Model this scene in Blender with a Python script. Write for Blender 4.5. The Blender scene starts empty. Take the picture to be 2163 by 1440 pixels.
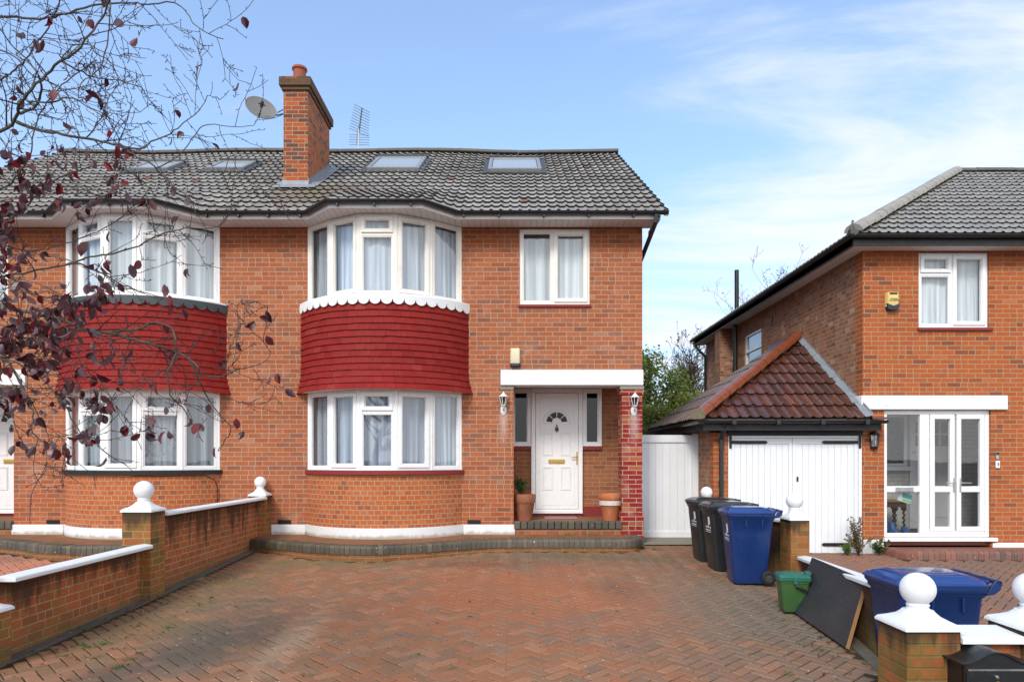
import bpy, bmesh, math, random
from mathutils import Vector, noise as mnoise
R = math.radians
scn = bpy.context.scene
COL = scn.collection
random.seed(7)

# ------------------------------------------------------------ camera, sky, sun, exposure
CAMZ = 1.60
CD = 11.09                      # camera distance in front of the facade plane (y = 0)
cam_d = bpy.data.cameras.new("camera"); cam = bpy.data.objects.new("camera", cam_d); COL.objects.link(cam)
cam.location = (0, -CD, CAMZ); cam.rotation_euler = (R(90), 0, 0)
cam_d.sensor_width = 36; cam_d.lens = 24.0; cam_d.shift_y = 0.1156; cam_d.shift_x = 0.0002
cam_d.clip_start = 0.05; cam_d.clip_end = 3000
scn.camera = cam

SUN_EL, SUN_AZ = 39, 203        # azimuth clockwise from +y: behind the camera, a little to its left
world = bpy.data.worlds.new("World"); scn.world = world; world.use_nodes = True
wt = world.node_tree; wt.nodes.clear()
def wn(t, **k):
    n = wt.nodes.new(t)
    for a, b in k.items(): setattr(n, a, b)
    return n
def wmath(op, a, b=None, c=None, clamp=False):
    n = wn('ShaderNodeMath', operation=op); n.use_clamp = clamp
    for i, v in enumerate((a, b, c)):
        if v is None: continue
        if isinstance(v, (int, float)): n.inputs[i].default_value = v
        else: wt.links.new(v, n.inputs[i])
    return n.outputs[0]
sky = wn('ShaderNodeTexSky', sky_type='NISHITA'); sky.sun_disc = False
sky.sun_elevation = R(SUN_EL); sky.sun_rotation = R(SUN_AZ); sky.air_density = 1.0; sky.dust_density = 0.4; sky.ozone_density = 2.6
tc = wn('ShaderNodeTexCoord'); sp = wn('ShaderNodeSeparateXYZ'); wt.links.new(tc.outputs['Generated'], sp.inputs[0])
zz = wmath('ADD', wmath('MAXIMUM', sp.outputs[2], 0.0), 0.10)
cx_ = wmath('DIVIDE', sp.outputs[0], zz); cy_ = wmath('DIVIDE', sp.outputs[1], zz)
cb = wn('ShaderNodeCombineXYZ'); wt.links.new(cx_, cb.inputs[0]); wt.links.new(cy_, cb.inputs[1])
mp = wn('ShaderNodeMapping'); mp.inputs['Rotation'].default_value = (0, 0, R(20)); mp.inputs['Scale'].default_value = (0.55, 1.5, 1); mp.inputs['Location'].default_value = (1.9, 2.6, 0)
wt.links.new(cb.outputs[0], mp.inputs[0])
n1 = wn('ShaderNodeTexNoise'); n1.inputs['Scale'].default_value = 1.5; n1.inputs['Detail'].default_value = 9; n1.inputs['Roughness'].default_value = 0.62; n1.inputs['Distortion'].default_value = 0.5
wt.links.new(mp.outputs[0], n1.inputs['Vector'])
n2 = wn('ShaderNodeTexNoise'); n2.inputs['Scale'].default_value = 0.35; n2.inputs['Detail'].default_value = 3
wt.links.new(mp.outputs[0], n2.inputs['Vector'])
# more cloud right (east) and low; added behind the camera, unseen, for front light
side = wmath('ADD', wmath('MULTIPLY', wmath('MULTIPLY', sp.outputs[0], 0.30), wmath('SUBTRACT', 1.0, wmath('MULTIPLY', wmath('POWER', wmath('MAXIMUM', sp.outputs[2], 0.0), 2.0), 2.6))), wmath('MULTIPLY', sp.outputs[1], -0.16))
low = wmath('MULTIPLY', wmath('POWER', wmath('SUBTRACT', 1.0, wmath('MAXIMUM', sp.outputs[2], 0.0), clamp=True), 3.0), 0.20)
bz = wmath('DIVIDE', wmath('SUBTRACT', sp.outputs[2], 0.36), 0.13)
band = wmath('MULTIPLY', wmath('POWER', 2.718, wmath('MULTIPLY', wmath('MULTIPLY', bz, bz), -1.0)), wmath('MULTIPLY', wmath('MULTIPLY_ADD', sp.outputs[0], 1.6, 0.55, clamp=True), 0.075))
cf = wmath('ADD', band, wmath('ADD', wmath('ADD', wmath('MULTIPLY', n1.outputs[0], 0.85), wmath('MULTIPLY', n2.outputs[0], 0.30)), wmath('ADD', side, low)))
mr = wn('ShaderNodeMapRange', interpolation_type='SMOOTHSTEP'); wt.links.new(cf, mr.inputs[0])
mr.inputs[1].default_value = 0.45; mr.inputs[2].default_value = 0.78; mr.inputs[3].default_value = 0.15; mr.inputs[4].default_value = 0.93
veil = wmath('POWER', wmath('SUBTRACT', 1.0, wmath('MAXIMUM', sp.outputs[2], 0.0), clamp=True), 3.2)
fac = mr.outputs[0]
SKYTINT = wn('ShaderNodeMix', data_type='RGBA', blend_type='MULTIPLY'); SKYTINT.inputs[0].default_value = 1.0
wt.links.new(sky.outputs[0], SKYTINT.inputs[6]); SKYTINT.inputs[7].default_value = (1.18, 1.56, 1.78, 1)
vm = wn('ShaderNodeMix', data_type='RGBA'); wt.links.new(wmath('MULTIPLY', veil, 0.88), vm.inputs[0]); wt.links.new(SKYTINT.outputs[2], vm.inputs[6]); vm.inputs[7].default_value = (4.2, 5.1, 6.2, 1)
# unseen clouds behind the camera brightened as added front fill; dimmer over the roofs
ck = wn('ShaderNodeMapRange', interpolation_type='SMOOTHSTEP'); wt.links.new(sp.outputs[1], ck.inputs[0]); ck.inputs[1].default_value = 0.35; ck.inputs[2].default_value = -0.5
cc = wn('ShaderNodeMix', data_type='RGBA'); wt.links.new(ck.outputs[0], cc.inputs[0]); cc.inputs[6].default_value = (5.9, 6.1, 6.5, 1); cc.inputs[7].default_value = (10.4, 10.6, 10.8, 1)
mx = wn('ShaderNodeMix', data_type='RGBA'); wt.links.new(fac, mx.inputs[0]); wt.links.new(vm.outputs[2], mx.inputs[6]); wt.links.new(cc.outputs[2], mx.inputs[7])
bg = wn('ShaderNodeBackground'); bg.inputs[1].default_value = 0.10; wt.links.new(mx.outputs[2], bg.inputs[0])
wo = wn('ShaderNodeOutputWorld'); wt.links.new(bg.outputs[0], wo.inputs[0])

sun_d = bpy.data.lights.new("sun", 'SUN'); sun = bpy.data.objects.new("sun", sun_d); COL.objects.link(sun)
sun_d.energy = 1.5; sun_d.angle = R(14); sun_d.color = (1.0, 0.94, 0.85)
_sd = Vector((math.sin(R(SUN_AZ)) * math.cos(R(SUN_EL)), math.cos(R(SUN_AZ)) * math.cos(R(SUN_EL)), math.sin(R(SUN_EL))))
sun.rotation_euler = _sd.to_track_quat('Z', 'Y').to_euler()
sun.location = _sd * 40
scn.view_settings.view_transform = 'Standard'; scn.view_settings.look = 'None'
scn.view_settings.exposure = 0.78; scn.view_settings.gamma = 1.0
try: scn.view_settings.use_curve_mapping = False
except Exception: pass
scn.cycles.max_bounces = 8; scn.cycles.transparent_max_bounces = 16

# ------------------------------------------------------------ mesh builder
class MB:
    """collects faces and links them as ONE mesh object"""
    def __init__(s): s.v = []; s.f = []; s.uv = {}; s.mi = {}; s.cur = 0
    def pt(s, p): s.v.append(tuple(p)); return len(s.v) - 1
    def face(s, pts, uv=None):
        i = [s.pt(p) for p in pts]; s.f.append(i); k = len(s.f) - 1
        if uv: s.uv[k] = uv
        if s.cur: s.mi[k] = s.cur
    def fi(s, idx, uv=None):
        s.f.append(list(idx)); k = len(s.f) - 1
        if uv: s.uv[k] = uv
        if s.cur: s.mi[k] = s.cur
    def box(s, x0, x1, y0, y1, z0, z1, fr=None):
        if x0 > x1: x0, x1 = x1, x0
        if y0 > y1: y0, y1 = y1, y0
        if z0 > z1: z0, z1 = z1, z0
        P = [(x0,y0,z0),(x1,y0,z0),(x1,y1,z0),(x0,y1,z0),(x0,y0,z1),(x1,y0,z1),(x1,y1,z1),(x0,y1,z1)]
        if fr: P = [fr(*p) for p in P]
        b = len(s.v); s.v += [tuple(p) for p in P]
        for q in ((0,3,2,1),(4,5,6,7),(0,1,5,4),(1,2,6,5),(2,3,7,6),(3,0,4,7)): s.fi([b+i for i in q])
        return s
    def rings(s, rings, closed=True, cap0=True, cap1=True):
        """loft a list of equally long rings"""
        n = len(rings[0]); b = len(s.v)
        for r in rings: s.v += [tuple(p) for p in r]
        for k in range(len(rings) - 1):
            for i in range(n if closed else n - 1):
                j = (i + 1) % n
                s.fi([b+k*n+i, b+k*n+j, b+(k+1)*n+j, b+(k+1)*n+i])
        if cap0: s.fi([b+i for i in range(n)][::-1])
        if cap1: s.fi([b+(len(rings)-1)*n+i for i in range(n)])
        return s
    def tube(s, pts, rad, n=8, caps=True):
        pts = [Vector(p) for p in pts]
        if not isinstance(rad, (list, tuple)): rad = [rad] * len(pts)
        rs = []; up = None
        for i, p in enumerate(pts):
            t = (pts[min(i+1, len(pts)-1)] - pts[max(i-1, 0)])
            if t.length < 1e-9: t = Vector((0, 0, 1))
            t.normalize()
            if up is None:
                up = t.orthogonal().normalized()
            else:
                up = (up - t * up.dot(t))
                up = up.normalized() if up.length > 1e-6 else t.orthogonal().normalized()
            w = t.cross(up)
            rs.append([p + (up * math.cos(2*math.pi*k/n) + w * math.sin(2*math.pi*k/n)) * rad[i] for k in range(n)])
        return s.rings(rs, cap0=caps, cap1=caps)
    def lathe(s, prof, c=(0,0,0), n=24, fr=None):
        rs = []
        for r, z in prof:
            ring = [(c[0]+r*math.cos(2*math.pi*k/n), c[1]+r*math.sin(2*math.pi*k/n), c[2]+z) for k in range(n)]
            if fr: ring = [fr(*p) for p in ring]
            rs.append(ring)
        return s.rings(rs)
    def prism(s, poly, a, b):
        """poly of (x,y) extruded in z from a to b"""
        return s.rings([[(x,y,a) for x,y in poly], [(x,y,b) for x,y in poly]])
    def build(s, name, mat, parent=None, smooth=False, bevel=0.0, recalc=True, segs=2, angle=None):
        me = bpy.data.meshes.new(name)
        me.from_pydata(s.v, [], s.f)
        uvl = me.uv_layers.new(name="UVMap")
        mats = mat if isinstance(mat, (list, tuple)) else [mat]
        for m in mats: me.materials.append(m)
        me.update()
        for p in me.polygons:
            p.material_index = s.mi.get(p.index, 0)
            if p.index in s.uv:
                for li, c in zip(p.loop_indices, s.uv[p.index]): uvl.data[li].uv = c
            else:
                n = p.normal; ax = abs(n.x); ay = abs(n.y); az = abs(n.z)
                for li in p.loop_indices:
                    c = me.vertices[me.loops[li].vertex_index].co
                    if az > 0.75: uvl.data[li].uv = (c.x, c.y)
                    elif ax > ay: uvl.data[li].uv = (c.y, c.z)
                    else: uvl.data[li].uv = (c.x, c.z)
        if recalc:
            bm = bmesh.new(); bm.from_mesh(me); bmesh.ops.recalc_face_normals(bm, faces=bm.faces); bm.to_mesh(me); bm.free()
        if smooth:
            me.polygons.foreach_set("use_smooth", [True]*len(me.polygons))
            me.set_sharp_from_angle(angle=R(angle if angle else 40))
        o = bpy.data.objects.new(name, me); COL.objects.link(o)
        if parent is not None:
            o.parent = parent
        if bevel > 0:
            m = o.modifiers.new("bevel", 'BEVEL'); m.width = bevel; m.segments = segs; m.limit_method = 'ANGLE'; m.angle_limit = R(35)
        return o

def children_of(o): return [c for c in scn.objects if c.parent == o]
def rrect(x0, x1, y0, y1, r, z, k=4):
    out = []
    for cx, cy, a in ((x1-r, y1-r, 0), (x0+r, y1-r, 90), (x0+r, y0+r, 180), (x1-r, y0+r, 270)):
        for i in range(k+1):
            t = R(a + 90*i/k); out.append((cx + r*math.cos(t), cy + r*math.sin(t), z))
    return out
def thing(name, label, cat, loc=(0,0,0), rz=0.0, group=None):
    o = bpy.data.objects.new(name, None); COL.objects.link(o); o.location = loc; o.rotation_euler = (0, 0, rz); o.empty_display_size = 0.1
    o['label'] = label; o['category'] = cat
    if group: o['group'] = group
    return o
def tag(o, label, cat, group=None):
    o['label'] = label; o['category'] = cat
    if group: o['group'] = group
    return o
def copy_tree(o, parent=None):
    c = o.copy(); COL.objects.link(c)
    if parent is not None: c.parent = parent
    for ch in children_of(o): copy_tree(ch, c)
    return c
def P(px, py, d):
    """photo pixel + distance from the camera -> a point in the place"""
    return Vector(((px-1081)*d/1442, d-CD, CAMZ+(970-py)*d/1442))
def frame(p0, p1, z0=0.0):
    """local frame: u along p0->p1, n towards the street, z up"""
    a = Vector((p0[0], p0[1], 0)); b = Vector((p1[0], p1[1], 0)); u = (b-a).normalized(); n = Vector((u.y, -u.x, 0))
    if n.y > 0.001: n = -n
    return lambda U, N, Z: a + u*U + n*N + Vector((0, 0, z0+Z))
def resample(pts, step):
    """smooth (Catmull-Rom) curve through pts, resampled at an even step"""
    P_ = [Vector(p) for p in pts]; P_ = [2*P_[0]-P_[1]] + P_ + [2*P_[-1]-P_[-2]]
    d = []
    for i in range(1, len(P_)-2):
        for k in range(16):
            t = k/16; a, b, c, e = P_[i-1:i+3]
            d.append(0.5*((2*b)+(-a+c)*t+(2*a-5*b+4*c-e)*t*t+(-a+3*b-3*c+e)*t**3))
    d.append(P_[-2]); out = [d[0]]; acc = 0.0
    for i in range(1, len(d)):
        seg = (d[i]-d[i-1]).length
        while acc + seg >= step and seg > 1e-9:
            t = (step-acc)/seg; q = d[i-1].lerp(d[i], t); out.append(q); d[i-1] = q; seg = (d[i]-q).length; acc = 0.0
        acc += seg
    return out

# ------------------------------------------------------------ materials
class NT:
    def __init__(s, name):
        s.m = bpy.data.materials.new(name); s.m.use_nodes = True; s.t = s.m.node_tree; s.t.nodes.clear()
        s.out = s.n('ShaderNodeOutputMaterial'); s.b = s.n('ShaderNodeBsdfPrincipled'); s.t.links.new(s.b.outputs[0], s.out.inputs[0])
    def n(s, t, **k):
        n = s.t.nodes.new(t)
        for a, b in k.items(): setattr(n, a, b)
        return n
    def set(s, sock, v):
        if v is None: return
        if hasattr(v, 'is_linked') or hasattr(v, 'links'): s.t.links.new(v, sock)
        else: sock.default_value = v
    def math(s, op, a, b=None, c=None, clamp=False):
        n = s.n('ShaderNodeMath', operation=op); n.use_clamp = clamp
        for i, v in enumerate((a, b, c)): s.set(n.inputs[i], v)
        return n.outputs[0]
    def mix(s, f, a, b, mode='MIX'):
        n = s.n('ShaderNodeMix', data_type='RGBA', blend_type=mode)
        s.set(n.inputs[0], f)
        for i, v in ((6, a), (7, b)):
            if isinstance(v, (tuple, list)): n.inputs[i].default_value = (*v[:3], 1)
            else: s.t.links.new(v, n.inputs[i])
        return n.outputs[2]
    def noise(s, vec, scale, detail=4, rough=0.55, dist=0.0, dim='3D'):
        n = s.n('ShaderNodeTexNoise', noise_dimensions=dim); n.inputs['Scale'].default_value = scale; n.inputs['Detail'].default_value = detail
        n.inputs['Roughness'].default_value = rough; n.inputs['Distortion'].default_value = dist
        if vec is not None: s.t.links.new(vec, n.inputs['Vector'])
        return n.outputs[0]
    def ramp(s, f, stops, interp='LINEAR'):
        n = s.n('ShaderNodeValToRGB'); n.color_ramp.interpolation = interp; e = n.color_ramp.elements
        while len(e) > 1: e.remove(e[-1])
        e[0].position = stops[0][0]; e[0].color = (*stops[0][1], 1)
        for p, c in stops[1:]:
            x = e.new(p); x.color = (*c, 1)
        s.set(n.inputs[0], f); return n.outputs[0]
    def rng(s, v, a, b, c=0.0, d=1.0, smooth=True):
        n = s.n('ShaderNodeMapRange', interpolation_type='SMOOTHSTEP' if smooth else 'LINEAR')
        s.set(n.inputs[0], v)
        for i, x in enumerate((a, b, c, d)): n.inputs[i+1].default_value = x
        return n.outputs[0]
    def pos(s): 
        g = s.n('ShaderNodeNewGeometry'); return g.outputs['Position']
    def island(s): return s.n('ShaderNodeNewGeometry').outputs['Random Per Island']
    def sep(s, v):
        n = s.n('ShaderNodeSeparateXYZ'); s.t.links.new(v, n.inputs[0]); return n.outputs
    def comb(s, x, y, z=0.0):
        n = s.n('ShaderNodeCombineXYZ')
        for i, v in enumerate((x, y, z)): s.set(n.inputs[i], v)
        return n.outputs[0]
    def vmul(s, v, k):
        n = s.n('ShaderNodeVectorMath', operation='MULTIPLY'); s.t.links.new(v, n.inputs[0]); n.inputs[1].default_value = k; return n.outputs[0]
    def bump(s, h, strength=0.5, dist=0.01):
        n = s.n('ShaderNodeBump'); n.inputs['Strength'].default_value = strength; n.inputs['Distance'].default_value = dist
        s.t.links.new(h, n.inputs['Height']); s.t.links.new(n.outputs[0], s.b.inputs['Normal']); return n
    def fin(s, col, rough=0.6, spec=0.5, metal=0.0):
        s.set(s.b.inputs['Base Color'], (*col, 1) if isinstance(col, (tuple, list)) else col)
        s.set(s.b.inputs['Roughness'], rough); s.b.inputs['Specular IOR Level'].default_value = spec; s.b.inputs['Metallic'].default_value = metal
        return s.m

def plain(name, col, rough=0.5, spec=0.5, metal=0.0, var=0.12, scale=6.0, bump=0.0, dirt=None, bscale=60):
    m = NT(name); p = m.pos()
    f = m.noise(p, scale, 5)
    a = tuple(c*(1-var) for c in col); b = tuple(min(1, c*(1+var)) for c in col)
    c = m.mix(f, a, b)
    if dirt: c = m.mix(m.math('MULTIPLY', m.rng(m.noise(p, dirt[1], 6, 0.65), 0.5, 0.78), dirt[2]), c, dirt[0])
    if bump: m.bump(m.noise(p, bscale, 4), bump, 0.004)
    return m.fin(c, m.rng(m.noise(p, scale*2, 3), 0.3, 0.7, max(0, rough-0.08), min(1, rough+0.08)), spec, metal)

def uvw(m):
    n = m.n('ShaderNodeUVMap'); n.uv_map = "UVMap"; return n.outputs[0]
def brick(name, stops, mortar=(0.40, 0.31, 0.21), L=0.225, H=0.075, mw=0.0105, tint=None, algae=0.0, eaves_shade=None, white=None, stain_top=None, base_green=None, bumpk=0.6, painted=None, bond=0.5, rnd=0.10, mortar2=None, halves=0.22, run=None, damp=None):
    m = NT(name); uv = uvw(m); s = m.sep(uv); p = m.pos(); ps = m.sep(p)
    wob = m.noise(p, 14, 3); wob2 = m.noise(m.vmul(p, (1, 1, 1.3)), 19, 3)
    u = m.math('ADD', s[0], m.math('MULTIPLY', m.math('SUBTRACT', wob, 0.5), 0.010)); v = m.math('ADD', s[1], m.math('MULTIPLY', m.math('SUBTRACT', wob2, 0.5), 0.008))
    vr = m.math('DIVIDE', v, H); row = m.math('FLOOR', vr)
    par = m.math('MULTIPLY', m.math('FRACT', m.math('MULTIPLY', row, 0.5)), 2*bond)
    wr = m.n('ShaderNodeTexWhiteNoise', noise_dimensions='1D'); m.t.links.new(row, wr.inputs['W'])
    uo = m.math('ADD', m.math('ADD', m.math('DIVIDE', u, L), par), m.math('MULTIPLY', wr.outputs[0], rnd))
    col = m.math('FLOOR', uo)
    w3 = m.n('ShaderNodeTexWhiteNoise', noise_dimensions='2D'); m.t.links.new(m.comb(m.math('ADD', col, 31.7), row), w3.inputs['Vector'])
    spl = m.math('GREATER_THAN', w3.outputs[0], 1.0-halves)
    fu = m.math('MULTIPLY', m.math('FRACT', uo), L); fv = m.math('MULTIPLY', m.math('FRACT', vr), H)
    du = m.math('MINIMUM', fu, m.math('SUBTRACT', L, fu)); dv = m.math('MINIMUM', fv, m.math('SUBTRACT', H, fv))
    dh = m.math('ADD', m.math('ABSOLUTE', m.math('SUBTRACT', fu, L/2)), m.math('MULTIPLY', m.math('SUBTRACT', 1.0, spl), 9.0))
    dist = m.math('MINIMUM', m.math('MINIMUM', du, dh), dv)
    rag = m.math('MULTIPLY', m.math('SUBTRACT', m.noise(p, 90, 3), 0.5), 0.006)
    mask = m.rng(m.math('ADD', dist, rag), mw*0.5-0.0016, mw*0.5+0.0022)
    wn_ = m.n('ShaderNodeTexWhiteNoise', noise_dimensions='2D'); m.t.links.new(m.comb(m.math('ADD', col, m.math('MULTIPLY', m.math('MULTIPLY', spl, m.math('GREATER_THAN', fu, L/2)), 0.37)), row), wn_.inputs['Vector'])
    c = m.ramp(wn_.outputs[0], stops)
    c = m.mix(m.rng(m.noise(p, 34, 5, 0.7), 0.30, 0.75, 0.0, 0.42), c, m.mix(1.0, c, (0.60, 0.52, 0.48), 'MULTIPLY'))
    big = m.noise(p, 0.9, 4)
    c = m.mix(m.rng(big, 0.35, 0.7, 0, 0.30), c, m.mix(1.0, c, (0.80, 0.78, 0.80), 'MULTIPLY'))
    mo = m.mix(m.noise(p, 5, 4), mortar, mortar2 or tuple(x*0.66 for x in mortar))
    if painted:
        c = m.mix(m.rng(wn_.outputs[0], painted[1], painted[1]+0.02), c, m.mix(m.noise(p, 20, 3), painted[0], tuple(x*0.7 for x in painted[0])))
    c = m.mix(mask, mo, c)
    if white:                                        # lime bloom patches
        c = m.mix(m.math('MULTIPLY', m.rng(m.noise(m.vmul(p, (1, 1, 1.6)), white[1], 6, 0.7), 0.52, 0.8), white[0]), c, (0.62, 0.55, 0.50))
    if eaves_shade:                                         # shade and browner courses under eaves, painted in: (z0 none, z1 full, amount, colour)
        c = m.mix(m.math('MULTIPLY', m.rng(m.math('ADD', ps[2], m.math('MULTIPLY', m.noise(p, 3, 4), 0.5)), eaves_shade[0], eaves_shade[1]), eaves_shade[2]), c, m.mix(1.0, c, eaves_shade[3], 'MULTIPLY'))
    if algae:
        c = m.mix(m.math('MULTIPLY', m.rng(m.noise(p, 2.3, 6, 0.65), 0.44, 0.68), algae), c, m.mix(m.noise(p, 30, 3), (0.17, 0.115, 0.022), (0.075, 0.06, 0.018)))
    if stain_top:                                    # black runs below a coping: (z of coping, length)
        st = m.math('ADD', m.noise(m.vmul(p, (5, 5, 0.7)), 1.3, 5, 0.65), m.math('MULTIPLY', m.noise(p, 1.1, 3), 0.35))
        zf = m.math('DIVIDE', m.math('SUBTRACT', stain_top[0], ps[2]), stain_top[1])
        c = m.mix(m.math('MULTIPLY', m.rng(m.math('SUBTRACT', st, m.math('MULTIPLY', zf, 0.36)), 0.36, 0.62), 0.80), c, (0.026, 0.019, 0.015))
    if base_green:                                   # green-brown splash band at the foot: (z, height)
        zf = m.rng(m.math('ADD', m.math('SUBTRACT', ps[2], m.math('MULTIPLY', m.noise(p, 3, 4), 0.16)), base_green[2] if len(base_green) > 2 else 0.0), base_green[0]+base_green[1], base_green[0])
        c = m.mix(m.math('MULTIPLY', zf, 0.7), c, m.mix(m.noise(p, 24, 4), (0.16, 0.115, 0.045), (0.075, 0.075, 0.03)))
    if run:                                          # chalky run below a lamp: x, z top, z bottom, half width
        rx = m.rng(m.math('ADD', m.math('ABSOLUTE', m.math('SUBTRACT', ps[0], run[0])), m.math('MULTIPLY', m.math('SUBTRACT', m.noise(p, 18, 4), 0.5), 0.09)), run[3], 0.0)
        rz_ = m.math('MULTIPLY', m.rng(ps[2], run[2], run[1]-0.12), m.rng(ps[2], run[1]+0.10, run[1]-0.02))
        c = m.mix(m.math('MULTIPLY', m.math('MULTIPLY', rx, rz_), 0.36), c, (0.62, 0.58, 0.55))
    if damp:                                         # darker damp foot of the wall
        c = m.mix(m.math('MULTIPLY', m.rng(m.math('ADD', ps[2], m.math('MULTIPLY', m.noise(p, 1.5, 4), 0.7)), damp[1], damp[0]), damp[2]), c, m.mix(1.0, c, (1.05, 0.82, 0.62), 'MULTIPLY'))
    h = m.math('ADD', m.math('MULTIPLY', mask, 1.0), m.math('MULTIPLY', m.noise(p, 120, 4), 0.35))
    m.bump(h, bumpk, 0.006)
    return m.fin(c, m.rng(mask, 0, 1, 0.95, 0.82), 0.25)

RED = [(0.0, (0.315, 0.092, 0.040)), (0.25, (0.37, 0.108, 0.044)), (0.55, (0.405, 0.128, 0.054)), (0.78, (0.335, 0.112, 0.055)), (0.92, (0.285, 0.102, 0.056)), (0.975, (0.22, 0.088, 0.058)), (1.0, (0.43, 0.19, 0.11))]
ORANGE = [(0.0, (0.42, 0.100, 0.028)), (0.4, (0.50, 0.130, 0.038)), (0.75, (0.46, 0.125, 0.045)), (0.9, (0.32, 0.090, 0.040)), (1.0, (0.54, 0.17, 0.06))]
VIVID = [(0.0, (0.37, 0.092, 0.026)), (0.4, (0.44, 0.108, 0.030)), (0.7, (0.41, 0.104, 0.034)), (0.86, (0.31, 0.082, 0.034)), (0.96, (0.22, 0.070, 0.036)), (1.0, (0.47, 0.14, 0.05))]
BROWN = [(0.0, (0.22, 0.095, 0.050)), (0.3, (0.32, 0.140, 0.075)), (0.55, (0.39, 0.180, 0.105)), (0.8, (0.27, 0.120, 0.070)), (0.92, (0.48, 0.30, 0.20)), (1.0, (0.15, 0.08, 0.055))]
WALLR = [(0.0, (0.37, 0.092, 0.034)), (0.4, (0.46, 0.122, 0.044)), (0.7, (0.41, 0.125, 0.044)), (1.0, (0.31, 0.088, 0.038))]
MOSSR = [(0.0, (0.36, 0.100, 0.033)), (0.35, (0.31, 0.135, 0.036)), (0.6, (0.22, 0.125, 0.032)), (0.85, (0.40, 0.11, 0.038)), (1.0, (0.15, 0.085, 0.03))]
M_front = brick("facade_brick", RED, run=(-0.135, 2.32, 1.72, 0.10), damp=(0.9, 1.9, 0.55), white=(0.22, 1.6), eaves_shade=(5.10, 5.42, 0.80, (0.66, 0.50, 0.36)), mortar=(0.46, 0.345, 0.235), mw=0.0098)
M_bay = brick("header_brick", ORANGE, halves=0.0, L=0.112, white=(0.10, 2.0), mortar=(0.46, 0.36, 0.22), rnd=0.25)
M_nfront = brick("orange_brick", VIVID, mortar=(0.42, 0.32, 0.18), white=(0.05, 2.0), eaves_shade=(4.75, 5.15, 0.6, (0.66, 0.5, 0.4)))
M_nside = brick("brown_brick", BROWN, L=0.165, mortar=(0.40, 0.30, 0.20), rnd=0.5, white=(0.22, 3.0), eaves_shade=(4.6, 5.2, 0.5, (0.6, 0.5, 0.42)))
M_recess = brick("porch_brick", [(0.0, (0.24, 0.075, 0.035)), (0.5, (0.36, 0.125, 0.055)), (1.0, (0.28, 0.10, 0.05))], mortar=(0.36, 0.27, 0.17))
M_pillar = brick("painted_brick", RED, run=(1.985, 2.30, 1.75, 0.12), mortar=(0.48, 0.37, 0.25), painted=((0.285, 0.018, 0.018), 0.30), white=(0.35, 3.0))
M_wall = brick("garden_wall_brick", WALLR, mortar=(0.44, 0.36, 0.20), L=0.19, rnd=0.5, algae=0.30, stain_top=(1.0, 0.55), base_green=(0.0, 0.30))
M_wall_near = brick("low_wall_brick", WALLR, mortar=(0.42, 0.34, 0.18), L=0.19, rnd=0.5, algae=0.38, stain_top=(0.66, 0.30), base_green=(-0.06, 0.22))
M_wall_r = brick("mossy_wall_brick", MOSSR, mortar=(0.20, 0.16, 0.07), L=0.225, rnd=0.5, algae=0.85, stain_top=(0.55, 0.5), base_green=(-0.1, 0.3))
M_pier = brick("mossy_pier_brick", MOSSR, mortar=(0.34, 0.28, 0.13), L=0.225, rnd=0.3, algae=0.35, stain_top=(1.04, 0.24), base_green=(0.0, 0.2))
M_pier_r = brick("mossy_pier_brick_right", MOSSR, mortar=(0.24, 0.20, 0.09), L=0.225, rnd=0.3, algae=0.95, stain_top=(0.88, 0.22), base_green=(0.0, 0.1))
M_pier_n = brick("mossy_pier_brick_near", MOSSR, mortar=(0.20, 0.17, 0.07), L=0.225, rnd=0.3, algae=1.0, stain_top=(0.54, 0.22), base_green=(-0.1, 0.1))
M_chim = brick("chimney_brick", [(0.0, (0.36, 0.078, 0.020)), (0.35, (0.42, 0.100, 0.026)), (0.58, (0.28, 0.070, 0.030)), (0.78, (0.19, 0.060, 0.036)), (0.92, (0.10, 0.050, 0.04)), (1.0, (0.44, 0.12, 0.03))], mortar=(0.42, 0.33, 0.22))
M_chimcap = brick("sooty_brick", [(0.0, (0.085, 0.045, 0.030)), (0.5, (0.13, 0.062, 0.040)), (0.9, (0.10, 0.055, 0.035)), (1.0, (0.36, 0.10, 0.04))], mortar=(0.12, 0.11, 0.075), algae=0.25)

M_white = plain("white_upvc", (0.80, 0.80, 0.80), 0.32, 0.5, var=0.02, dirt=((0.55, 0.52, 0.46), 4, 0.22))
M_cream = plain("aged_white_upvc", (0.78, 0.75, 0.69), 0.38, 0.45, var=0.03, dirt=((0.50, 0.45, 0.36), 5, 0.35))
m = NT("white_masonry_paint"); p = m.pos()
c = m.mix(m.noise(p, 6, 5), (0.68, 0.69, 0.70), (0.74, 0.75, 0.76)); c = m.mix(m.math('MULTIPLY', m.rng(m.noise(p, 4, 7, 0.75), 0.54, 0.74), 0.45), c, (0.50, 0.50, 0.42))
c = m.mix(m.math('MULTIPLY', m.rng(m.noise(p, 38, 4, 0.7), 0.69, 0.74), 0.6), c, (0.20, 0.20, 0.15)); m.bump(m.noise(p, 22, 4), 0.55, 0.006); M_paint = m.fin(c, 0.72, 0.3)
M_gatepaint = plain("white_timber_paint", (0.74, 0.76, 0.79), 0.55, 0.4, var=0.03, dirt=((0.55, 0.55, 0.54), 2, 0.3))
M_soffit = plain("soffit_upvc", (0.66, 0.64, 0.62), 0.5, 0.4, var=0.05, dirt=((0.36, 0.33, 0.29), 3, 0.5))
M_fascia = plain("fascia_upvc", (0.64, 0.64, 0.63), 0.4, 0.4, var=0.05, dirt=((0.42, 0.41, 0.38), 3, 0.5))
M_black = plain("black_upvc", (0.016, 0.017, 0.019), 0.35, 0.5, var=0.2)
M_blackpaint = plain("black_paint", (0.012, 0.012, 0.013), 0.5, 0.4, var=0.2)
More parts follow.
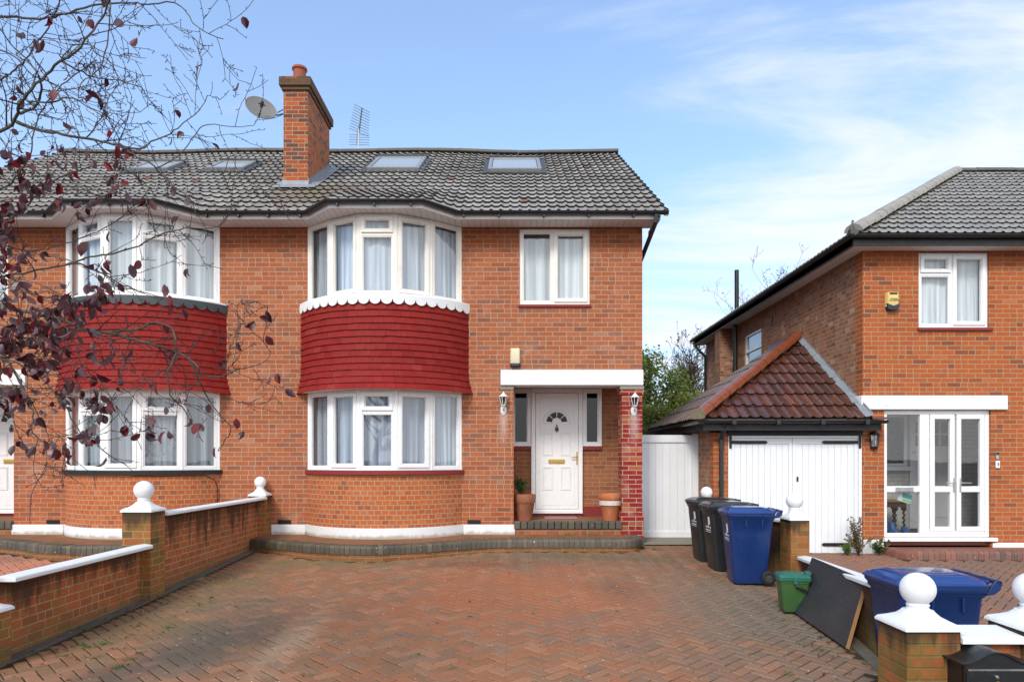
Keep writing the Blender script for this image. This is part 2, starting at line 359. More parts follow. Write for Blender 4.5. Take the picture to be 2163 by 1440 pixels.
M_redpaint = plain("red_sill_paint", (0.21, 0.022, 0.020), 0.55, 0.4, var=0.15)
M_hangtile_n = None
M_lead = plain("lead", (0.24, 0.26, 0.29), 0.55, 0.5, 0.2, var=0.25, scale=9, bump=0.6, bscale=20, dirt=((0.45, 0.46, 0.48), 5, 0.5))
M_leadscallop = plain("dark_lead", (0.045, 0.052, 0.058), 0.5, 0.5, 0.1, var=0.35, scale=10)
M_brass = plain("brass", (0.55, 0.36, 0.10), 0.3, 0.5, 0.9, var=0.1)
M_steel = plain("steel", (0.50, 0.50, 0.50), 0.3, 0.5, 0.9, var=0.1)
M_dark = plain("dark_interior", (0.03, 0.03, 0.032), 0.9, 0.1)
M_interior = plain("interior_plaster", (0.30, 0.29, 0.28), 0.9, 0.1)
M_terra = plain("terracotta", (0.46, 0.145, 0.058), 0.75, 0.3, var=0.16, dirt=((0.52, 0.35, 0.25), 7, 0.5), bump=0.2)
M_terra_old = plain("old_terracotta", (0.30, 0.11, 0.060), 0.8, 0.3, var=0.2, dirt=((0.48, 0.33, 0.25), 6, 0.8), bump=0.3)
M_pot = plain("chimney_pot_clay", (0.30, 0.085, 0.050), 0.75, 0.3, var=0.15)
M_soil = plain("soil", (0.03, 0.02, 0.014), 0.95, 0.1, bump=0.8, bscale=50)
M_stepdark = None

def glass(name, tint=(0.92, 0.95, 0.96), k=1.9, refl=(1, 1, 1)):
    m = NT(name); m.t.nodes.remove(m.b)
    tr = m.n('ShaderNodeBsdfTransparent'); tr.inputs[0].default_value = (*tint, 1)
    gl = m.n('ShaderNodeBsdfGlossy'); gl.inputs[0].default_value = (*refl, 1); gl.inputs[1].default_value = 0.015
    bp = m.n('ShaderNodeBump'); bp.inputs['Strength'].default_value = 0.05; bp.inputs['Distance'].default_value = 0.02
    m.t.links.new(m.noise(m.pos(), 2.2, 2), bp.inputs['Height']); m.t.links.new(bp.outputs[0], gl.inputs['Normal'])
    fr = m.n('ShaderNodeLayerWeight'); fr.inputs[0].default_value = 0.5; fz = m.math('MULTIPLY_ADD', m.math('POWER', fr.outputs[1], 5.0), 0.9, 0.045)
    mx_ = m.n('ShaderNodeMixShader'); m.t.links.new(m.math('MULTIPLY', fz, k, clamp=True), mx_.inputs[0])
    m.t.links.new(tr.outputs[0], mx_.inputs[1]); m.t.links.new(gl.outputs[0], mx_.inputs[2]); m.t.links.new(mx_.outputs[0], m.out.inputs[0])
    return m.m
M_glass = glass("window_glass")
M_glass_dark = glass("obscured_glass", (0.10, 0.11, 0.11), 0.75)
def curtain_mat(name, col, tr=0.12):
    m = NT(name); p = m.pos(); s = m.sep(p)
    f = m.noise(m.vmul(p, (13, 13, 0.25)), 1.0, 3)
    c = m.mix(m.rng(f, 0.3, 0.7), tuple(x*0.66 for x in col), col)
    m.fin(c, 0.9, 0.1)
    t = m.n('ShaderNodeBsdfTransparent'); x = m.n('ShaderNodeMixShader')
    m.set(x.inputs[0], m.rng(f, 0.3, 0.75, tr*1.6, tr*0.5)); m.t.links.new(m.b.outputs[0], x.inputs[1]); m.t.links.new(t.outputs[0], x.inputs[2]); m.t.links.new(x.outputs[0], m.out.inputs[0])
    return m.m
M_net = curtain_mat("net_curtain", (0.68, 0.74, 0.84))
M_net_b = curtain_mat("blue_net_curtain", (0.50, 0.56, 0.68), 0.2)
M_net_g = curtain_mat("grey_net_curtain", (0.44, 0.47, 0.52), 0.2)
M_net_w = curtain_mat("white_net_curtain", (0.78, 0.82, 0.85))

def tile_mat(name, a, b, c_, lich=0.3, rough=0.6, spec=0.4, warm=None, patch=None, lichcol=(0.30, 0.25, 0.08), odd=None):
    m = NT(name); i = m.island(); p = m.pos()
    c = m.ramp(i, [(0.0, a), (0.45, b), (0.8, c_), (1.0, a)])
    if odd: c = m.mix(m.rng(i, 0.988, 0.992), c, odd)
    c = m.mix(m.rng(m.noise(p, 16, 6, 0.7), 0.35, 0.7, 0, 0.55), c, m.mix(1.0, c, (0.45, 0.43, 0.40), 'MULTIPLY'))
    if warm: c = m.mix(m.math('MULTIPLY', m.rng(m.noise(p, 0.45, 4, 0.6), 0.50, 0.66), warm[1]), c, warm[0])
    c = m.mix(m.math('MULTIPLY', m.rng(m.noise(p, 3.2, 6, 0.75), 0.60, 0.74), lich), c, lichcol)
    if patch:
        s = m.sep(p); dx = m.math('DIVIDE', m.math('SUBTRACT', s[0], patch[0]), patch[2]); dy = m.math('DIVIDE', m.math('SUBTRACT', s[1], patch[1]), patch[3])
        d = m.math('ADD', m.math('SQRT', m.math('ADD', m.math('MULTIPLY', dx, dx), m.math('MULTIPLY', dy, dy))), m.math('MULTIPLY', m.math('SUBTRACT', m.noise(p, 2.5, 5, 0.7), 0.5), 1.6)); k = m.rng(d, 1.05, 0.35)
        c = m.mix(m.math('MULTIPLY', k, 0.7), c, (0.165, 0.115, 0.075)); c = m.mix(m.math('MULTIPLY', k, m.rng(m.noise(p, 5, 5, 0.7), 0.55, 0.62)), c, (0.20, 0.19, 0.055))
    m.bump(m.noise(p, 60, 4), 0.25, 0.004)
    return m.fin(c, rough, spec)
M_tile = tile_mat("grey_roof_tile", (0.325, 0.303, 0.272), (0.40, 0.378, 0.342), (0.28, 0.260, 0.234), 0.45, 0.5, 0.4, patch=(-3.15, 0.7, 1.3, 1.1), warm=((0.15, 0.115, 0.085), 0.40), lichcol=(0.22, 0.19, 0.10), odd=(0.26, 0.12, 0.07))
M_tile_n = tile_mat("pale_grey_roof_tile", (0.285, 0.272, 0.252), (0.34, 0.325, 0.30), (0.25, 0.237, 0.22), 0.15, 0.45, 0.5, warm=((0.21, 0.19, 0.16), 0.4))
M_tile_red = tile_mat("red_glazed_tile", (0.095, 0.036, 0.025), (0.125, 0.046, 0.030), (0.070, 0.030, 0.023), 0.45, 0.24, 0.7, lichcol=(0.045, 0.035, 0.03), odd=(0.46, 0.11, 0.045))
M_tile_dk = tile_mat("dark_wet_tile", (0.13, 0.115, 0.105), (0.16, 0.14, 0.125), (0.16, 0.085, 0.07), 0.2, 0.36, 0.7, lichcol=(0.05, 0.045, 0.04))
M_ridge = plain("grey_ridge_tile", (0.105, 0.098, 0.088), 0.8, 0.2, var=0.35, scale=4, dirt=((0.15, 0.13, 0.06), 5, 0.6), bump=0.4)
M_ridge_n = plain("pale_ridge_tile", (0.30, 0.28, 0.25), 0.75, 0.2, var=0.25, scale=4, dirt=((0.16, 0.15, 0.12), 6, 0.7), bump=0.3)
M_hip_red = plain("red_hip_tile", (0.215, 0.058, 0.024), 0.26, 0.8, var=0.25, scale=5, dirt=((0.14, 0.06, 0.04), 5, 0.5))
m = NT("red_hung_tile"); i = m.island(); p = m.pos()
c = m.ramp(i, [(0.0, (0.185, 0.010, 0.009)), (0.5, (0.225, 0.014, 0.011)), (0.93, (0.205, 0.017, 0.013)), (1.0, (0.25, 0.028, 0.022))])
c = m.mix(m.rng(m.noise(p, 9, 5), 0.45, 0.75, 0, 0.25), c, (0.28, 0.035, 0.027)); m.bump(m.noise(p, 70, 4), 0.25, 0.003)
M_hangtile = m.fin(c, 0.70, 0.18)

def paver_mat(name, cols, joint_moss=0.4, dark=(0.13, 0.105, 0.088), marks=True, green=0.5, rough=0.8, big=0.42):
    m = NT(name); i = m.island(); p = m.pos(); s = m.sep(p)
    c = m.ramp(i, [(k/(len(cols)-1), x) for k, x in enumerate(cols)])
    c = m.mix(m.rng(m.noise(p, 70, 4, 0.8), 0.35, 0.75, 0, 0.5), c, m.mix(1.0, c, (1.55, 1.45, 1.4), 'MULTIPLY'))
    c = m.mix(m.math('MULTIPLY', m.rng(m.noise(p, big, 5, 0.62), 0.46, 0.64), 0.78), c, m.mix(0.4, dark, c))
    if marks:                                        # worn and stained areas of the drive
        def blob(cx, cy, rx, ry, amt, col, src, n=2.0):
            dx = m.math('DIVIDE', m.math('SUBTRACT', s[0], cx), rx); dy = m.math('DIVIDE', m.math('SUBTRACT', s[1], cy), ry)
            d = m.math('SQRT', m.math('ADD', m.math('MULTIPLY', dx, dx), m.math('MULTIPLY', dy, dy)))
            d = m.math('ADD', d, m.math('ADD', m.math('MULTIPLY', m.math('SUBTRACT', m.noise(p, n, 7, 0.72), 0.5), 2.4), m.math('MULTIPLY', m.math('SUBTRACT', i, 0.5), 0.40)))
            return m.mix(m.math('MULTIPLY', m.rng(d, 1.0, 0.1), amt), src, col)
        c = blob(1.2, -3.2, 0.45, 1.0, 0.75, (0.095, 0.060, 0.045), c)
        c = blob(-0.3, -1.7, 1.4, 0.5, 0.6, (0.10, 0.055, 0.035), c)
        c = blob(2.45, -4.0, 1.6, 2.8, 0.92, (0.150, 0.122, 0.088), c)
        c = blob(0.2, -3.4, 2.2, 2.4, 0.66, (0.33, 0.112, 0.048), c)
        c = blob(-1.9, -5.2, 0.26, 1.5, 0.50, (0.38, 0.28, 0.18), c, 5)
        c = blob(-2.55, -5.3, 0.75, 2.2, 0.80, (0.100, 0.088, 0.066), c)
        c = blob(-3.5, -3.8, 0.8, 2.8, 0.55, (0.145, 0.125, 0.062), c)
        c = blob(-2.6, -1.6, 1.7, 0.5, 0.62, (0.13, 0.12, 0.05), c)
        c = blob(0.9, -1.2, 2.2, 0.35, 0.7, (0.12, 0.11, 0.045), c)
    c = m.mix(m.math('MULTIPLY', m.rng(m.noise(p, 2.0, 6, 0.75), 0.56, 0.76), green), c, (0.14, 0.13, 0.05))
    c = m.mix(m.rng(m.noise(p, 38, 2, 0.5), 0.715, 0.745), c, (0.55, 0.53, 0.48))
    m.bump(m.noise(p, 150, 3), 0.5, 0.004)
    return m.fin(c, rough, 0.35)
M_paver = paver_mat("red_block_paving", [(0.225, 0.102, 0.050), (0.265, 0.112, 0.054), (0.185, 0.102, 0.058), (0.29, 0.138, 0.074), (0.170, 0.108, 0.068)])
M_paver_l = paver_mat("pink_block_paving", [(0.40, 0.155, 0.095), (0.44, 0.18, 0.11), (0.37, 0.14, 0.09)], marks=False, green=0.1, big=0.8)
M_paver_n = paver_mat("brown_block_paving", [(0.20, 0.105, 0.072), (0.235, 0.115, 0.075), (0.18, 0.10, 0.075)], marks=False, green=0.45)
M_paver_dk = paver_mat("charcoal_block_paving", [(0.095, 0.085, 0.072), (0.12, 0.11, 0.085), (0.085, 0.078, 0.07)], marks=False, green=0.6)
M_edge = paver_mat("charcoal_bullnose", [(0.066, 0.058, 0.043), (0.094, 0.080, 0.056), (0.052, 0.047, 0.038), (0.125, 0.105, 0.07)], marks=False, green=0.75, rough=0.6)
M_edge_n = paver_mat("brown_bullnose", [(0.23, 0.085, 0.060), (0.17, 0.07, 0.055), (0.27, 0.11, 0.08), (0.09, 0.06, 0.05)], marks=False, green=0.15)
M_joint = plain("jointing_sand", (0.048, 0.038, 0.021), 0.95, 0.1, var=0.5, scale=5, dirt=((0.34, 0.28, 0.12), 2.2, 0.9), bump=0.4)
M_mortarfill = plain("step_mortar", (0.30, 0.22, 0.10), 0.95, 0.1, var=0.3, scale=8)
M_concrete = plain("concrete_slab", (0.25, 0.23, 0.18), 0.9, 0.2, var=0.2, scale=4, dirt=((0.10, 0.10, 0.05), 4, 0.6))
M_ground = plain("street_ground", (0.13, 0.125, 0.12), 0.9, 0.2, var=0.2, scale=1.0, bump=0.3)
M_steptop = brick("step_paving", [(0.0, (0.26, 0.10, 0.052)), (0.5, (0.31, 0.125, 0.06)), (1.0, (0.24, 0.11, 0.06))], mortar=(0.14, 0.11, 0.05), L=0.21, H=0.105, mw=0.007, algae=0.75)
# a few more materials used here
m = NT("soffit_boards"); p = m.pos(); s = m.sep(p)
st = m.math('FRACT', m.math('MULTIPLY', m.math('ADD', s[0], m.math('MULTIPLY', s[1], 0.0)), 10.0))
ln = m.rng(m.math('MINIMUM', st, m.math('SUBTRACT', 1.0, st)), 0.015, 0.05)
c = m.mix(m.noise(p, 3, 5), (0.72, 0.71, 0.70), (0.60, 0.585, 0.57)); c = m.mix(ln, (0.30, 0.28, 0.26), c); m.bump(ln, 0.5, 0.004)
M_soffit_b = m.fin(c, 0.5, 0.4)
M_mortarverge = plain("verge_mortar", (0.30, 0.27, 0.20), 0.9, 0.2, var=0.3, scale=6)
M_skyframe = plain("grey_skylight_frame", (0.27, 0.27, 0.27), 0.35, 0.5, 0.2, var=0.1)
M_skyhood = plain("dark_skylight_hood", (0.07, 0.072, 0.078), 0.35, 0.5, 0.3, var=0.2)
m = NT("skylight_glass"); M_skypane = m.fin(m.mix(m.noise(m.pos(), 1.3, 3), (0.40, 0.43, 0.42), (0.30, 0.33, 0.33)), 0.06, 1.0)
M_fan = plain("dark_glass", (0.022, 0.023, 0.021), 0.25, 0.25, var=0.2)
M_iron = plain("grey_iron", (0.10, 0.10, 0.09), 0.4, 0.5, 0.7, var=0.2)

M_tileedge = plain("shaded_dirty_tile_nose", (0.065, 0.062, 0.052), 0.9, 0.1, var=0.4, scale=20)  # shadow gap under each tile course painted onto the noses, with some grime
M_tileedge_r = plain("shaded_dirty_red_tile_nose", (0.05, 0.026, 0.018), 0.7, 0.2, var=0.4, scale=20)  # same painted shadow gap and grime for the red tiles
M_hipmortar = plain("lichened_mortar", (0.17, 0.14, 0.085), 0.9, 0.2, var=0.5, scale=14, bump=0.8)
m = NT("splashed_white_paint"); p = m.pos(); s = m.sep(p)
c = m.mix(m.noise(p, 6, 5), (0.68, 0.69, 0.70), (0.74, 0.75, 0.76)); k = m.rng(m.math('ADD', s[2], m.math('MULTIPLY', m.math('SUBTRACT', m.noise(p, 9, 6, 0.7), 0.5), 0.16)), 0.455, 0.395)
c = m.mix(m.math('MULTIPLY', k, 0.75), c, (0.30, 0.24, 0.15)); c = m.mix(m.math('MULTIPLY', m.rng(m.noise(p, 50, 4, 0.7), 0.69, 0.75), 0.5), c, (0.25, 0.22, 0.17)); m.bump(m.noise(p, 18, 4), 0.6, 0.008); M_plinth = m.fin(c, 0.75, 0.3)
M_nsoffit = plain("painted_soffit_board", (0.66, 0.64, 0.62), 0.7, 0.3, var=0.05, dirt=((0.40, 0.37, 0.34), 2, 0.4))
M_whitebrick = brick("white_painted_brick", [(0.0, (0.58, 0.58, 0.55)), (1.0, (0.66, 0.66, 0.63))], mortar=(0.50, 0.50, 0.47))
M_redtilefloor = plain("quarry_tile", (0.22, 0.09, 0.06), 0.6, 0.3)

# ============================================================ house kit
XF = [0.0, 1.0]                                     # x -> XF[0] + XF[1]*x for the mirrored half of the pair
def fin_(mb, name, mat, parent, **k):
    if XF != [0.0, 1.0]: mb.v = [(XF[0]+XF[1]*v[0], v[1], v[2]) for v in mb.v]
    return mb.build(name, mat, parent, **k)

def sweep(mb, path, prof, closed_prof=True, caps=True):
    """push a (n,z) profile along a plan polyline, mitred; n is outwards (towards the street / left of travel x+)"""
    pts = [Vector((p[0], p[1], 0)) for p in path]; rs = []
    for i, p in enumerate(pts):
        ns = []
        if i > 0: d = (pts[i]-pts[i-1]).normalized(); ns.append(Vector((d.y, -d.x, 0)))
        if i < len(pts)-1: d = (pts[i+1]-pts[i]).normalized(); ns.append(Vector((d.y, -d.x, 0)))
        n = sum(ns, Vector((0,0,0))); n.normalize(); k = 1.0/max(0.3, n.dot(ns[0]))
        rs.append([p + n*k*a + Vector((0,0,z)) for a, z in prof])
    b = len(mb.v)
    mb.rings(rs, closed=closed_prof, cap0=caps and closed_prof, cap1=caps and closed_prof)
    return mb
def gutter_prof(n0, ztop, r=0.056):
    out = [(n0+r+r*math.cos(R(a)), ztop+r*math.sin(R(a))) for a in range(180, 361, 20)]
    inn = [(n0+r+(r-0.006)*math.cos(R(a)), ztop+(r-0.006)*math.sin(R(a))) for a in range(360, 179, -20)]
    return out + inn

def arc(cx, a, b, n=40, y0=0.0):
    r = (a*a+b*b)/(2*b); th = math.asin(min(1, a/r))
    if b > r: th = math.pi-th
    return [(cx+r*math.sin(-th+2*th*k/n), y0-(r*math.cos(-th+2*th*k/n)-(r-b))) for k in range(n+1)]
def ring_wall(mb, pts, thick, z0, z1, uvstep=True, u0=0.0):
    """a wall standing on a plan polyline; UV runs along the wall"""
    V = [Vector((x, y, 0)) for x, y in pts]; n = len(V); inn = []
    for i in range(n):
        d = (V[min(i+1, n-1)]-V[max(i-1, 0)]).normalized(); inn.append(V[i]-Vector((d.y, -d.x, 0))*thick)
    u = u0
    for i in range(n-1):
        du = (V[i+1]-V[i]).length; a, b, c, d = V[i], V[i+1], inn[i+1], inn[i]
        Z0 = Vector((0,0,z0)); Z1 = Vector((0,0,z1)); uv = [(u, z0), (u+du, z0), (u+du, z1), (u, z1)]
        mb.face([a+Z0, b+Z0, b+Z1, a+Z1], uv); mb.face([c+Z0, d+Z0, d+Z1, c+Z1], uv)
        mb.face([a+Z1, b+Z1, c+Z1, d+Z1]); mb.face([d+Z0, c+Z0, b+Z0, a+Z0]); u += du
    for q in ((0, 1), (n-1, -1)):
        a, c = V[q[0]], inn[q[0]]; mb.face([a+Vector((0,0,z0)), c+Vector((0,0,z0)), c+Vector((0,0,z1)), a+Vector((0,0,z1))])
    return mb
def plate(mb, pts, z0, z1, yback=None):
    """flat plate: plan polyline closed back at y = yback"""
    poly = [(x, y) for x, y in pts]
    if yback is not None: poly = poly + [(pts[-1][0], yback), (pts[0][0], yback)]
    mb.prism(poly, z0, z1); return mb
def holes_wall(mb, x0, x1, z0, z1, y0, y1, holes):
    xs = sorted({x0, x1, *[h[0] for h in holes], *[h[1] for h in holes]}); zs = sorted({z0, z1, *[h[2] for h in holes], *[h[3] for h in holes]})
    xs = [x for x in xs if x0 <= x <= x1]; zs = [z for z in zs if z0 <= z <= z1]
    for i in range(len(xs)-1):
        for j in range(len(zs)-1):
            cx = (xs[i]+xs[i+1])/2; cz = (zs[j]+zs[j+1])/2
            if any(h[0] < cx < h[1] and h[2] < cz < h[3] for h in holes): continue
            mb.box(xs[i], xs[i+1], y0, y1, zs[j], zs[j+1])
    return mb

def member(mb, fr, u0, u1, n0, n1, z0, z1): mb.box(u0, u1, n0, n1, z0, z1, fr)
def rect_frame(mb, fr, u0, u1, z0, z1, w, n0, n1, wb=None):
    wb = wb or w
    member(mb, fr, u0, u1, n0, n1, z0, z0+wb); member(mb, fr, u0, u1, n0, n1, z1-w, z1)
    member(mb, fr, u0, u0+w, n0, n1, z0+wb, z1-w); member(mb, fr, u1-w, u1, n0, n1, z0+wb, z1-w)
def curtain_mesh(fr, u0, u1, z0, z1, n, rnd, amp=0.018, gather=0.0):
    mb = MB(); K = max(24, int((u1-u0)*110)); ph = rnd.random()*9; rs = []
    for zi, z in enumerate((z0, z0+(z1-z0)*0.5, z1)):
        r = []
        for k in range(K+1):
            f = k/K; u = u0+(u1-u0)*f; a = amp*(1.15-0.35*zi)
            w = 1.3*math.sin(u*24+ph+1.9*math.sin(u*7+ph))+0.45*math.sin(u*71+ph*2+zi*0.7)
            r.append(fr(u, n+a*w, z))
        rs.append(r)
    b = len(mb.v)
    mb.rings(rs, closed=False, cap0=False, cap1=False); return mb
SASH_W = 0.052
def window(parent, p0, p1, z0, z1, kind='plain', y=None, mat=None, net=None, glassm=None, seed=0, curtain=True, name='window', fw=0.055, split=0.5, top_h=0.33, cn=-0.13, gap=0.10, room=True, nface=0.0, ext=(0, 0)):
    """a framed window; the frame is the part, its sashes, panes and net curtain are sub-parts"""
    rnd = random.Random(seed); mat = mat or M_white; net = net or M_net; glassm = glassm or M_glass
    fr = frame(p0, p1); L = (Vector(p1)-Vector(p0)).length
    mb = MB(); f0, f1 = -0.07+nface, nface
    rect_frame(mb, fr, 0, L, z0, z1, fw, f0, f1)
    cells = []                                      # (u0,u1,z0,z1,sash)
    a, b, c, d = fw, L-fw, z0+fw, z1-fw
    def top(u0, u1, s_low=False):
        zt = z1-top_h; member(mb, fr, u0, u1, f0, f1-0.004, zt-0.03, zt+0.03)
        cells.append((u0, u1, zt+0.03, d, True)); cells.append((u0, u1, c, zt-0.03, s_low))
    if kind == 'plain': cells.append((a, b, c, d, False))
    elif kind == 'casement': cells.append((a, b, c, d, True))
    elif kind == 'top': top(a, b)
    elif kind in ('two', 'topcase'):
        um = L*split; member(mb, fr, um-0.03, um+0.03, f0, f1-0.004, c, d)
        if kind == 'two': cells.append((a, um-0.03, c, d, False))
        else: top(a, um-0.03)
        cells.append((um+0.03, b, c, d, True))
    frame_o = fin_(mb, name, mat, parent, bevel=0.006)
    for (u0, u1, c0, c1, s) in cells:
        mb = MB()
        if s:
            rect_frame(mb, fr, u0-0.012, u1+0.012, c0-0.012, c1+0.012, SASH_W, f1-0.05, f1+0.020); w = SASH_W-0.012
            rect_frame(mb, fr, u0+w, u1-w, c0+w, c1-w, 0.014, f1-0.045, f1+0.006)
            so = fin_(mb, 'sash', mat, frame_o, bevel=0.005)
        else:
            w = 0.0; rect_frame(mb, fr, u0+0.001, u1-0.001, c0+0.001, c1-0.001, 0.016, f1-0.05, f1-0.010)
            so = fin_(mb, 'glazing_bead', mat, frame_o, bevel=0.003)
        g = MB(); g.face([fr(u0+w, f1-0.03, c0+w), fr(u1-w, f1-0.03, c0+w), fr(u1-w, f1-0.03, c1-w), fr(u0+w, f1-0.03, c1-w)])
        fin_(g, 'pane', glassm, frame_o)
    if curtain:
        fin_(curtain_mesh(fr, 0.02-ext[0], L-0.02+ext[1], z0+0.03, z1-gap, cn, rnd), 'net_curtain', net, frame_o, smooth=True)
    return frame_o

def pantile_field(mb, S, N, a0, a1, rows, g, tw=0.30, clampf=None, K=10, hr=0.030, rnd=None, lift=0.036):
    """overlapping double-roll tiles laid on surface S(a,t); N = normal"""
    rnd = rnd or random.Random(3); K = 12
    cols = int(math.ceil((a1-a0)/tw - 1e-6))
    def prof(f):
        q = (f*2) % 1.0
        return hr*math.exp(-((q-0.72)/0.135)**2)
    for r in range(rows):
        tU, tL = r*g-0.02, (r+1)*g
        for c in range(cols):
            jl = rnd.uniform(-0.004, 0.005); jt = rnd.uniform(-0.006, 0.006)
            lo = a0+c*tw; hi = min(a1, lo+tw)
            if clampf:
                am, aM = clampf((r+0.5)*g)
                if hi < am+0.03 or lo > aM-0.03: continue
            up = []; dn = []; ri = []
            for k in range(K+1):
                f = k/K; a = min(a1, lo+f*tw)
                h = prof(f)
                au = ad = a
                if clampf:
                    mU, MU = clampf(max(0, tU)); mL, ML = clampf(tL)
                    au = min(max(a, mU), MU); ad = min(max(a, mL), ML)
                n_ = N(a, tL) if callable(N) else N
                up.append(S(au, tU)+n_*(h*0.9+0.004)); dn.append(S(ad, tL+jt)+n_*(h+lift+jl)); ri.append(S(ad, max(0, tL+jt-0.020))+n_*(h*0.9+0.001))
            b = len(mb.v); mb.v += [tuple(p) for p in up+dn+ri]; n = K+1
            for k in range(K):
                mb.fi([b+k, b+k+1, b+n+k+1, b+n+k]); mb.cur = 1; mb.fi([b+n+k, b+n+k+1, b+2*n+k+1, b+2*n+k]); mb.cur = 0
    return mb
def half_round(mb, a, b, r, n=7, seg=0.42, up=None, squash=1.0, joint=0.006, rnd=None, closed=True):
    """a line of half-round ridge tiles from a to b"""
    rnd = rnd or random.Random(1); a = Vector(a); b = Vector(b); d = b-a; L = d.length; d.normalize()
    up = Vector(up or (0,0,1)); up = (up-d*up.dot(d)).normalized(); w = d.cross(up)
    k = max(1, round(L/seg)); s = L/k
    for i in range(k):
        o = rnd.uniform(-0.005, 0.005); q0 = a+d*(i*s+joint)+up*o; q1 = a+d*((i+1)*s-joint*0.2)+up*(o+0.006); rs = []
        for q, rr in ((q0, r*1.06), (q1, r)):
            rs.append([q + w*math.cos(math.pi*j/n)*rr + up*math.sin(math.pi*j/n)*rr*squash for j in range(n+1)])
        mb.rings(rs, closed=True)
    return mb

# ============================================================ the pair of semi-detached houses
ZS, ZE = 5.37, 5.435            # soffit, tile edge
RY, RZ = 15.9-CD, 8.72         # ridge
EY = -0.46                     # tile edge in plan
SL = math.hypot(RY-EY, RZ-ZE); NROW = 18; GA = SL/NROW
CXB = -2.065
def eave_y(x):                                      # tile edge outline incl. the projection over the bay
    pts = [(-9, EY), (-3.17, EY), (-2.73, EY-0.44), (-1.357, EY-0.44), (-0.875, EY), (9, EY)]
    for (xa, ya), (xb, yb) in zip(pts, pts[1:]):
        if xa <= x <= xb: return ya+(yb-ya)*(x-xa)/(xb-xa)
    return EY
def sag(x): return -0.05*math.exp(-((x+0.2)/1.3)**2) - 0.02*math.sin(x*1.1)
def roofS(x, t):
    f = t/SL; y = RY+(EY-RY)*f; z = RZ+(ZE-RZ)*f + sag(x)*(1-f)
    w = max(0.0, min(1.0, (t-(SL-1.9))/1.9)); w = w*w*(3-2*w)
    return Vector((x, y+w*(eave_y(x)-EY), z))
RN = Vector((0, -(RZ-ZE), RY-EY)).normalized()
FASCIA = [(-4.03, -0.385), (-3.17, -0.385), (-2.73, -0.86), (-1.357, -0.86), (-0.875, -0.385), (2.33, -0.385)]

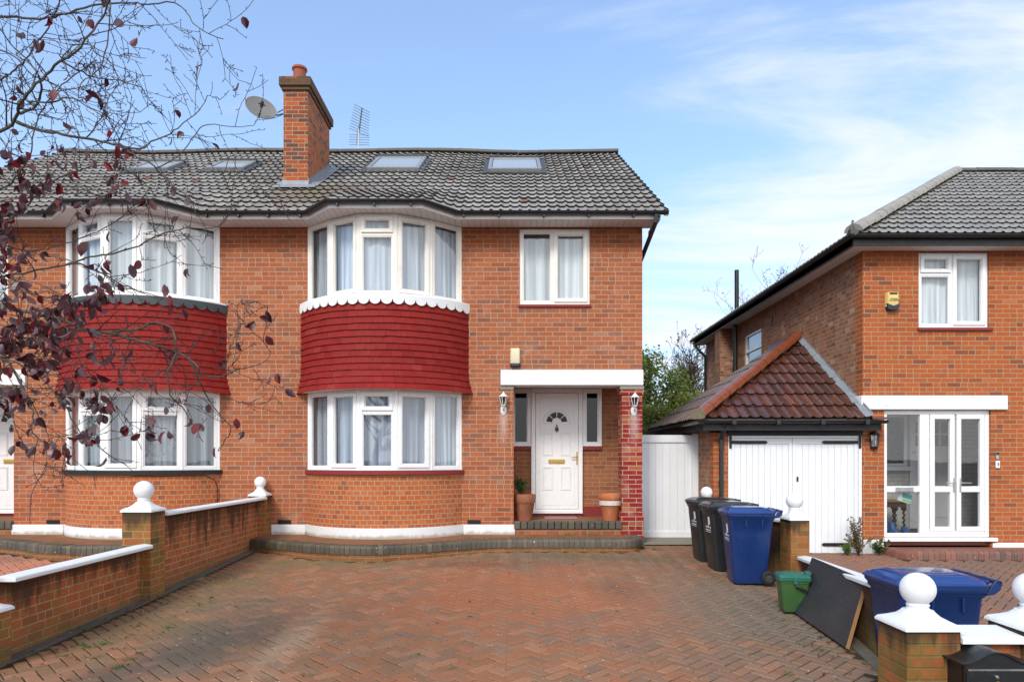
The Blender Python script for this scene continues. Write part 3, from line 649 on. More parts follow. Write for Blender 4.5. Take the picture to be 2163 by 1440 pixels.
def semi(label, left):
    XF[:] = [-8.06, -1.0] if left else [0.0, 1.0]
    sd = 50 if left else 10
    root = thing('semi_detached_house', label, 'house', (0, 0, 0), 0)
    # --- walls
    mb = MB()
    holes_wall(mb, -4.03, 2.12, 0.0, 5.45, 0.0, 0.24, [(-3.3, -0.83, -1, 5.40), (0.123, 1.27, 4.115, 5.345), (0.03, 3, -1, 2.803)])
    mb.box(1.90, 2.12, 0.24, 9.6, 2.861, 5.45); mb.box(1.90, 2.12, 1.31, 9.6, 0.0, 2.861); mb.box(-4.03, 1.90, 9.4, 9.6, 0, 5.45)
    mb.box(-0.19, 0.03, 0.24, 1.07, 0.0, 2.86)
    # gable triangle
    g = [(2.12, 0.02, 5.45), (2.12, 9.6, 5.45), (2.12, RY, RZ-0.12)]
    fin_(mb, 'wall', M_front, root); mb = MB(); mb.rings([g, [(1.95, y, z) for _, y, z in g]])
    fin_(mb, 'gable', M_front, root)
    mb = MB(); holes_wall(mb, -0.19, 2.12, 0.0, 2.86, 1.07, 1.30, [(0.345, 1.256, -1, 2.855), (-0.02, 0.345, 1.81, 2.855), (1.256, 1.60, 1.81, 2.855)])
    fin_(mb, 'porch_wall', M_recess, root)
    mb = MB(); mb.box(0.03, 1.898, 0.241, 1.069, 2.861, 2.90); fin_(mb, 'porch_ceiling', M_soffit, root)
    # floors that close the rooms
    mb = MB(); mb.box(-4.02, 1.89, 1.31, 9.39, 2.86, 2.98); plate(mb, arc(CXB, 1.20, 0.60), 2.80, 2.95, 0.26); mb.box(-4.02, -0.2, 0.25, 1.3, 2.80, 2.95); mb.box(-4.025, -3.97, 0.25, 9.39, 0.0, 5.37); mb.box(-4.02, 1.89, 5.0, 5.05, 0.0, 5.45); mb.box(-4.02, 1.89, 0.25, 9.39, 5.38, 5.44)
    fin_(mb, 'room_interior', M_interior, root)
    # --- plinth
    mb = MB(); a1 = arc(CXB, 1.285, 0.685)
    mb.box(-3.90, -3.345, -0.025, 0.0, 0.15, 0.546); mb.box(-0.785, 0.055, -0.025, 0.0, 0.15, 0.546); mb.box(0.031, 0.055, 0.0, 0.12, 0.15, 0.546)
    ring_wall(mb, arc(CXB, 1.285, 0.690), 0.06, 0.15, 0.548); fin_(mb, 'plinth', M_plinth, root, bevel=0.006)
    mb = MB(); ring_wall(mb, arc(CXB, 1.255, 0.66), 0.10, 0.1, 1.368); fin_(mb, 'bay_wall', M_bay, root)
    for xa in (-3.80, -0.72):
        mb = MB(); mb.box(xa, xa+0.215, -0.008, 0.02, 0.555, 0.62)
        for k in range(8): mb.box(xa+0.012+k*0.026, xa+0.022+k*0.026, -0.013, -0.008, 0.562, 0.613)
        fin_(mb, 'air_brick', M_blackpaint, root)
    # --- bay windows
    V = [(-3.305, 0.0), (-2.87, -0.35), (-2.35, -0.62), (-1.78, -0.62), (-1.26, -0.35), (-0.825, 0.0)]
    kinds = ['plain', 'top', 'casement', 'top', 'plain'] if left else ['plain', 'casement', 'top', 'casement', 'plain']
    fm = M_white if left else M_cream
    for lv, (z0, z1) in enumerate(((1.43, 2.672), (4.12, ZS-0.002))):
        for k in range(5):
            window(root, V[k], V[k+1], z0, z1, kinds[k], mat=(fm if lv else M_white), net=(M_net_w if left and lv else (M_net_g if (left or k == 0) else (M_net if lv or k == 4 else M_net_b))), seed=sd+lv*7+k, top_h=0.34 if not lv else 0.31, gap=(0.05 if not lv else 0.08), cn=-0.12, ext=((0.16 if k == 0 else -0.03), (0.16 if k == 4 else -0.03)))
        mb = MB()
        for k in range(0, 6):                        # posts where the lights meet
            p = Vector((*V[k], 0)); dirn = (p-Vector((CXB, 0.85, 0))).normalized()
            if k in (0, 5): dirn = Vector((-0.6 if k == 0 else 0.6, -0.8, 0)).normalized()
            c = p-dirn*0.035
            mb.tube([c+Vector((0, 0, z0+0.003)), c+Vector((0, 0, z1-0.003))], 0.042, 8)
        fin_(mb, 'bay_post', fm if lv else M_white, root, smooth=True)
    # --- sills
    mb = MB(); plate(mb, arc(CXB, 1.30, 0.715), 1.368, 1.428, -0.001); s_ = fin_(mb, 'window_sill', M_blackpaint if left else M_redpaint, root, bevel=0.012)
    mb = MB(); plate(mb, arc(CXB, 1.375, 0.755), 4.088, 4.118, 0.0); fin_(mb, 'bay_sill', M_white, root, bevel=0.006)
    # --- hung tiles
    def ab(z, off):
        fl = max(0.0, (3.02-z)/0.37)**1.7
        return 1.335+0.07*fl+off, 0.735+0.13*fl+off
    mb = MB(); rows = 14; gz = (4.075-2.66)/rows; rnd = random.Random(sd)
    for r in range(rows):
        zb = 2.66+r*gz; zt = zb+gz*1.25; a, b = ab(zb, 0); pts = arc(CXB, a, b, 400); L = 0; acc = [0]
        for i in range(400): acc.append(acc[-1]+math.hypot(pts[i+1][0]-pts[i][0], pts[i+1][1]-pts[i][1]))
        L = acc[-1]; tw = 0.158; s = -(tw/2 if r % 2 else 0)+rnd.uniform(-0.02, 0.02)
        while s < L-0.01:
            w = tw+rnd.uniform(-0.006, 0.006); f0 = max(0, s)/L; f1 = min(L, s+w-0.0025)/L; s += w
            if f1-f0 < 0.002: continue
            dz = rnd.uniform(-0.006, 0.004) if rnd.random() < 0.35 else rnd.uniform(-0.001, 0.001); do = rnd.uniform(0, 0.003)
            def q(f, z, off):
                a, b = ab(z, off); r_ = (a*a+b*b)/(2*b); th = math.asin(a/r_); t = -th+2*th*f
                return (CXB+r_*math.sin(t), -(r_*math.cos(t)-(r_-b)), z)
            zb_ = zb+dz
            P8 = [q(f0, zb_, 0.036+do), q(f1, zb_, 0.036+do), q(f1, zb_, 0.010), q(f0, zb_, 0.010), q(f0, zt, 0.011+do), q(f1, zt, 0.011+do), q(f1, zt, -0.004), q(f0, zt, -0.004)]
            bb = len(mb.v); mb.v += P8
            for F in ((0,3,2,1),(4,5,6,7),(0,1,5,4),(1,2,6,5),(2,3,7,6),(3,0,4,7)): mb.fi([bb+i for i in F])
    fin_(mb, 'hung_tiles', M_hangtile, root)
    mb = MB(); ring_wall(mb, arc(CXB, 1.325, 0.725), 0.08, 2.70, 4.087); plate(mb, arc(CXB, 1.38, 0.84), 2.672, 2.70, 0.0); fin_(mb, 'bay_soffit', M_cream, root)
    # --- scalloped trim
    mb = MB(); pts = arc(CXB, 1.385, 0.79, 19*14); n = len(pts)
    outer_t, outer_b, in_t, in_b = [], [], [], []
    for i, (x, y) in enumerate(pts):
        f = (i/14.0) % 1.0; zb = 4.035-0.085*math.sqrt(max(0, 1-(2*f-1)**2))
        a = Vector((x-CXB, y-0.7, 0)).normalized()
        outer_t.append(Vector((x, y, 4.086))); outer_b.append(Vector((x, y, zb))); in_t.append(Vector((x, y, 4.086))-a*0.02); in_b.append(Vector((x, y, zb))-a*0.02)
    for i in range(n-1):
        mb.face([outer_b[i], outer_b[i+1], outer_t[i+1], outer_t[i]]); mb.face([in_b[i+1], in_b[i], in_t[i], in_t[i+1]]); mb.face([outer_b[i+1], outer_b[i], in_b[i], in_b[i+1]])
    fin_(mb, 'scalloped_trim', M_leadscallop if left else M_paint, root, recalc=False)
    # --- upper window
    window(root, (0.123, 0.03), (1.27, 0.03), 4.115, 5.345, 'two', seed=sd+30, mat=M_cream, net=M_net_w, split=0.475, gap=0.13, cn=-0.10, ext=(0.05, 0.05))
    mb = MB(); mb.box(0.105, 1.288, -0.035, 0.06, 4.065, 4.112); fin_(mb, 'window_sill', M_redpaint, root, bevel=0.01)
    # --- eaves
    mb = MB(); poly = [(x, y) for x, y in FASCIA]+[(2.33, 0.06), (-4.03, 0.06)]
    mb.rings([[(x, y, ZS) for x, y in poly], [(x, y, ZS+0.012) for x, y in poly]]); so = fin_(mb, 'soffit', M_soffit_b, root)
    mb = MB(); sweep(mb, FASCIA, [(0, ZS-0.012), (0.016, ZS-0.012), (0.016, ZS+0.092), (0, ZS+0.092)]); mb.box(2.315, 2.332, -0.40, 0.5, ZS-0.013, ZS+0.09); fin_(mb, 'fascia', M_fascia, root, bevel=0.003)
    mb = MB(); sweep(mb, FASCIA[:-1]+[(2.44, -0.385)], gutter_prof(0.017, ZS+0.092, 0.052), caps=True)
    for x, y in [(-3.8, -0.49), (-3.3, -0.49), (-2.6, -0.86), (-2.05, -0.86), (-1.5, -0.86), (-0.75, -0.49), (-0.2, -0.49), (0.5, -0.49), (1.2, -0.49), (1.9, -0.49), (2.3, -0.49)]:
        y = -0.385 if y > -0.6 else y; mb.box(x-0.012, x+0.012, y-0.085, y-0.018, ZS+0.008, ZS+0.045)
    fin_(mb, 'gutter', M_black, root, smooth=True)
    if not left:
        mb = MB(); mb.tube([(2.25, -0.46, 5.41), (2.25, -0.46, 5.31), (2.17, 0.50, 4.92), (2.165, 0.56, 4.80), (2.165, 0.56, 0.3)], 0.036, 10); fin_(mb, 'downpipe', M_black, root, smooth=True)
    # --- roof
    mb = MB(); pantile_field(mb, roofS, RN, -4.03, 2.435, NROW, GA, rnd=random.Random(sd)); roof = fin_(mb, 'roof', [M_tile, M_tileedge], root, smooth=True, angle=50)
    mb = MB(); nx = 36
    for i in range(nx):
        for j in range(18):
            xa, xb = -4.03+6.49*i/nx, -4.03+6.49*(i+1)/nx; ta, tb = SL*j/18, SL*(j+1)/18-(0.02 if j == 17 else 0)
            mb.face([roofS(xa, ta)-RN*0.02, roofS(xb, ta)-RN*0.02, roofS(xb, tb)-RN*0.02, roofS(xa, tb)-RN*0.02])
    by = 2*RY-EY
    mb.face([(-4.03, RY, RZ-0.02), (2.47, RY, RZ-0.02), (2.47, by, ZE), (-4.03, by, ZE)])
    fin_(mb, 'roof_deck', M_ridge, roof)
    mb = MB(); xs = [-4.03+6.5*i/14 for i in range(15)]
    rr = random.Random(4)
    for i in range(14): half_round(mb, (xs[i], RY, RZ+0.015+sag(xs[i])), (xs[i+1], RY, RZ+0.015+sag(xs[i+1])), 0.125, seg=0.46, squash=0.75, rnd=rr)
    fin_(mb, 'ridge_tiles', M_ridge, roof, smooth=True, angle=60)
    # verge
    mb = MB()
    for t in range(18):
        a = roofS(2.435, t*GA); b = roofS(2.435, (t+1)*GA)
        mb.rings([[a+Vector((0.004,0,-0.01)), a+Vector((-0.05,0,-0.01)), a+Vector((-0.05,0,-0.07)), a+Vector((0.004,0,-0.07))], [b+Vector((0.004,0,0.02)), b+Vector((-0.05,0,0.02)), b+Vector((-0.05,0,-0.05)), b+Vector((0.004,0,-0.05))]])
    fin_(mb, 'verge', M_mortarverge, roof)
    # skylights (x range, distance range from camera)
    def skylight(x0, x1, d0, d1):
        def onr(x, d): f = (RY-(d-CD))/(RY-EY); return roofS(x, f*SL)
        a, b = onr(x0, d1), onr(x0, d0); u = Vector((1, 0, 0)); s = (b-a).normalized(); L = (b-a).length; W = x1-x0
        fr = lambda U, Nn, Z: a+u*U+s*Z+RN*Nn
        mb = MB(); mb.box(-0.02, W+0.02, 0.02, 0.09, -0.035, -0.001, fr); fin_(mb, 'skylight_apron', M_skyhood, roof)
        mb = MB(); rect_frame(mb, fr, 0, W, 0, L, 0.075, 0.02, 0.100, 0.06); k = fin_(mb, 'skylight', M_skyframe, roof, bevel=0.01)
        mb = MB(); rect_frame(mb, fr, -0.10, W+0.10, -0.08, L+0.20, 0.12, 0.012, 0.050); fin_(mb, 'skylight_flashing', M_leadscallop, roof, bevel=0.008)
        g = MB(); g.box(0.085, W-0.085, 0.075, 0.085, 0.065, L-0.085, fr); fin_(g, 'skylight_pane', M_skypane, roof)
        g = MB(); g.box(-0.012, W+0.012, 0.06, 0.122, -0.03, 0.035, fr); fin_(g, 'skylight_hood', M_skyhood, roof, bevel=0.004)
    if left:
        for x0, x1 in ((-1.15, -0.40), (-2.68, -1.92)): skylight(x0, x1, 13.74, 14.45)
    else:
        for x0, x1 in ((-2.92, -1.86), (-0.48, 0.60)): skylight(x0, x1, 13.74, 15.0)
    # --- lintel and pillar
    mb = MB(); mb.box(-0.182, 2.13, -0.045, 0.001, 2.803, 3.05); mb.box(-0.182, 2.13, 0.001, 0.22, 2.790, 2.802); fin_(mb, 'porch_lintel', M_paint, root, bevel=0.008)
    mb = MB(); mb.box(-0.19, 0.03, -0.012, 0.0, 2.735, 2.800); fin_(mb, 'padstone', M_concrete, root, bevel=0.004); mb = MB(); mb.box(1.755, 2.145, -0.03, 0.43, 2.735, 2.789); cap = fin_(mb, 'padstone', M_concrete, root, bevel=0.006)
    mb = MB(); mb.box(1.79, 2.12, 0.0, 0.40, 0.30, 2.735); pil = fin_(mb, 'pillar', M_pillar, root)
    mb = MB(); mb.box(1.765, 2.138, -0.018, 0.42, 0.30, 0.735); fin_(mb, 'pillar_base', M_pillar, pil)
    mb = MB(); mb.box(1.765, 2.138, -0.018, 0.42, 2.655, 2.734); fin_(mb, 'pillar_band', M_pillar, pil)
    # --- porch floor / step
    mb = MB(); mb.box(0.032, 1.788, 0.06, 1.069, 0.3, 0.592); fin_(mb, 'porch_floor', M_steptop, root)
    mb = MB(); n = 16; w = (1.788-0.034)/n
    for k in range(n): mb.box(0.034+k*w+0.003, 0.034+(k+1)*w-0.003, -0.055, 0.10, 0.468, 0.602)
    fin_(mb, 'porch_step', M_edge, root, bevel=0.02, segs=3)
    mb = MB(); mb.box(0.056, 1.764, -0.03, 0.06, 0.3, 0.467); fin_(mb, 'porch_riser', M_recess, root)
    mb = MB()
    for xa, xb in ((0.032, 0.343), (1.258, 1.90)): mb.box(xa, xb, 1.045, 1.069, 0.592, 0.765)
    mb.box(0.343, 1.258, 1.03, 1.069, 0.592, 0.640)
    fin_(mb, 'skirting', M_redpaint, root)
    # --- front door
    fy = 1.04
    fr = frame((0.345, fy), (1.256, fy)); W = 0.911
    mb = MB(); rect_frame(mb, fr, 0, W, 0.642, 2.855, 0.075, -0.06, 0.03); member(mb, fr, -0.0, W, 0.03, 0.055, 0.645, 0.70)
    frame_o = fin_(mb, 'door_frame', M_white, root, bevel=0.006)
    DX0, DX1, DZ0, DZ1 = 0.425, 1.176, 0.722, 2.775
    mb = MB(); mb.box(DX0, DX1, fy-0.035, fy+0.02, DZ0, DZ1); y = fy-0.035
    def panel(x0, x1, z0, z1):
        for i, (o, w, hgt) in enumerate(((0, 0.014, 0.012), (0.026, 0.006, 0.006))):
            mb.box(x0+o, x1-o, y-hgt, y-0.0005, z0+o, z0+o+w); mb.box(x0+o, x1-o, y-hgt, y-0.0005, z1-o-w, z1-o)
            mb.box(x0+o, x0+o+w, y-hgt, y-0.0005, z0+o+w, z1-o-w); mb.box(x1-o-w, x1-o, y-hgt, y-0.0005, z0+o+w, z1-o-w)
    for x0, x1 in ((0.546, 0.727), (0.866, 1.045)): panel(x0, x1, 1.673, 2.075); panel(x0, x1, 1.064, 1.473)
    for x0, x1, z0, z1 in ((DX0+0.07, DX1-0.07, 2.68, 2.686), (DX0+0.07, DX1-0.07, 0.80, 0.806), (DX0+0.07, DX0+0.076, 0.806, 2.68), (DX1-0.076, DX1-0.07, 0.806, 2.68)): mb.box(x0, x1, y-0.006, y-0.0005, z0, z1)
    cx, cz = 0.797, 2.245                            # fan-shaped glazing surround
    for r0, r1, h0 in ((0.232, 0.250, 0.016), (0.190, 0.226, 0.010), (0.045, 0.085, 0.010)):
        K = 28; ri = []
        for k in range(K+1):
            t = math.pi*k/K; c, s2 = math.cos(t), math.sin(t)
            ri.append([(cx+c*r0, y-0.0004, cz+s2*r0), (cx+c*r1, y-0.0004, cz+s2*r1), (cx+c*r1, y-h0, cz+s2*r1), (cx+c*r0, y-h0, cz+s2*r0)])
        mb.rings(ri)
    mb.box(cx-0.25, cx-0.085, y-0.012, y-0.0005, cz-0.016, cz-0.001); mb.box(cx+0.085, cx+0.25, y-0.012, y-0.0005, cz-0.016, cz-0.001)
    door = fin_(mb, 'front_door', M_white, root, bevel=0.003)
    mb = MB()
    for k in range(4):
        t0 = math.pi*(k+0.06+0.10*(k == 0))/4; t1 = math.pi*(k+0.94-0.10*(k == 3))/4; q = 8
        ri = []
        for j in range(q+1):
            t = t0+(t1-t0)*j/q; c, s2 = math.cos(t), math.sin(t); ri.append([(cx+c*0.088, y-0.003, cz+s2*0.088+0.004), (cx+c*0.187, y-0.003, cz+s2*0.187+0.004)])
        for j in range(q): mb.face([ri[j][0], ri[j][1], ri[j+1][1], ri[j+1][0]])
    fin_(mb, 'fanlight_pane', M_fan, door)
    mb = MB(); mb.box(0.650, 0.936, y-0.014, y-0.001, 1.528, 1.606); mb.box(0.668, 0.918, y-0.020, y-0.014, 1.543, 1.591); fin_(mb, 'letter_box', M_brass, door, bevel=0.004)
    mb = MB(); mb.box(1.142, 1.166, y-0.012, y-0.001, 1.51, 1.735); mb.tube([(1.154, y-0.01, 1.645), (1.154, y-0.05, 1.645), (1.145, y-0.055, 1.645), (1.05, y-0.055, 1.64)], 0.010, 8); fin_(mb, 'door_handle', M_brass, door, smooth=True, bevel=0.002)
    mb = MB(); mb.lathe([(0.001, -0.02), (0.030, -0.012), (0.036, 0), (0.030, 0.012), (0.001, 0.02)], (0.797, y-0.012, 2.135), 12); mb.box(0.785, 0.809, y-0.022, y-0.001, 2.09, 2.215); mb.tube([(0.775, y-0.02, 2.17), (0.778, y-0.03, 2.11), (0.797, y-0.034, 2.085), (0.816, y-0.03, 2.11), (0.819, y-0.02, 2.17)], 0.006, 6); fin_(mb, 'door_knocker', M_iron, door, smooth=True)
    # sidelights
    for x0, x1 in ((-0.02, 0.345), (1.256, 1.60)):
        w_ = window(root, (x0, 1.045), (x1, 1.045), 1.835, 2.855, 'plain', seed=3, curtain=False, glassm=M_glass_dark, name='sidelight', fw=0.062)
        mb = MB(); mb.box(max(0.032, x0), x1, 1.03, 1.10, 1.765, 1.832); fin_(mb, 'window_sill', M_redpaint, root, bevel=0.008)
    mb = MB(); mb.box(-0.02, 1.62, 1.32, 1.36, 0.5, 2.86); fin_(mb, 'hall_interior', M_dark, root)
    XF[:] = [0.0, 1.0]
    return root, roof

house_r, roof_r = semi('brick house with white scalloped trim over red hung tiles, chimney and red-pillared porch', False)
house_l, roof_l = semi('left half of the brick pair, dark scallops over its red bay, behind bare branches', True)

# --- chimney on the party line, carried by the right-hand house
CX0, CX1, CY0, CY1 = -4.10, -3.66, 12.26-CD, 13.70-CD
mb = MB(); mb.box(CX0, CX1, CY0, CY1, 6.0, 8.22); chim = mb.build('chimney', M_chim, roof_r)
mb = MB(); mb.box(CX0-0.03, CX1+0.03, CY0-0.03, CY1+0.03, 8.221, 8.285); mb.box(CX0-0.065, CX1+0.065, CY0-0.065, CY1+0.065, 8.286, 8.44); mb.box(CX0-0.03, CX1+0.03, CY0-0.03, CY1+0.03, 8.441, 8.465)
mb.build('chimney_cap', M_chimcap, roof_r, bevel=0.006)
mb = MB(); mb.lathe([(0.125, 8.44), (0.118, 8.46), (0.112, 8.62), (0.113, 8.70), (0.135, 8.715), (0.137, 8.745), (0.128, 8.76), (0.10, 8.76), (0.098, 8.62), (0.0, 8.62)], (-3.885, CY0+0.24, 0), 24); mb.build('chimney_pot', M_pot, roof_r, smooth=True)
def rz(y): return RZ+(ZE-RZ)*(RY-y)/(RY-EY)
mb = MB(); zf = rz(CY0)
mb.box(CX0-0.012, CX1+0.012, CY0-0.012, CY0-0.001, zf-0.05, zf+0.15); mb.rings([[(CX0-0.16, CY0-0.01, rz(CY0)+0.075), (CX1+0.16, CY0-0.01, rz(CY0)+0.075), (CX1+0.16, CY0-0.15, rz(CY0-0.15)+0.07), (CX0-0.16, CY0-0.15, rz(CY0-0.15)+0.07)], [(CX0-0.16, CY0-0.01, rz(CY0)+0.08), (CX1+0.16, CY0-0.01, rz(CY0)+0.08), (CX1+0.16, CY0-0.15, rz(CY0-0.15)+0.075), (CX0-0.16, CY0-0.15, rz(CY0-0.15)+0.075)]])
ns = 15
for sx, s in ((CX1, 1), (CX0, -1)):                  # stepped lead up both flanks
    for k in range(ns):
        ya = CY0+(CY1-CY0)*k/ns; yb = CY0+(CY1-CY0)*(k+1)/ns; z0 = rz(ya)-0.02
        mb.rings([[(sx+s*0.001, ya, z0), (sx+s*0.001, yb, z0+0.08), (sx+s*0.001, yb, rz(yb)+0.12), (sx+s*0.001, ya, rz(ya)+0.20)], [(sx+s*0.012, ya, z0), (sx+s*0.012, yb, z0+0.08), (sx+s*0.012, yb, rz(yb)+0.12), (sx+s*0.012, ya, rz(ya)+0.20)]])
    for k in range(10):
        ya = CY0-0.05+(CY1-CY0+0.2)*k/10; yb = CY0-0.05+(CY1-CY0+0.2)*(k+1)/10; o = 0.01*(k % 2)
        mb.rings([[(sx+s*0.01, ya, rz(ya)+0.075+o), (sx+s*0.01, yb, rz(yb)+0.075+o), (sx+s*0.17, yb, rz(yb)+0.055+o), (sx+s*0.17, ya, rz(ya)+0.055+o)], [(sx+s*0.01, ya, rz(ya)+0.083+o), (sx+s*0.01, yb, rz(yb)+0.083+o), (sx+s*0.17, yb, rz(yb)+0.063+o), (sx+s*0.17, ya, rz(ya)+0.063+o)]])
mb.build('chimney_flashing', M_lead, roof_r)

# ============================================================ the neighbour's house on the right
NX0, NX1, NY0, NY1 = 5.70, 14.5, 0.0, 8.95
nb = thing('detached_house', 'orange brick house with hipped grey roof and white glazed porch, right of the garage', 'house')
mb = MB(); holes_wall(mb, NX0, NX1, -0.5, 5.02, NY0, NY0+0.24, [(6.61, 7.75, 3.74, 4.96), (6.05, 7.78, -1, 2.403)])
fin_(mb, 'front_wall', M_nfront, nb)
mb = MB()
holes = [(15.60-CD, 16.75-CD, 3.4, 4.62), (17.35-CD, 17.95-CD, 3.4, 4.62)]
# side wall facing the gap; built along y
ys = sorted({NY0+0.002, NY1, *[h[0] for h in holes], *[h[1] for h in holes]}); zs = sorted({-0.5, 5.02, 3.4, 4.62})
for i in range(len(ys)-1):
    for j in range(3):
        cy, cz = (ys[i]+ys[i+1])/2, (zs[j]+zs[j+1])/2
        if any(h[0] < cy < h[1] and h[2] < cz < h[3] for h in holes): continue
        mb.box(NX0+0.0015 if False else NX0+0.002, NX0+0.24, max(ys[i], 0.241), ys[i+1], zs[j], zs[j+1])
mb.box(NX0+0.25, NX1, NY1-0.24, NY1-0.002, -0.5, 5.02); mb.box(NX1-0.24, NX1-0.002, 0.25, NY1-0.25, -0.5, 5.02)
fin_(mb, 'side_wall', M_nside, nb)
mb = MB(); mb.box(5.40, NX0+0.05, 17.72-CD, 18.15-CD, 3.3, 4.98)
mb.rings([[(5.02, 17.72-CD, 0), (5.75, 17.72-CD, 0), (5.75, 17.72-CD, 3.3), (5.40, 17.72-CD, 3.3), (5.02, 17.72-CD, 2.8)], [(5.02, 18.15-CD, 0), (5.75, 18.15-CD, 0), (5.75, 18.15-CD, 3.3), (5.40, 18.15-CD, 3.3), (5.02, 18.15-CD, 2.8)]])
mb.v = [v for v in mb.v]
fin_(mb, 'flue_breast', M_nside, nb)
mb = MB(); mb.box(NX0-0.004, NX0, 14.05-CD, 14.28-CD, 4.02, 4.10); mb.box(NX0-0.02, NX0, 14.9-CD, 15.0-CD, 5.02-0.42, 5.02-0.30); fin_(mb, 'air_brick', M_blackpaint, nb)
# eaves
OV = 0.28
E0x, E0y = NX0-OV, NY0-OV; E1x, E1y = NX1+OV, NY1+OV; NZS = 4.985; NZE = 5.14
ring = [(E0x, E1y), (E0x, E0y), (E1x, E0y)]
mb = MB(); mb.box(E0x, E1x, E0y, NY0+0.01, NZS, NZS+0.012); mb.box(E0x, NX0+0.01, NY0+0.011, E1y, NZS, NZS+0.012); fin_(mb, 'soffit', M_nsoffit if 'M_nsoffit' in globals() else M_paint, nb)
mb = MB(); sweep(mb, ring, [(0, NZS-0.01), (0.02, NZS-0.01), (0.02, NZS+0.13), (0, NZS+0.13)]); fin_(mb, 'fascia', M_blackpaint, nb)
mb = MB(); sweep(mb, ring, gutter_prof(0.021, NZS+0.150)); fin_(mb, 'gutter', M_black, nb, smooth=True)
TANN = 3.0/4.62; NH = 4.62; NRZ = NZE+2.93
SLN = math.hypot(NH+0.05, 3.0); NR = 17; GN = SLN/NR
fY0 = E0y-0.05; fX0 = E0x-0.05
def nS(x, t): f = t/SLN; return Vector((x, fY0+(NH+0.05)*(1-f), NRZ-2.93*f))
NNf = Vector((0, -3.0, NH+0.05)).normalized()
def nSl(y, t): f = t/SLN; return Vector((fX0+(NH+0.05)*(1-f), y, NRZ-2.93*f))
NNl = Vector((-3.0, 0, NH+0.05)).normalized()
mb = MB(); pantile_field(mb, nS, NNf, fX0, 13.0, NR, GN, clampf=lambda t: (fX0+(NH+0.05)*(1-t/SLN), 13.0), rnd=random.Random(9))
pantile_field(mb, nSl, NNl, fY0, NY1+OV, NR, GN, clampf=lambda t: (fY0+(NH+0.05)*(1-t/SLN), NY1+OV-(NH+0.05)*(1-t/SLN)+0.0), rnd=random.Random(8))
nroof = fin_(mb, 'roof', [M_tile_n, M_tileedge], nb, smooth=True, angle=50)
mb = MB(); A = Vector((fX0+NH+0.05, fY0+NH+0.05, NRZ-0.02)); Bp = Vector((13.0, A.y, A.z)); o = Vector((0, 0, -0.02))
c0 = Vector((fX0, fY0, NZE-0.02)); c1 = Vector((13.0, fY0, NZE-0.02)); c2 = Vector((fX0, NY1+OV, NZE-0.02)); c3 = Vector((13.0, NY1+OV, NZE-0.02))
mb.face([c0, c1, Bp, A]); mb.face([c2, c0, A]); mb.face([c3, c2, A, Bp]); mb.box(fX0+0.03, E1x, E0y+0.03, NY1+OV, NZS+0.013, NZS+0.10); fin_(mb, 'roof_deck', M_ridge, nroof)
mb = MB(); half_round(mb, c0+Vector((0.03, 0.03, 0.07)), A+Vector((0, 0, 0.045)), 0.135, seg=0.34, squash=0.85, rnd=random.Random(2)); fin_(mb, 'hip_tiles', M_ridge_n, nroof, smooth=True, angle=60)
mb = MB(); half_round(mb, A+Vector((0.0, 0, 0.03)), Bp+Vector((0, 0, 0.03)), 0.12, seg=0.45, squash=0.8); fin_(mb, 'ridge_tiles', M_ridge, nroof, smooth=True, angle=60)
mb = MB(); mb.tube([c0+Vector((0, 0, 0.04)), c0+Vector((-0.03, -0.03, 0.09)), c0+Vector((-0.02, -0.02, 0.17)), c0+Vector((0.01, 0.01, 0.24))], [0.10, 0.05, 0.012, 0.02], 8); fin_(mb, 'hip_iron', M_iron, nroof)
# side windows (frames seen obliquely)
for k, (ya, yb) in enumerate(((15.60, 16.75), (17.35, 17.95))):
    fr = lambda U, N_, Z, ya=ya: Vector((NX0+0.03-N_, ya-CD+U, Z)); L = yb-ya
    mb = MB(); rect_frame(mb, fr, 0, L, 3.4, 4.62, 0.06, -0.07, 0.0); member(mb, fr, 0.06, L-0.06, -0.06, 0.01, 4.18, 4.25)
    w_ = fin_(mb, 'side_window', M_white, nb, bevel=0.005)
    g = MB(); g.face([fr(0.06, -0.03, 3.46), fr(L-0.06, -0.03, 3.46), fr(L-0.06, -0.03, 4.56), fr(0.06, -0.03, 4.56)]); fin_(g, 'pane', M_glass, w_)
    fin_(curtain_mesh(fr, 0.02, L-0.02, 3.43, 4.6, -0.14, random.Random(k), 0.01), 'blind', M_net_g, w_, smooth=True)
    mb = MB(); mb.box(NX0-0.03, NX0+0.04, ya-CD-0.03, yb-CD+0.03, 3.34, 3.397); fin_(mb, 'window_sill', M_redpaint, nb)
mb = MB(); mb.tube([(NX0-0.09, 17.15-CD, 0), (NX0-0.09, 17.15-CD, 4.96)], 0.055, 10); mb.tube([(NX0-0.09, 17.15-CD, 3.75), (NX0-0.09, 17.15-CD, 3.9)], 0.075, 10); mb.tube([(NX0-0.09, 17.15-CD, 4.95), (NX0-0.05, 17.15-CD, 5.3), (NX0-0.05, 17.15-CD, 6.35)], 0.055, 10); fin_(mb, 'soil_pipe', M_black, nb, smooth=True)
mb = MB(); yb = E1y-0.05; mb.tube([(E0x+0.0, yb-0.1, NZS+0.10), (E0x+0.02, yb-0.15, NZS-0.1), (NX0-0.06, NY1-0.12, NZS-0.38), (NX0-0.05, NY1-0.1, NZS-0.5), (NX0-0.05, NY1-0.1, 0)], 0.036, 10); fin_(mb, 'downpipe', M_black, nb, smooth=True)
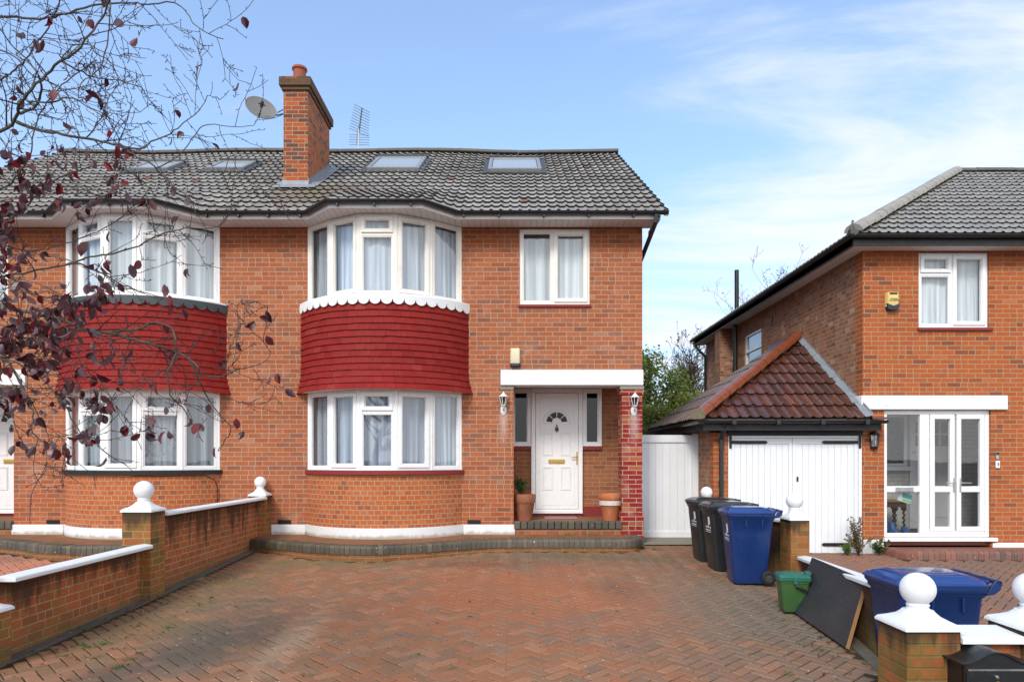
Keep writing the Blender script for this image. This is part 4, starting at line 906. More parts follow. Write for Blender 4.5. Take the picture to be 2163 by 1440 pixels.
# front upper window
window(nb, (6.61, 0.03), (7.75, 0.03), 3.74, 4.96, 'topcase', seed=77, net=M_net_w, split=0.485, top_h=0.34, gap=0.08)
mb = MB(); mb.box(6.59, 7.80, -0.04, 0.06, 3.685, 3.737); fin_(mb, 'window_sill', M_redpaint, nb, bevel=0.01)
mb = MB(); mb.box(5.655, 8.03, -0.05, 0.0, 2.405, 2.635); mb.box(5.655, 5.699, 0.0, 0.2, 2.405, 2.635); fin_(mb, 'porch_lintel', M_paint, nb, bevel=0.012)
mb = MB(); mb.box(5.69, 6.03, -0.025, 0.0, -0.4, 0.30); fin_(mb, 'plinth', M_paint, nb, bevel=0.006); mb = MB(); mb.box(7.80, 10.5, -0.025, 0.0, -0.4, 0.25); fin_(mb, 'plinth', M_paint, nb, bevel=0.006)
mb = MB(); mb.box(NX0+0.3, NX1-0.3, 1.50, 1.54, 2.46, 5.0); mb.box(NX0+0.3, NX1-0.3, 0.3, 1.5, 2.56, 2.60); mb.box(NX0+0.26, NX1-0.26, 0.26, NY1-0.26, 4.99, 5.01); mb.box(NX0+0.5, NX0+0.54, 1.6, NY1-0.3, 0.0, 5.0); fin_(mb, 'room_interior', M_interior, nb)
# glazed porch front
fr = frame((6.05, 0.035), (7.78, 0.035)); FW = 1.73; zb, zt = 0.335, 2.40
mb = MB(); rect_frame(mb, fr, 0, FW, zb, zt, 0.065, -0.07, 0.0)
ux = lambda px: (px-1868)/130.0
member(mb, fr, ux(1946.4), ux(1966), -0.07, -0.002, zb+0.065, zt-0.065)
member(mb, fr, 0.065, ux(1946.4), -0.06, -0.004, 1.07, 1.165)
member(mb, fr, ux(1966), ux(2082), -0.07, 0.006, zb+0.0655, zb+0.10)
pf = fin_(mb, 'porch_screen', M_white, nb, bevel=0.006)
mb = MB(); mb.box(6.03, 7.86, -0.06, 0.03, 0.275, 0.332); fin_(mb, 'porch_sill', M_white, nb, bevel=0.006)
g = MB()
for z0, z1 in ((zb+0.065, 1.07), (1.165, zt-0.065)): g.face([fr(0.065, -0.03, z0), fr(ux(1946.4), -0.03, z0), fr(ux(1946.4), -0.03, z1), fr(0.065, -0.03, z1)])
fin_(g, 'pane', M_glass, pf)
for k, (a, b, hx, hd) in enumerate(((1967, 2018.5, 2016, -1), (2023, 2082, 2030, 1))):
    u0, u1 = ux(a), ux(b); z0, z1 = zb+0.10, zt-0.07
    mb = MB(); sw = 0.072
    rect_frame(mb, fr, u0, u1, z0, z1, sw, -0.05, 0.018); member(mb, fr, u0+sw, u1-sw, -0.045, 0.014, 1.07, 1.165)
    dr = fin_(mb, 'porch_door', M_white, nb, bevel=0.006)
    g = MB()
    for c0_, c1_ in ((z0+sw, 1.07), (1.165, z1-sw)): g.face([fr(u0+sw, -0.02, c0_), fr(u1-sw, -0.02, c0_), fr(u1-sw, -0.02, c1_), fr(u0+sw, -0.02, c1_)])
    fin_(g, 'pane', M_glass, dr)
    mb = MB(); uh = ux(hx); member(mb, fr, uh-0.013, uh+0.013, 0.018, 0.028, 1.07, 1.30); mb.tube([fr(uh, 0.025, 1.22), fr(uh, 0.065, 1.22), fr(uh+hd*0.02, 0.07, 1.22), fr(uh+hd*0.15, 0.07, 1.22)], 0.009, 8); fin_(mb, 'door_handle', M_steel, dr, smooth=True, bevel=0.002)
mb = MB(); member(mb, fr, 0.20, 0.49, 0.002, 0.022, 1.075, 1.15); fin_(mb, 'letter_box', M_steel, pf, bevel=0.006)
# porch interior: white brick below, inner door with four lights, dark window
mb = MB(); mb.box(5.96, 8.72, 1.42, 1.48, 0.2, 2.56); mb.box(5.96, 6.04, 0.25, 1.42, 0.2, 2.56); mb.box(8.64, 8.72, 0.25, 1.42, 0.2, 2.56); mb.box(6.04, 8.64, 0.25, 1.42, 2.50, 2.56); fin_(mb, 'porch_lining', M_whitebrick if 'M_whitebrick' in globals() else M_paint, nb)
mb = MB(); mb.box(6.045, 8.635, 0.07, 1.415, 0.2, 0.31); fin_(mb, 'porch_floor', M_redtilefloor if 'M_redtilefloor' in globals() else M_steptop, nb)
y = 1.415
mb = MB(); mb.box(7.27, 8.14, y-0.05, y-0.002, 0.34, 2.42)
idr = fin_(mb, 'inner_door', M_white, nb, bevel=0.004)
mb = MB()
for x0, x1 in ((7.37, 7.55), (7.60, 7.78), (7.83, 8.01)):
    for z0, z1 in ((1.85, 2.04), (2.08, 2.28)): mb.box(x0, x1, y-0.056, y-0.051, z0, z1)
fin_(mb, 'pane', M_fan, idr)
mb = MB()
for x0, x1 in ((7.38, 7.66), (7.74, 8.02)): rect_frame(mb, lambda U, N_, Z: Vector((U, y-0.05-N_, Z)), x0, x1, 0.55, 1.60, 0.02, 0.001, 0.012)
fin_(mb, 'door_panel', M_paint, idr)
mb = MB(); mb.lathe([(0.001, 0), (0.02, 0.004), (0.03, 0.02), (0.02, 0.045), (0.008, 0.05), (0.001, 0.05)], (0, 0, 0), 12, fr=lambda a, b, c: Vector((7.33+a, y-0.05-c, 1.73+b))); fin_(mb, 'door_knob', M_steel, idr, smooth=True)
mb = MB(); mb.box(6.50, 7.16, y-0.02, y-0.002, 1.53, 2.36); fin_(mb, 'inner_window', M_fan, nb)
mb = MB(); rect_frame(mb, lambda U, N_, Z: Vector((U, y-N_, Z)), 6.45, 7.21, 1.48, 2.42, 0.05, 0.021, 0.05); mb.box(6.40, 7.25, y-0.10, y-0.002, 1.40, 1.475); fin_(mb, 'inner_window_frame', M_white, nb)

# ============================================================ garage
ga = thing('garage', 'brick lean-to garage with red and dark tiled roof and white double doors under black gutter', 'garage')
GX0, GX1 = 3.277, 5.695; GZ = 2.24
mb = MB(); mb.box(GX0, 3.52, 0.002, 0.23, -0.4, 2.03); fin_(mb, 'pier', M_nfront, ga)
mb = MB(); mb.box(5.683, 5.697, 0.002, 0.2, -0.4, 2.03) ; fin_(mb, 'pier', M_nfront, ga)
mb = MB(); mb.box(GX0+0.002, GX0+0.22, 0.231, 3.9, -0.4, 2.12); mb.box(GX0+0.22, GX1-0.005, 3.68, 3.9, -0.4, 2.12); fin_(mb, 'wall', M_nside, ga)
mb = MB(); mb.box(3.50, 5.695, -0.015, 0.2, 1.985, 2.20); mb.box(3.05, 5.88, -0.235, -0.215, 2.06, 2.185); mb.box(3.05, 3.07, -0.214, 3.9, 2.06, 2.185); mb.box(3.07, 5.65, -0.2145, 0.0, 2.201, 2.215); mb.box(3.07, GX0, 0.0, 3.9, 2.12, 2.13); fin_(mb, 'fascia', M_blackpaint, ga)
GE = 0.29
mb = MB(); sweep(mb, [(3.03, 3.95), (3.03, -GE+0.05), (5.93, -GE+0.05)], gutter_prof(0.0, GZ-0.02, 0.055))
for x in (3.5, 4.2, 4.9, 5.6): mb.box(x-0.03, x+0.03, -GE-0.07, -GE+0.04, GZ-0.085, GZ-0.014)
fin_(mb, 'gutter', M_black, ga, smooth=True)
mb = MB(); mb.tube([(3.385, -0.22, 2.17), (3.385, -0.20, 2.06), (3.385, -0.06, 1.94), (3.385, -0.055, 1.86), (3.385, -0.055, 0.0)], 0.036, 10)
for z in (1.2, 1.86): mb.tube([(3.385, -0.055, z), (3.385, -0.055, z+0.05)], 0.045, 10)
fin_(mb, 'downpipe', M_black, ga, smooth=True)
# doors
mb = MB(); mb.box(3.515, 3.565, -0.01, 0.10, 0.02, 1.985); mb.box(5.632, 5.682, -0.01, 0.10, 0.02, 1.985); mb.box(3.565, 5.632, -0.01, 0.10, 1.945, 1.985); fin_(mb, 'door_frame', M_gatepaint, ga, bevel=0.004)
for k, (x0, x1) in enumerate(((3.568, 4.560), (4.566, 5.629))):
    mb = MB(); n = 9; w = (x1-x0-0.12)/n
    mb.box(x0, x1, 0.035, 0.06, 0.075, 1.942)
    for j in range(n): mb.box(x0+0.06+j*w+0.0025, x0+0.06+(j+1)*w-0.0025, 0.022, 0.036, 0.078, 1.85)
    mb.box(x0, x0+0.057, 0.012, 0.0345, 0.078, 1.94); mb.box(x1-0.057, x1, 0.012, 0.0345, 0.078, 1.94); mb.box(x0+0.058, x1-0.058, 0.012, 0.0345, 1.853, 1.94)
    d_ = fin_(mb, 'garage_door', M_gatepaint, ga, bevel=0.004)
    for z in (1.88, 0.22):
        mb = MB(); xa, xb = (x0, x0+0.56) if k == 0 else (x1-0.56, x1)
        if z < 1 and k == 0: pass
        mb.box(xa, xb, 0.002, 0.0115, z-0.026, z+0.026)
        xe = xb if k == 0 else xa; s = 1 if k == 0 else -1
        mb.rings([[(xe, 0.002, z-0.026), (xe, 0.0115, z-0.026), (xe, 0.0115, z+0.026), (xe, 0.002, z+0.026)], [(xe+s*0.03, 0.002, z-0.004), (xe+s*0.03, 0.0115, z-0.004), (xe+s*0.03, 0.0115, z+0.004), (xe+s*0.03, 0.002, z+0.004)]])
        if z > 1: mb.box(*((x0-0.04, x0) if k == 0 else (x1, x1+0.04)), -0.022, -0.011, z-0.10, z+0.11)
        fin_(mb, 'hinge_strap', M_blackpaint, d_)
    if k: 
        mb = MB(); mb.box(4.635, 4.663, 0.012, 0.021, 1.24, 1.32); fin_(mb, 'lock_plate', M_blackpaint, d_)
# roof: hipped front slope and long left slope leaning on the house
GXE, GYE = 2.99, 10.80-CD; GRUN = 2.71; GRISE = 1.75; GSL = math.hypot(GRUN, GRISE); GR = 8; GG = GSL/GR
def gF(x, t): f = t/GSL; return Vector((x, GYE+GRUN*(1-f), GZ+GRISE*(1-f)))
def gL(y, t): f = t/GSL; return Vector((GXE+GRUN*(1-f), y, GZ+GRISE*(1-f)))
NgF = Vector((0, -GRISE, GRUN)).normalized(); NgL = Vector((-GRISE, 0, GRUN)).normalized()
mb = MB(); pantile_field(mb, gF, NgF, GXE, 5.69, GR, GG, tw=0.33, hr=0.034, lift=0.03, clampf=lambda t: (GXE+GRUN*(1-t/GSL), 5.69), rnd=random.Random(21))
mb.box(5.70, 5.93, GYE-0.02, -0.002, GZ-0.005, GZ+0.03)
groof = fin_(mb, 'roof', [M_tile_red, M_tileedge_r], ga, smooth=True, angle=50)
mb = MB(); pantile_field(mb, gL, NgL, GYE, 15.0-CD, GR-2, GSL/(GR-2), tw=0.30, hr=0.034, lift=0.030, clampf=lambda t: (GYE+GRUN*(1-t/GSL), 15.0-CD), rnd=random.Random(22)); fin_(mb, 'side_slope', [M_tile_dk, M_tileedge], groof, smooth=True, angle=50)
mb = MB(); q = 0.02
mb.face([gF(GXE, GSL)-Vector((0,0,q)), gF(5.69, GSL)-Vector((0,0,q)), gF(5.69, 0)-Vector((0,0,q))]); mb.face([gL(GYE, GSL)-Vector((0,0,q)), gL(GYE+GRUN, 0)-Vector((0,0,q)), gL(15.0-CD, 0)-Vector((0,0,q)), gL(15.0-CD, GSL)-Vector((0,0,q))])
mb.face([gL(15.0-CD, 0), gL(15.0-CD, GSL), Vector((5.69, 15.0-CD, GZ))]); fin_(mb, 'roof_deck', M_ridge, groof)
mb = MB(); half_round(mb, Vector((GXE-0.03, GYE-0.03, GZ+0.05)), Vector((5.69, GYE+GRUN, GZ+GRISE+0.06)), 0.108, seg=0.31, squash=0.95, rnd=random.Random(5)); fin_(mb, 'hip_tiles', M_hip_red, groof, smooth=True, angle=60)
mb = MB(); mb.lathe([(0.12, 0), (0.115, 0.02), (0.0, 0.025)], (0, 0, 0), 16, fr=lambda a, b, c: Vector((GXE-0.045+a*0.7-c*0.7, GYE-0.045-a*0.7-c*0.7, GZ+0.055+b))); mb.v = [(x, y_, max(z, GZ-0.005)) for x, y_, z in mb.v]; fin_(mb, 'hip_end_mortar', M_hipmortar, groof)
mb = MB(); n = 14; rl = random.Random(31)                              # lead apron where the roof meets the house wall
for k in range(n):
    fa, fb = k/n, (k+1)/n; A_ = gF(5.69, fa*GSL); B_ = gF(5.69, fb*GSL+0.03); o = 0.05+0.006*(k % 2); wA = 0.12+rl.uniform(-.025, .025); wB = 0.12+rl.uniform(-.025, .025)
    a1 = A_+Vector((-wA, 0, 0))+NgF*o; a2 = B_+Vector((-wB, 0, 0))+NgF*o; b1 = A_+NgF*(o+0.03); b2 = B_+NgF*(o+0.03); c1_ = A_+Vector((-0.0, 0, 0.13)); c2_ = B_+Vector((0.0, 0, 0.13))
    u_ = Vector((0, 0, 0.008)); 
    mb.rings([[a1, b1, b1+u_, a1+u_], [a2, b2, b2+u_, a2+u_]]); mb.rings([[b1, c1_, c1_+Vector((-0.012, 0, 0)), b1+Vector((-0.012, 0, 0))], [b2, c2_, c2_+Vector((-0.012, 0, 0)), b2+Vector((-0.012, 0, 0))]])
fin_(mb, 'flashing', M_lead, groof)
mb = MB(); mb.rings([[(5.69, GYE+GRUN, GZ+GRISE-0.02), (5.60, GYE+GRUN, GZ+GRISE-0.02), (5.67, GYE+GRUN, GZ+GRISE+0.12)], [(5.69, 15.0-CD, GZ+GRISE-0.02), (5.60, 15.0-CD, GZ+GRISE-0.02), (5.67, 15.0-CD, GZ+GRISE+0.12)]]); fin_(mb, 'top_fillet', M_tile_red, groof)

# ============================================================ ground, drives, steps
def lerp_tab(t, x):
    if x <= t[0][0]: return t[0][1]
    for (a, b), (c, d) in zip(t, t[1:]):
        if x <= c: return b+(d-b)*(x-a)/(c-a)
    return t[-1][1]
def gz(x, y):                                       # height of our drive
    d = y+CD; z = lerp_tab([(2, 0.0), (4.5, 0.0), (5.5, 0.03), (7.4, 0.075), (9, 0.15), (10.5, 0.215), (12, 0.225)], d)
    f = max(0, min(1, (x-0.8)/2.4)); f = f*f*(3-2*f)
    return z - 0.05*f*(1 if d < 10 else max(0, (11-d)))
def gzn(x, y):                                      # the neighbour's drive falls towards the street
    d = y+CD; return lerp_tab([(3, -0.45), (5, -0.40), (8, -0.12), (9.5, 0.02), (11.2, 0.085)], d)
def gzl(x, y): return gz(-8.06-x, y)
def inside(poly, x, y):
    c = False; j = len(poly)-1
    for i in range(len(poly)):
        xi, yi = poly[i]; xj, yj = poly[j]
        if (yi > y) != (yj > y) and x < (xj-xi)*(y-yi)/(yj-yi)+xi: c = not c
        j = i
    return c
STEP = [(-4.015, -0.63), (-3.5, -0.97), (-2.8, -1.36), (-2.1, -1.55), (-1.45, -1.40), (-0.9, -1.10), (-0.45, -0.86), (-0.05, -0.765), (0.7, -0.75), (1.55, -0.75), (1.86, -0.70), (2.02, -0.50), (2.05, -0.20), (2.05, -0.03)]
stepc = resample([(x, y, 0) for x, y in STEP], 0.04)
def pavers(name, mat, poly, zf, keep=None, edge=None, seed=1, base=True, L=0.2, W=0.1):
    rnd = random.Random(seed); mb = MB(); x0 = min(p[0] for p in poly); x1 = max(p[0] for p in poly); y0 = min(p[1] for p in poly); y1 = max(p[1] for p in poly)
    ca = math.cos(R(45)); cx, cy = (x0+x1)/2, (y0+y1)/2; N = int(max(x1-x0, y1-y0)/W)+8; g = 0.0046; bv = 0.007
    for i in range(-N, N):
        for j in range(-N//2, N//2):
            bx, by = (i+2*j), (i-2*j)
            for (ux0, uy0, ux1, uy1) in ((bx, by, bx+2, by+1), (bx+2, by-1, bx+3, by+1)):
                mx_, my_ = (ux0+ux1)/2*W, (uy0+uy1)/2*W
                wx, wy = cx+(mx_-my_)*ca, cy+(mx_+my_)*ca
                if not (x0 < wx < x1 and y0 < wy < y1) or not inside(poly, wx, wy) or (keep and not keep(wx, wy)): continue
                dz = rnd.uniform(-0.0022, 0.0022); tx, ty = rnd.uniform(-.012, .012), rnd.uniform(-.012, .012)
                rot = rnd.uniform(-0.012, 0.012)
                def q(a, b, z, o):
                    xx = (a*W)+(o if a == ux0 else -o); yy = (b*W)+(o if b == uy0 else -o)
                    rx, ry = xx-mx_, yy-my_; rx, ry = rx-ry*rot, ry+rx*rot; xx, yy = rx+mx_, ry+my_
                    X, Y = cx+(xx-yy)*ca, cy+(xx+yy)*ca
                    return (X, Y, zf(X, Y)+z+dz+tx*rx+ty*ry)
                T = [q(ux0, uy0, 0, g+bv), q(ux1, uy0, 0, g+bv), q(ux1, uy1, 0, g+bv), q(ux0, uy1, 0, g+bv)]
                B = [q(ux0, uy0, -0.009, g), q(ux1, uy0, -0.009, g), q(ux1, uy1, -0.009, g), q(ux0, uy1, -0.009, g)]
                b = len(mb.v); mb.v += T+B; mb.fi([b, b+1, b+2, b+3])
                for k in range(4): mb.fi([b+4+k, b+4+(k+1) % 4, b+(k+1) % 4, b+k])
    o = mb.build(name, mat, recalc=False); o['kind'] = 'structure'
    return o
def slab(name, mat, poly, zf, step=0.35, drop=-0.0085, holes=None):
    """sheet under the blocks that follows the fall of the ground"""
    mb = MB(); x0 = min(p[0] for p in poly); x1 = max(p[0] for p in poly); y0 = min(p[1] for p in poly); y1 = max(p[1] for p in poly)
    nx = int((x1-x0)/step)+1; ny = int((y1-y0)/step)+1
    for i in range(nx):
        for j in range(ny):
            c = [(x0+(x1-x0)*(i+a)/nx, y0+(y1-y0)*(j+b)/ny) for a, b in ((0,0),(1,0),(1,1),(0,1))]
            if sum(inside(poly, *q) for q in c) == 0 and not inside(poly, (c[0][0]+c[2][0])/2, (c[0][1]+c[2][1])/2): continue
            mb.face([(x, y, zf(x, y)+drop) for x, y in c])
    o = mb.build(name, mat, recalc=False, smooth=True); o['kind'] = 'structure'; return o

g = MB(); n = 24
for i in range(n):
    for j in range(n):
        a, b = -600+1200*i/n, -600+1200*j/n; g.face([(a, b, -0.46), (a+1200/n, b, -0.46), (a+1200/n, b+1200/n, -0.46), (a, b+1200/n, -0.46)])
go = g.build('ground', M_ground); go['kind'] = 'structure'
# garden level behind the houses
g = MB(); g.box(-12, 3.2, 1.32, 30, -0.45, 0.18); g.box(3.201, 5.2, 3.95, 30, -0.45, 0.18); go = g.build('garden_ground', M_ground); go['kind'] = 'structure'

WL = -4.02                                           # face of the left boundary wall
dwall = lambda y: 3.03+0.178*((y+CD)-5.75)           # face of the right boundary wall
def right_edge(y):
    d = y+CD
    return dwall(y) if d < 8.24 else 3.50+(3.16-3.50)*(d-8.24)/(10.9-8.24)
drive_poly = [(WL+0.12, -8.9), (2.45, -8.9), (2.45, -6.6), (2.62, -6.45), (3.00-0.08, -5.1), (3.47-0.10, -2.85), (3.36, -2.0), (3.16, -0.6), (3.16, -0.03), (2.1, -0.03), (2.1, -0.5)] + [(p.x, p.y-0.02) for p in stepc[::-1] if p.x > WL+0.12]
pavers('driveway', M_paver, drive_poly, gz, seed=2)
slab('driveway_bed', M_joint, [(WL-0.05, -9.2), (2.62, -9.2), (2.75, -6.4), (3.60, -2.0), (3.2, 0.25), (-4.0, 0.25)], gz)
# charcoal border along the wall foot and round the step
mb = MB(); rb = random.Random(12)
y = -8.9
while y < -0.75:
    a, b = y+0.003, y+0.197; mb.rings([[(WL+0.005, a, gz(-4, a)-0.02), (WL+0.118, a, gz(-4, a)-0.02), (WL+0.118, a, gz(-4, a)+0.003), (WL+0.005, a, gz(-4, a)+0.003)], [(WL+0.005, b, gz(-4, b)-0.02), (WL+0.118, b, gz(-4, b)-0.02), (WL+0.118, b, gz(-4, b)+0.003), (WL+0.005, b, gz(-4, b)+0.003)]]); y += 0.2
y = -6.35
while y < -2.9:
    a, b = y+0.003, y+0.197; mb.rings([[(dwall(a)-0.13, a, gz(3, a)-0.02), (dwall(a)-0.005, a, gz(3, a)-0.02), (dwall(a)-0.005, a, gz(3, a)+0.004), (dwall(a)-0.13, a, gz(3, a)+0.004)], [(dwall(b)-0.13, b, gz(3, b)-0.02), (dwall(b)-0.005, b, gz(3, b)-0.02), (dwall(b)-0.005, b, gz(3, b)+0.004), (dwall(b)-0.13, b, gz(3, b)+0.004)]]); y += 0.2
bo = mb.build('drive_border', M_paver_dk); bo['kind'] = 'structure'
slab('side_path', M_concrete, [(2.13, -0.12), (3.27, -0.12), (3.27, 6.0), (2.13, 6.0)], lambda x, y: 0.235, drop=0.0)
# mirrored paving in front of the left-hand house
lp = [(-8.06-x, y) for x, y in [(-4.40+0.0, -8.5), (2.0, -8.5), (2.1, -0.5)]] + [(-8.06-p.x, p.y-0.02) for p in stepc[::-1]]
lp = [(-4.26, -8.5), (-10.2, -8.5), (-10.2, -0.5)] + [(-8.06-p.x, p.y-0.02) for p in stepc[::-1] if p.x > -3.8]
pavers('left_driveway', M_paver_l, lp, gzl, seed=5)
slab('left_driveway_bed', M_joint, [(-4.16, -8.7), (-12, -8.7), (-12, 0.3), (-4.16, 0.3)], gzl)
# neighbour's drive on the right
npoly = [(2.95, -6.2), (12.5, -6.2), (12.5, -0.03), (3.50, -0.03), (3.62, -2.85)]
pavers('right_driveway', M_paver_n, npoly, gzn, keep=lambda x, y: x > right_edge(y)+0.16 and not (x > 5.95 and x < 8.35 and y > -0.62), seed=6)
slab('right_driveway_bed', M_joint, [(3.2, -6.5), (13, -6.5), (13, 0.05), (3.3, 0.05), (3.62, -2.85)], gzn)

def front_step(name, label, mirror):
    XF[:] = [-8.06, -1.0] if mirror else [0.0, 1.0]
    root = thing(name, label, 'step')
    cur = resample([(x, y, 0) for x, y in STEP], 0.079)
    zt = 0.392; mb = MB(); mm = MB(); rnd = random.Random(3+mirror)
    for i in range(len(cur)-1):
        a, b = cur[i], cur[i+1]; d = (b-a).normalized(); n = Vector((d.y, -d.x, 0)); z0 = gz(a.x, a.y); o = rnd.uniform(-0.002, 0.003)
        if zt-z0 < 0.05: continue
        pr = [(-0.21, zt-0.004), (-0.05, zt), (-0.022, zt-0.006), (-0.006, zt-0.022), (0.0, zt-0.05), (0.0, zt-0.125), (-0.21, zt-0.125)]
        rs = [[p+n*(q+o)+Vector((0, 0, z+o)) for q, z in pr] for p in (a+d*0.003, b-d*0.003)]
        mb.rings(rs)
        rs = [[p+n*q+Vector((0, 0, z)) for q, z in ((-0.205, zt-0.008), (-0.012, zt-0.012), (-0.012, zt-0.10), (-0.015, z0-0.08), (-0.205, z0-0.08))] for p in (a-d*0.001, b+d*0.001)]
        mm.rings(rs)
    fin_(mb, 'bullnose_edging', M_edge, root, smooth=True, angle=50); fin_(mm, 'step_foot', M_stepfoot, root)
    mb = MB(); poly = [(p.x, p.y+0.19) for p in cur if p.x < 1.8]+[(1.86, -0.45), (1.86, 0.04), (-4.0, 0.04)]
    mb.prism(poly, 0.1, zt-0.008); fin_(mb, 'step_paving', M_steptop, root)
    XF[:] = [0.0, 1.0]; return root
M_stepfoot = brick("step_foot_brick", [(0.0, (0.22, 0.075, 0.035)), (1.0, (0.30, 0.12, 0.05))], mortar=(0.30, 0.25, 0.10), algae=0.7)
front_step('front_step', 'curved mossy charcoal-edged step running under the bay to the white door and pillar', False)
front_step('front_step', 'curved charcoal bullnosed step of the left house, behind the garden wall', True)
st = thing('porch_step', 'low brown bullnosed brick step below the glazed double porch doors', 'step')
mb = MB(); rs_ = random.Random(8); pth = resample([(5.98, -0.04, 0), (5.99, -0.30, 0), (6.10, -0.52, 0), (6.3, -0.57, 0), (7.2, -0.575, 0), (8.25, -0.56, 0), (9.2, -0.5, 0)], 0.085)
for i in range(len(pth)-1):
    a, b = pth[i], pth[i+1]; d = (b-a).normalized(); n = Vector((d.y, -d.x, 0)); zt = 0.185
    pr = [(-0.19, zt-0.004), (-0.05, zt), (-0.02, zt-0.008), (-0.005, zt-0.03), (0.0, zt-0.05), (0.0, -0.05), (-0.19, -0.05)]
    mb.rings([[p+n*q+Vector((0, 0, z+rs_.uniform(-.001, .001))) for q, z in pr] for p in (a+d*0.003, b-d*0.003)])
mb.build('bullnose_edging', M_edge_n, st, smooth=True, angle=50)
mb = MB(); mb.prism([(6.0, 0.03), (6.02, -0.3), (6.3, -0.50), (9.2, -0.44), (9.2, 0.03)], -0.1, 0.176); mb.build('step_paving', M_steptopn if 'M_steptopn' in globals() else M_redtilefloor, st)

# ============================================================ boundary walls with ball-topped piers
def ball_cap(parent, cx, cy, hw, hd, z, rb, mat=None):
    """square swept cap, neck and ball"""
    mb = MB(); rs = []
    for f, dz in ((1.02, 0.0), (1.02, 0.014), (0.96, 0.030), (0.80, 0.047), (0.64, 0.066), (0.54, 0.088), (0.50, 0.10)):
        r = min(hw, hd)*f*0.25*(1 if f < 0.9 else 0.1)
        a, b = (hw*f, hd*f) if f > 0.95 else (min(hw, hd)*f+(hw-min(hw, hd))*max(0, f-0.5), min(hw, hd)*f+(hd-min(hw, hd))*max(0, f-0.5))
        t = max(0.0, min(1.0, (0.98-f)/0.48)); r = 0.004+(min(a, b)-0.005)*t*0.95
        rs.append(rrect(cx-a, cx+a, cy-b, cy+b, r, z+dz, 6))
    mb.rings(rs); c = mb.build('pier_cap', mat or M_paint, parent, smooth=True, angle=55)
    n = rb/0.105; zc = z+0.10
    prof = [(0.070*n, -0.01), (0.072*n, 0.0), (0.066*n, 0.012*n), (0.062*n, 0.020*n), (0.067*n, 0.028*n), (0.068*n, 0.036*n), (0.060*n, 0.046*n)]
    cz = 0.046*n+math.sqrt(max(0.0, rb*rb-(0.060*n)**2))
    a0 = math.asin(-(cz-0.046*n)/rb)
    for k in range(1, 17):
        t = a0+(math.pi/2-a0)*k/16; prof.append((max(0.0005, rb*math.cos(t)), cz+rb*math.sin(t)*0.99))
    mb = MB(); mb.lathe(prof, (cx, cy, zc), 32); mb.build('pier_ball', mat or M_paint, parent, smooth=True, angle=60)
def coping(mb, pa, pb, w, z, h, over=0.03):
    a = Vector((*pa, 0)); b = Vector((*pb, 0)); d = (b-a).normalized(); n = Vector((d.y, -d.x, 0)); k = max(1, round((b-a).length/0.6))
    for i in range(k):
        p, q = a+(b-a)*i/k+d*0.001, a+(b-a)*(i+1)/k-d*0.001
        pr = [(over, 0.0), (over, h*0.62), (over-0.012, h*0.78), (-w/2+0.0, h), (-w-over+0.012, h*0.78), (-w-over, h*0.62), (-w-over, 0.0)]
        mb.rings([[v+n*o+Vector((0, 0, zz_+dz)) for o, dz in pr] for v, zz_ in ((p, z if not isinstance(z, tuple) else z[0]+(z[1]-z[0])*i/k), (q, z if not isinstance(z, tuple) else z[0]+(z[1]-z[0])*(i+1)/k))])
    return mb
def pier(parent, x0, x1, d0, d1, z0, z1, mat, rb, hang=0.0):
    mb = MB(); mb.box(x0, x1, d0-CD, d1-CD, z0, z1); p = mb.build('pier', mat, parent, bevel=0.004)
    ball_cap(p, (x0+x1)/2, (d0+d1)/2-CD, (x1-x0)/2+0.012, (d1-d0)/2+0.012, z1, rb)
    return p
lw = thing('garden_wall', 'mossy stepped brick wall left of the drive with white coping and white ball-topped piers', 'wall')
mb = MB(); ring_wall(mb, [(-4.02, 7.70-CD), (-4.02, 10.82-CD)][::1], 0.11, -0.3, 0.965); mb2 = MB()
mb2.box(-4.13, -4.02, 7.70-CD, 10.82-CD, -0.3, 0.968); mb2.build('upper_wall', M_wall, lw)
mb2 = MB(); mb2.box(-4.13, -4.02, 5.33-CD, 7.38-CD, -0.3, 0.642); mb2.build('lower_wall', M_wall_near, lw)
mb = MB(); coping(mb, (-4.02, 10.82-CD), (-4.02, 7.70-CD), 0.11, 0.969, 0.048, 0.035); mb.v = [tuple(v) for v in mb.v]; mb.build('upper_coping', M_paint, lw, bevel=0.004)
mb = MB(); coping(mb, (-4.02, 7.379-CD), (-4.02, 5.331-CD), 0.11, 0.643, 0.048, 0.035); mb.build('lower_coping', M_paint, lw, bevel=0.004)
pier(lw, -4.215, -3.905, 7.38, 7.69, -0.3, 1.03, M_pier, 0.104)
pier(lw, -4.16, -3.905, 10.81, 11.085, -0.3, 1.02, M_pier, 0.092)
pier(lw, -4.215, -3.905, 5.02, 5.33, -0.4, 0.435, M_pier, 0.104)
rw = thing('garden_wall', 'low mossy brick wall between the two drives, behind the bins and the leaning dark panel', 'wall')
mb = MB(); 
def slant_wall(mb, pa, pb, w, z0, za, zb_):
    a = Vector((*pa, 0)); b = Vector((*pb, 0)); d = (b-a).normalized(); n = Vector((d.y, -d.x, 0)); L = (b-a).length
    F = lambda p, o, z: p+n*o+Vector((0, 0, z))
    mb.face([F(a, 0, z0), F(b, 0, z0), F(b, 0, zb_), F(a, 0, za)], [(0, z0), (L, z0), (L, zb_), (0, za)])
    mb.face([F(b, -w, z0), F(a, -w, z0), F(a, -w, za), F(b, -w, zb_)], [(L, z0), (0, z0), (0, za), (L, zb_)])
    mb.face([F(a, 0, za), F(b, 0, zb_), F(b, -w, zb_), F(a, -w, za)]); mb.face([F(a, 0, z0), F(a, 0, za), F(a, -w, za), F(a, -w, z0)]); mb.face([F(b, 0, z0), F(b, 0, zb_), F(b, -w, zb_), F(b, -w, z0)])
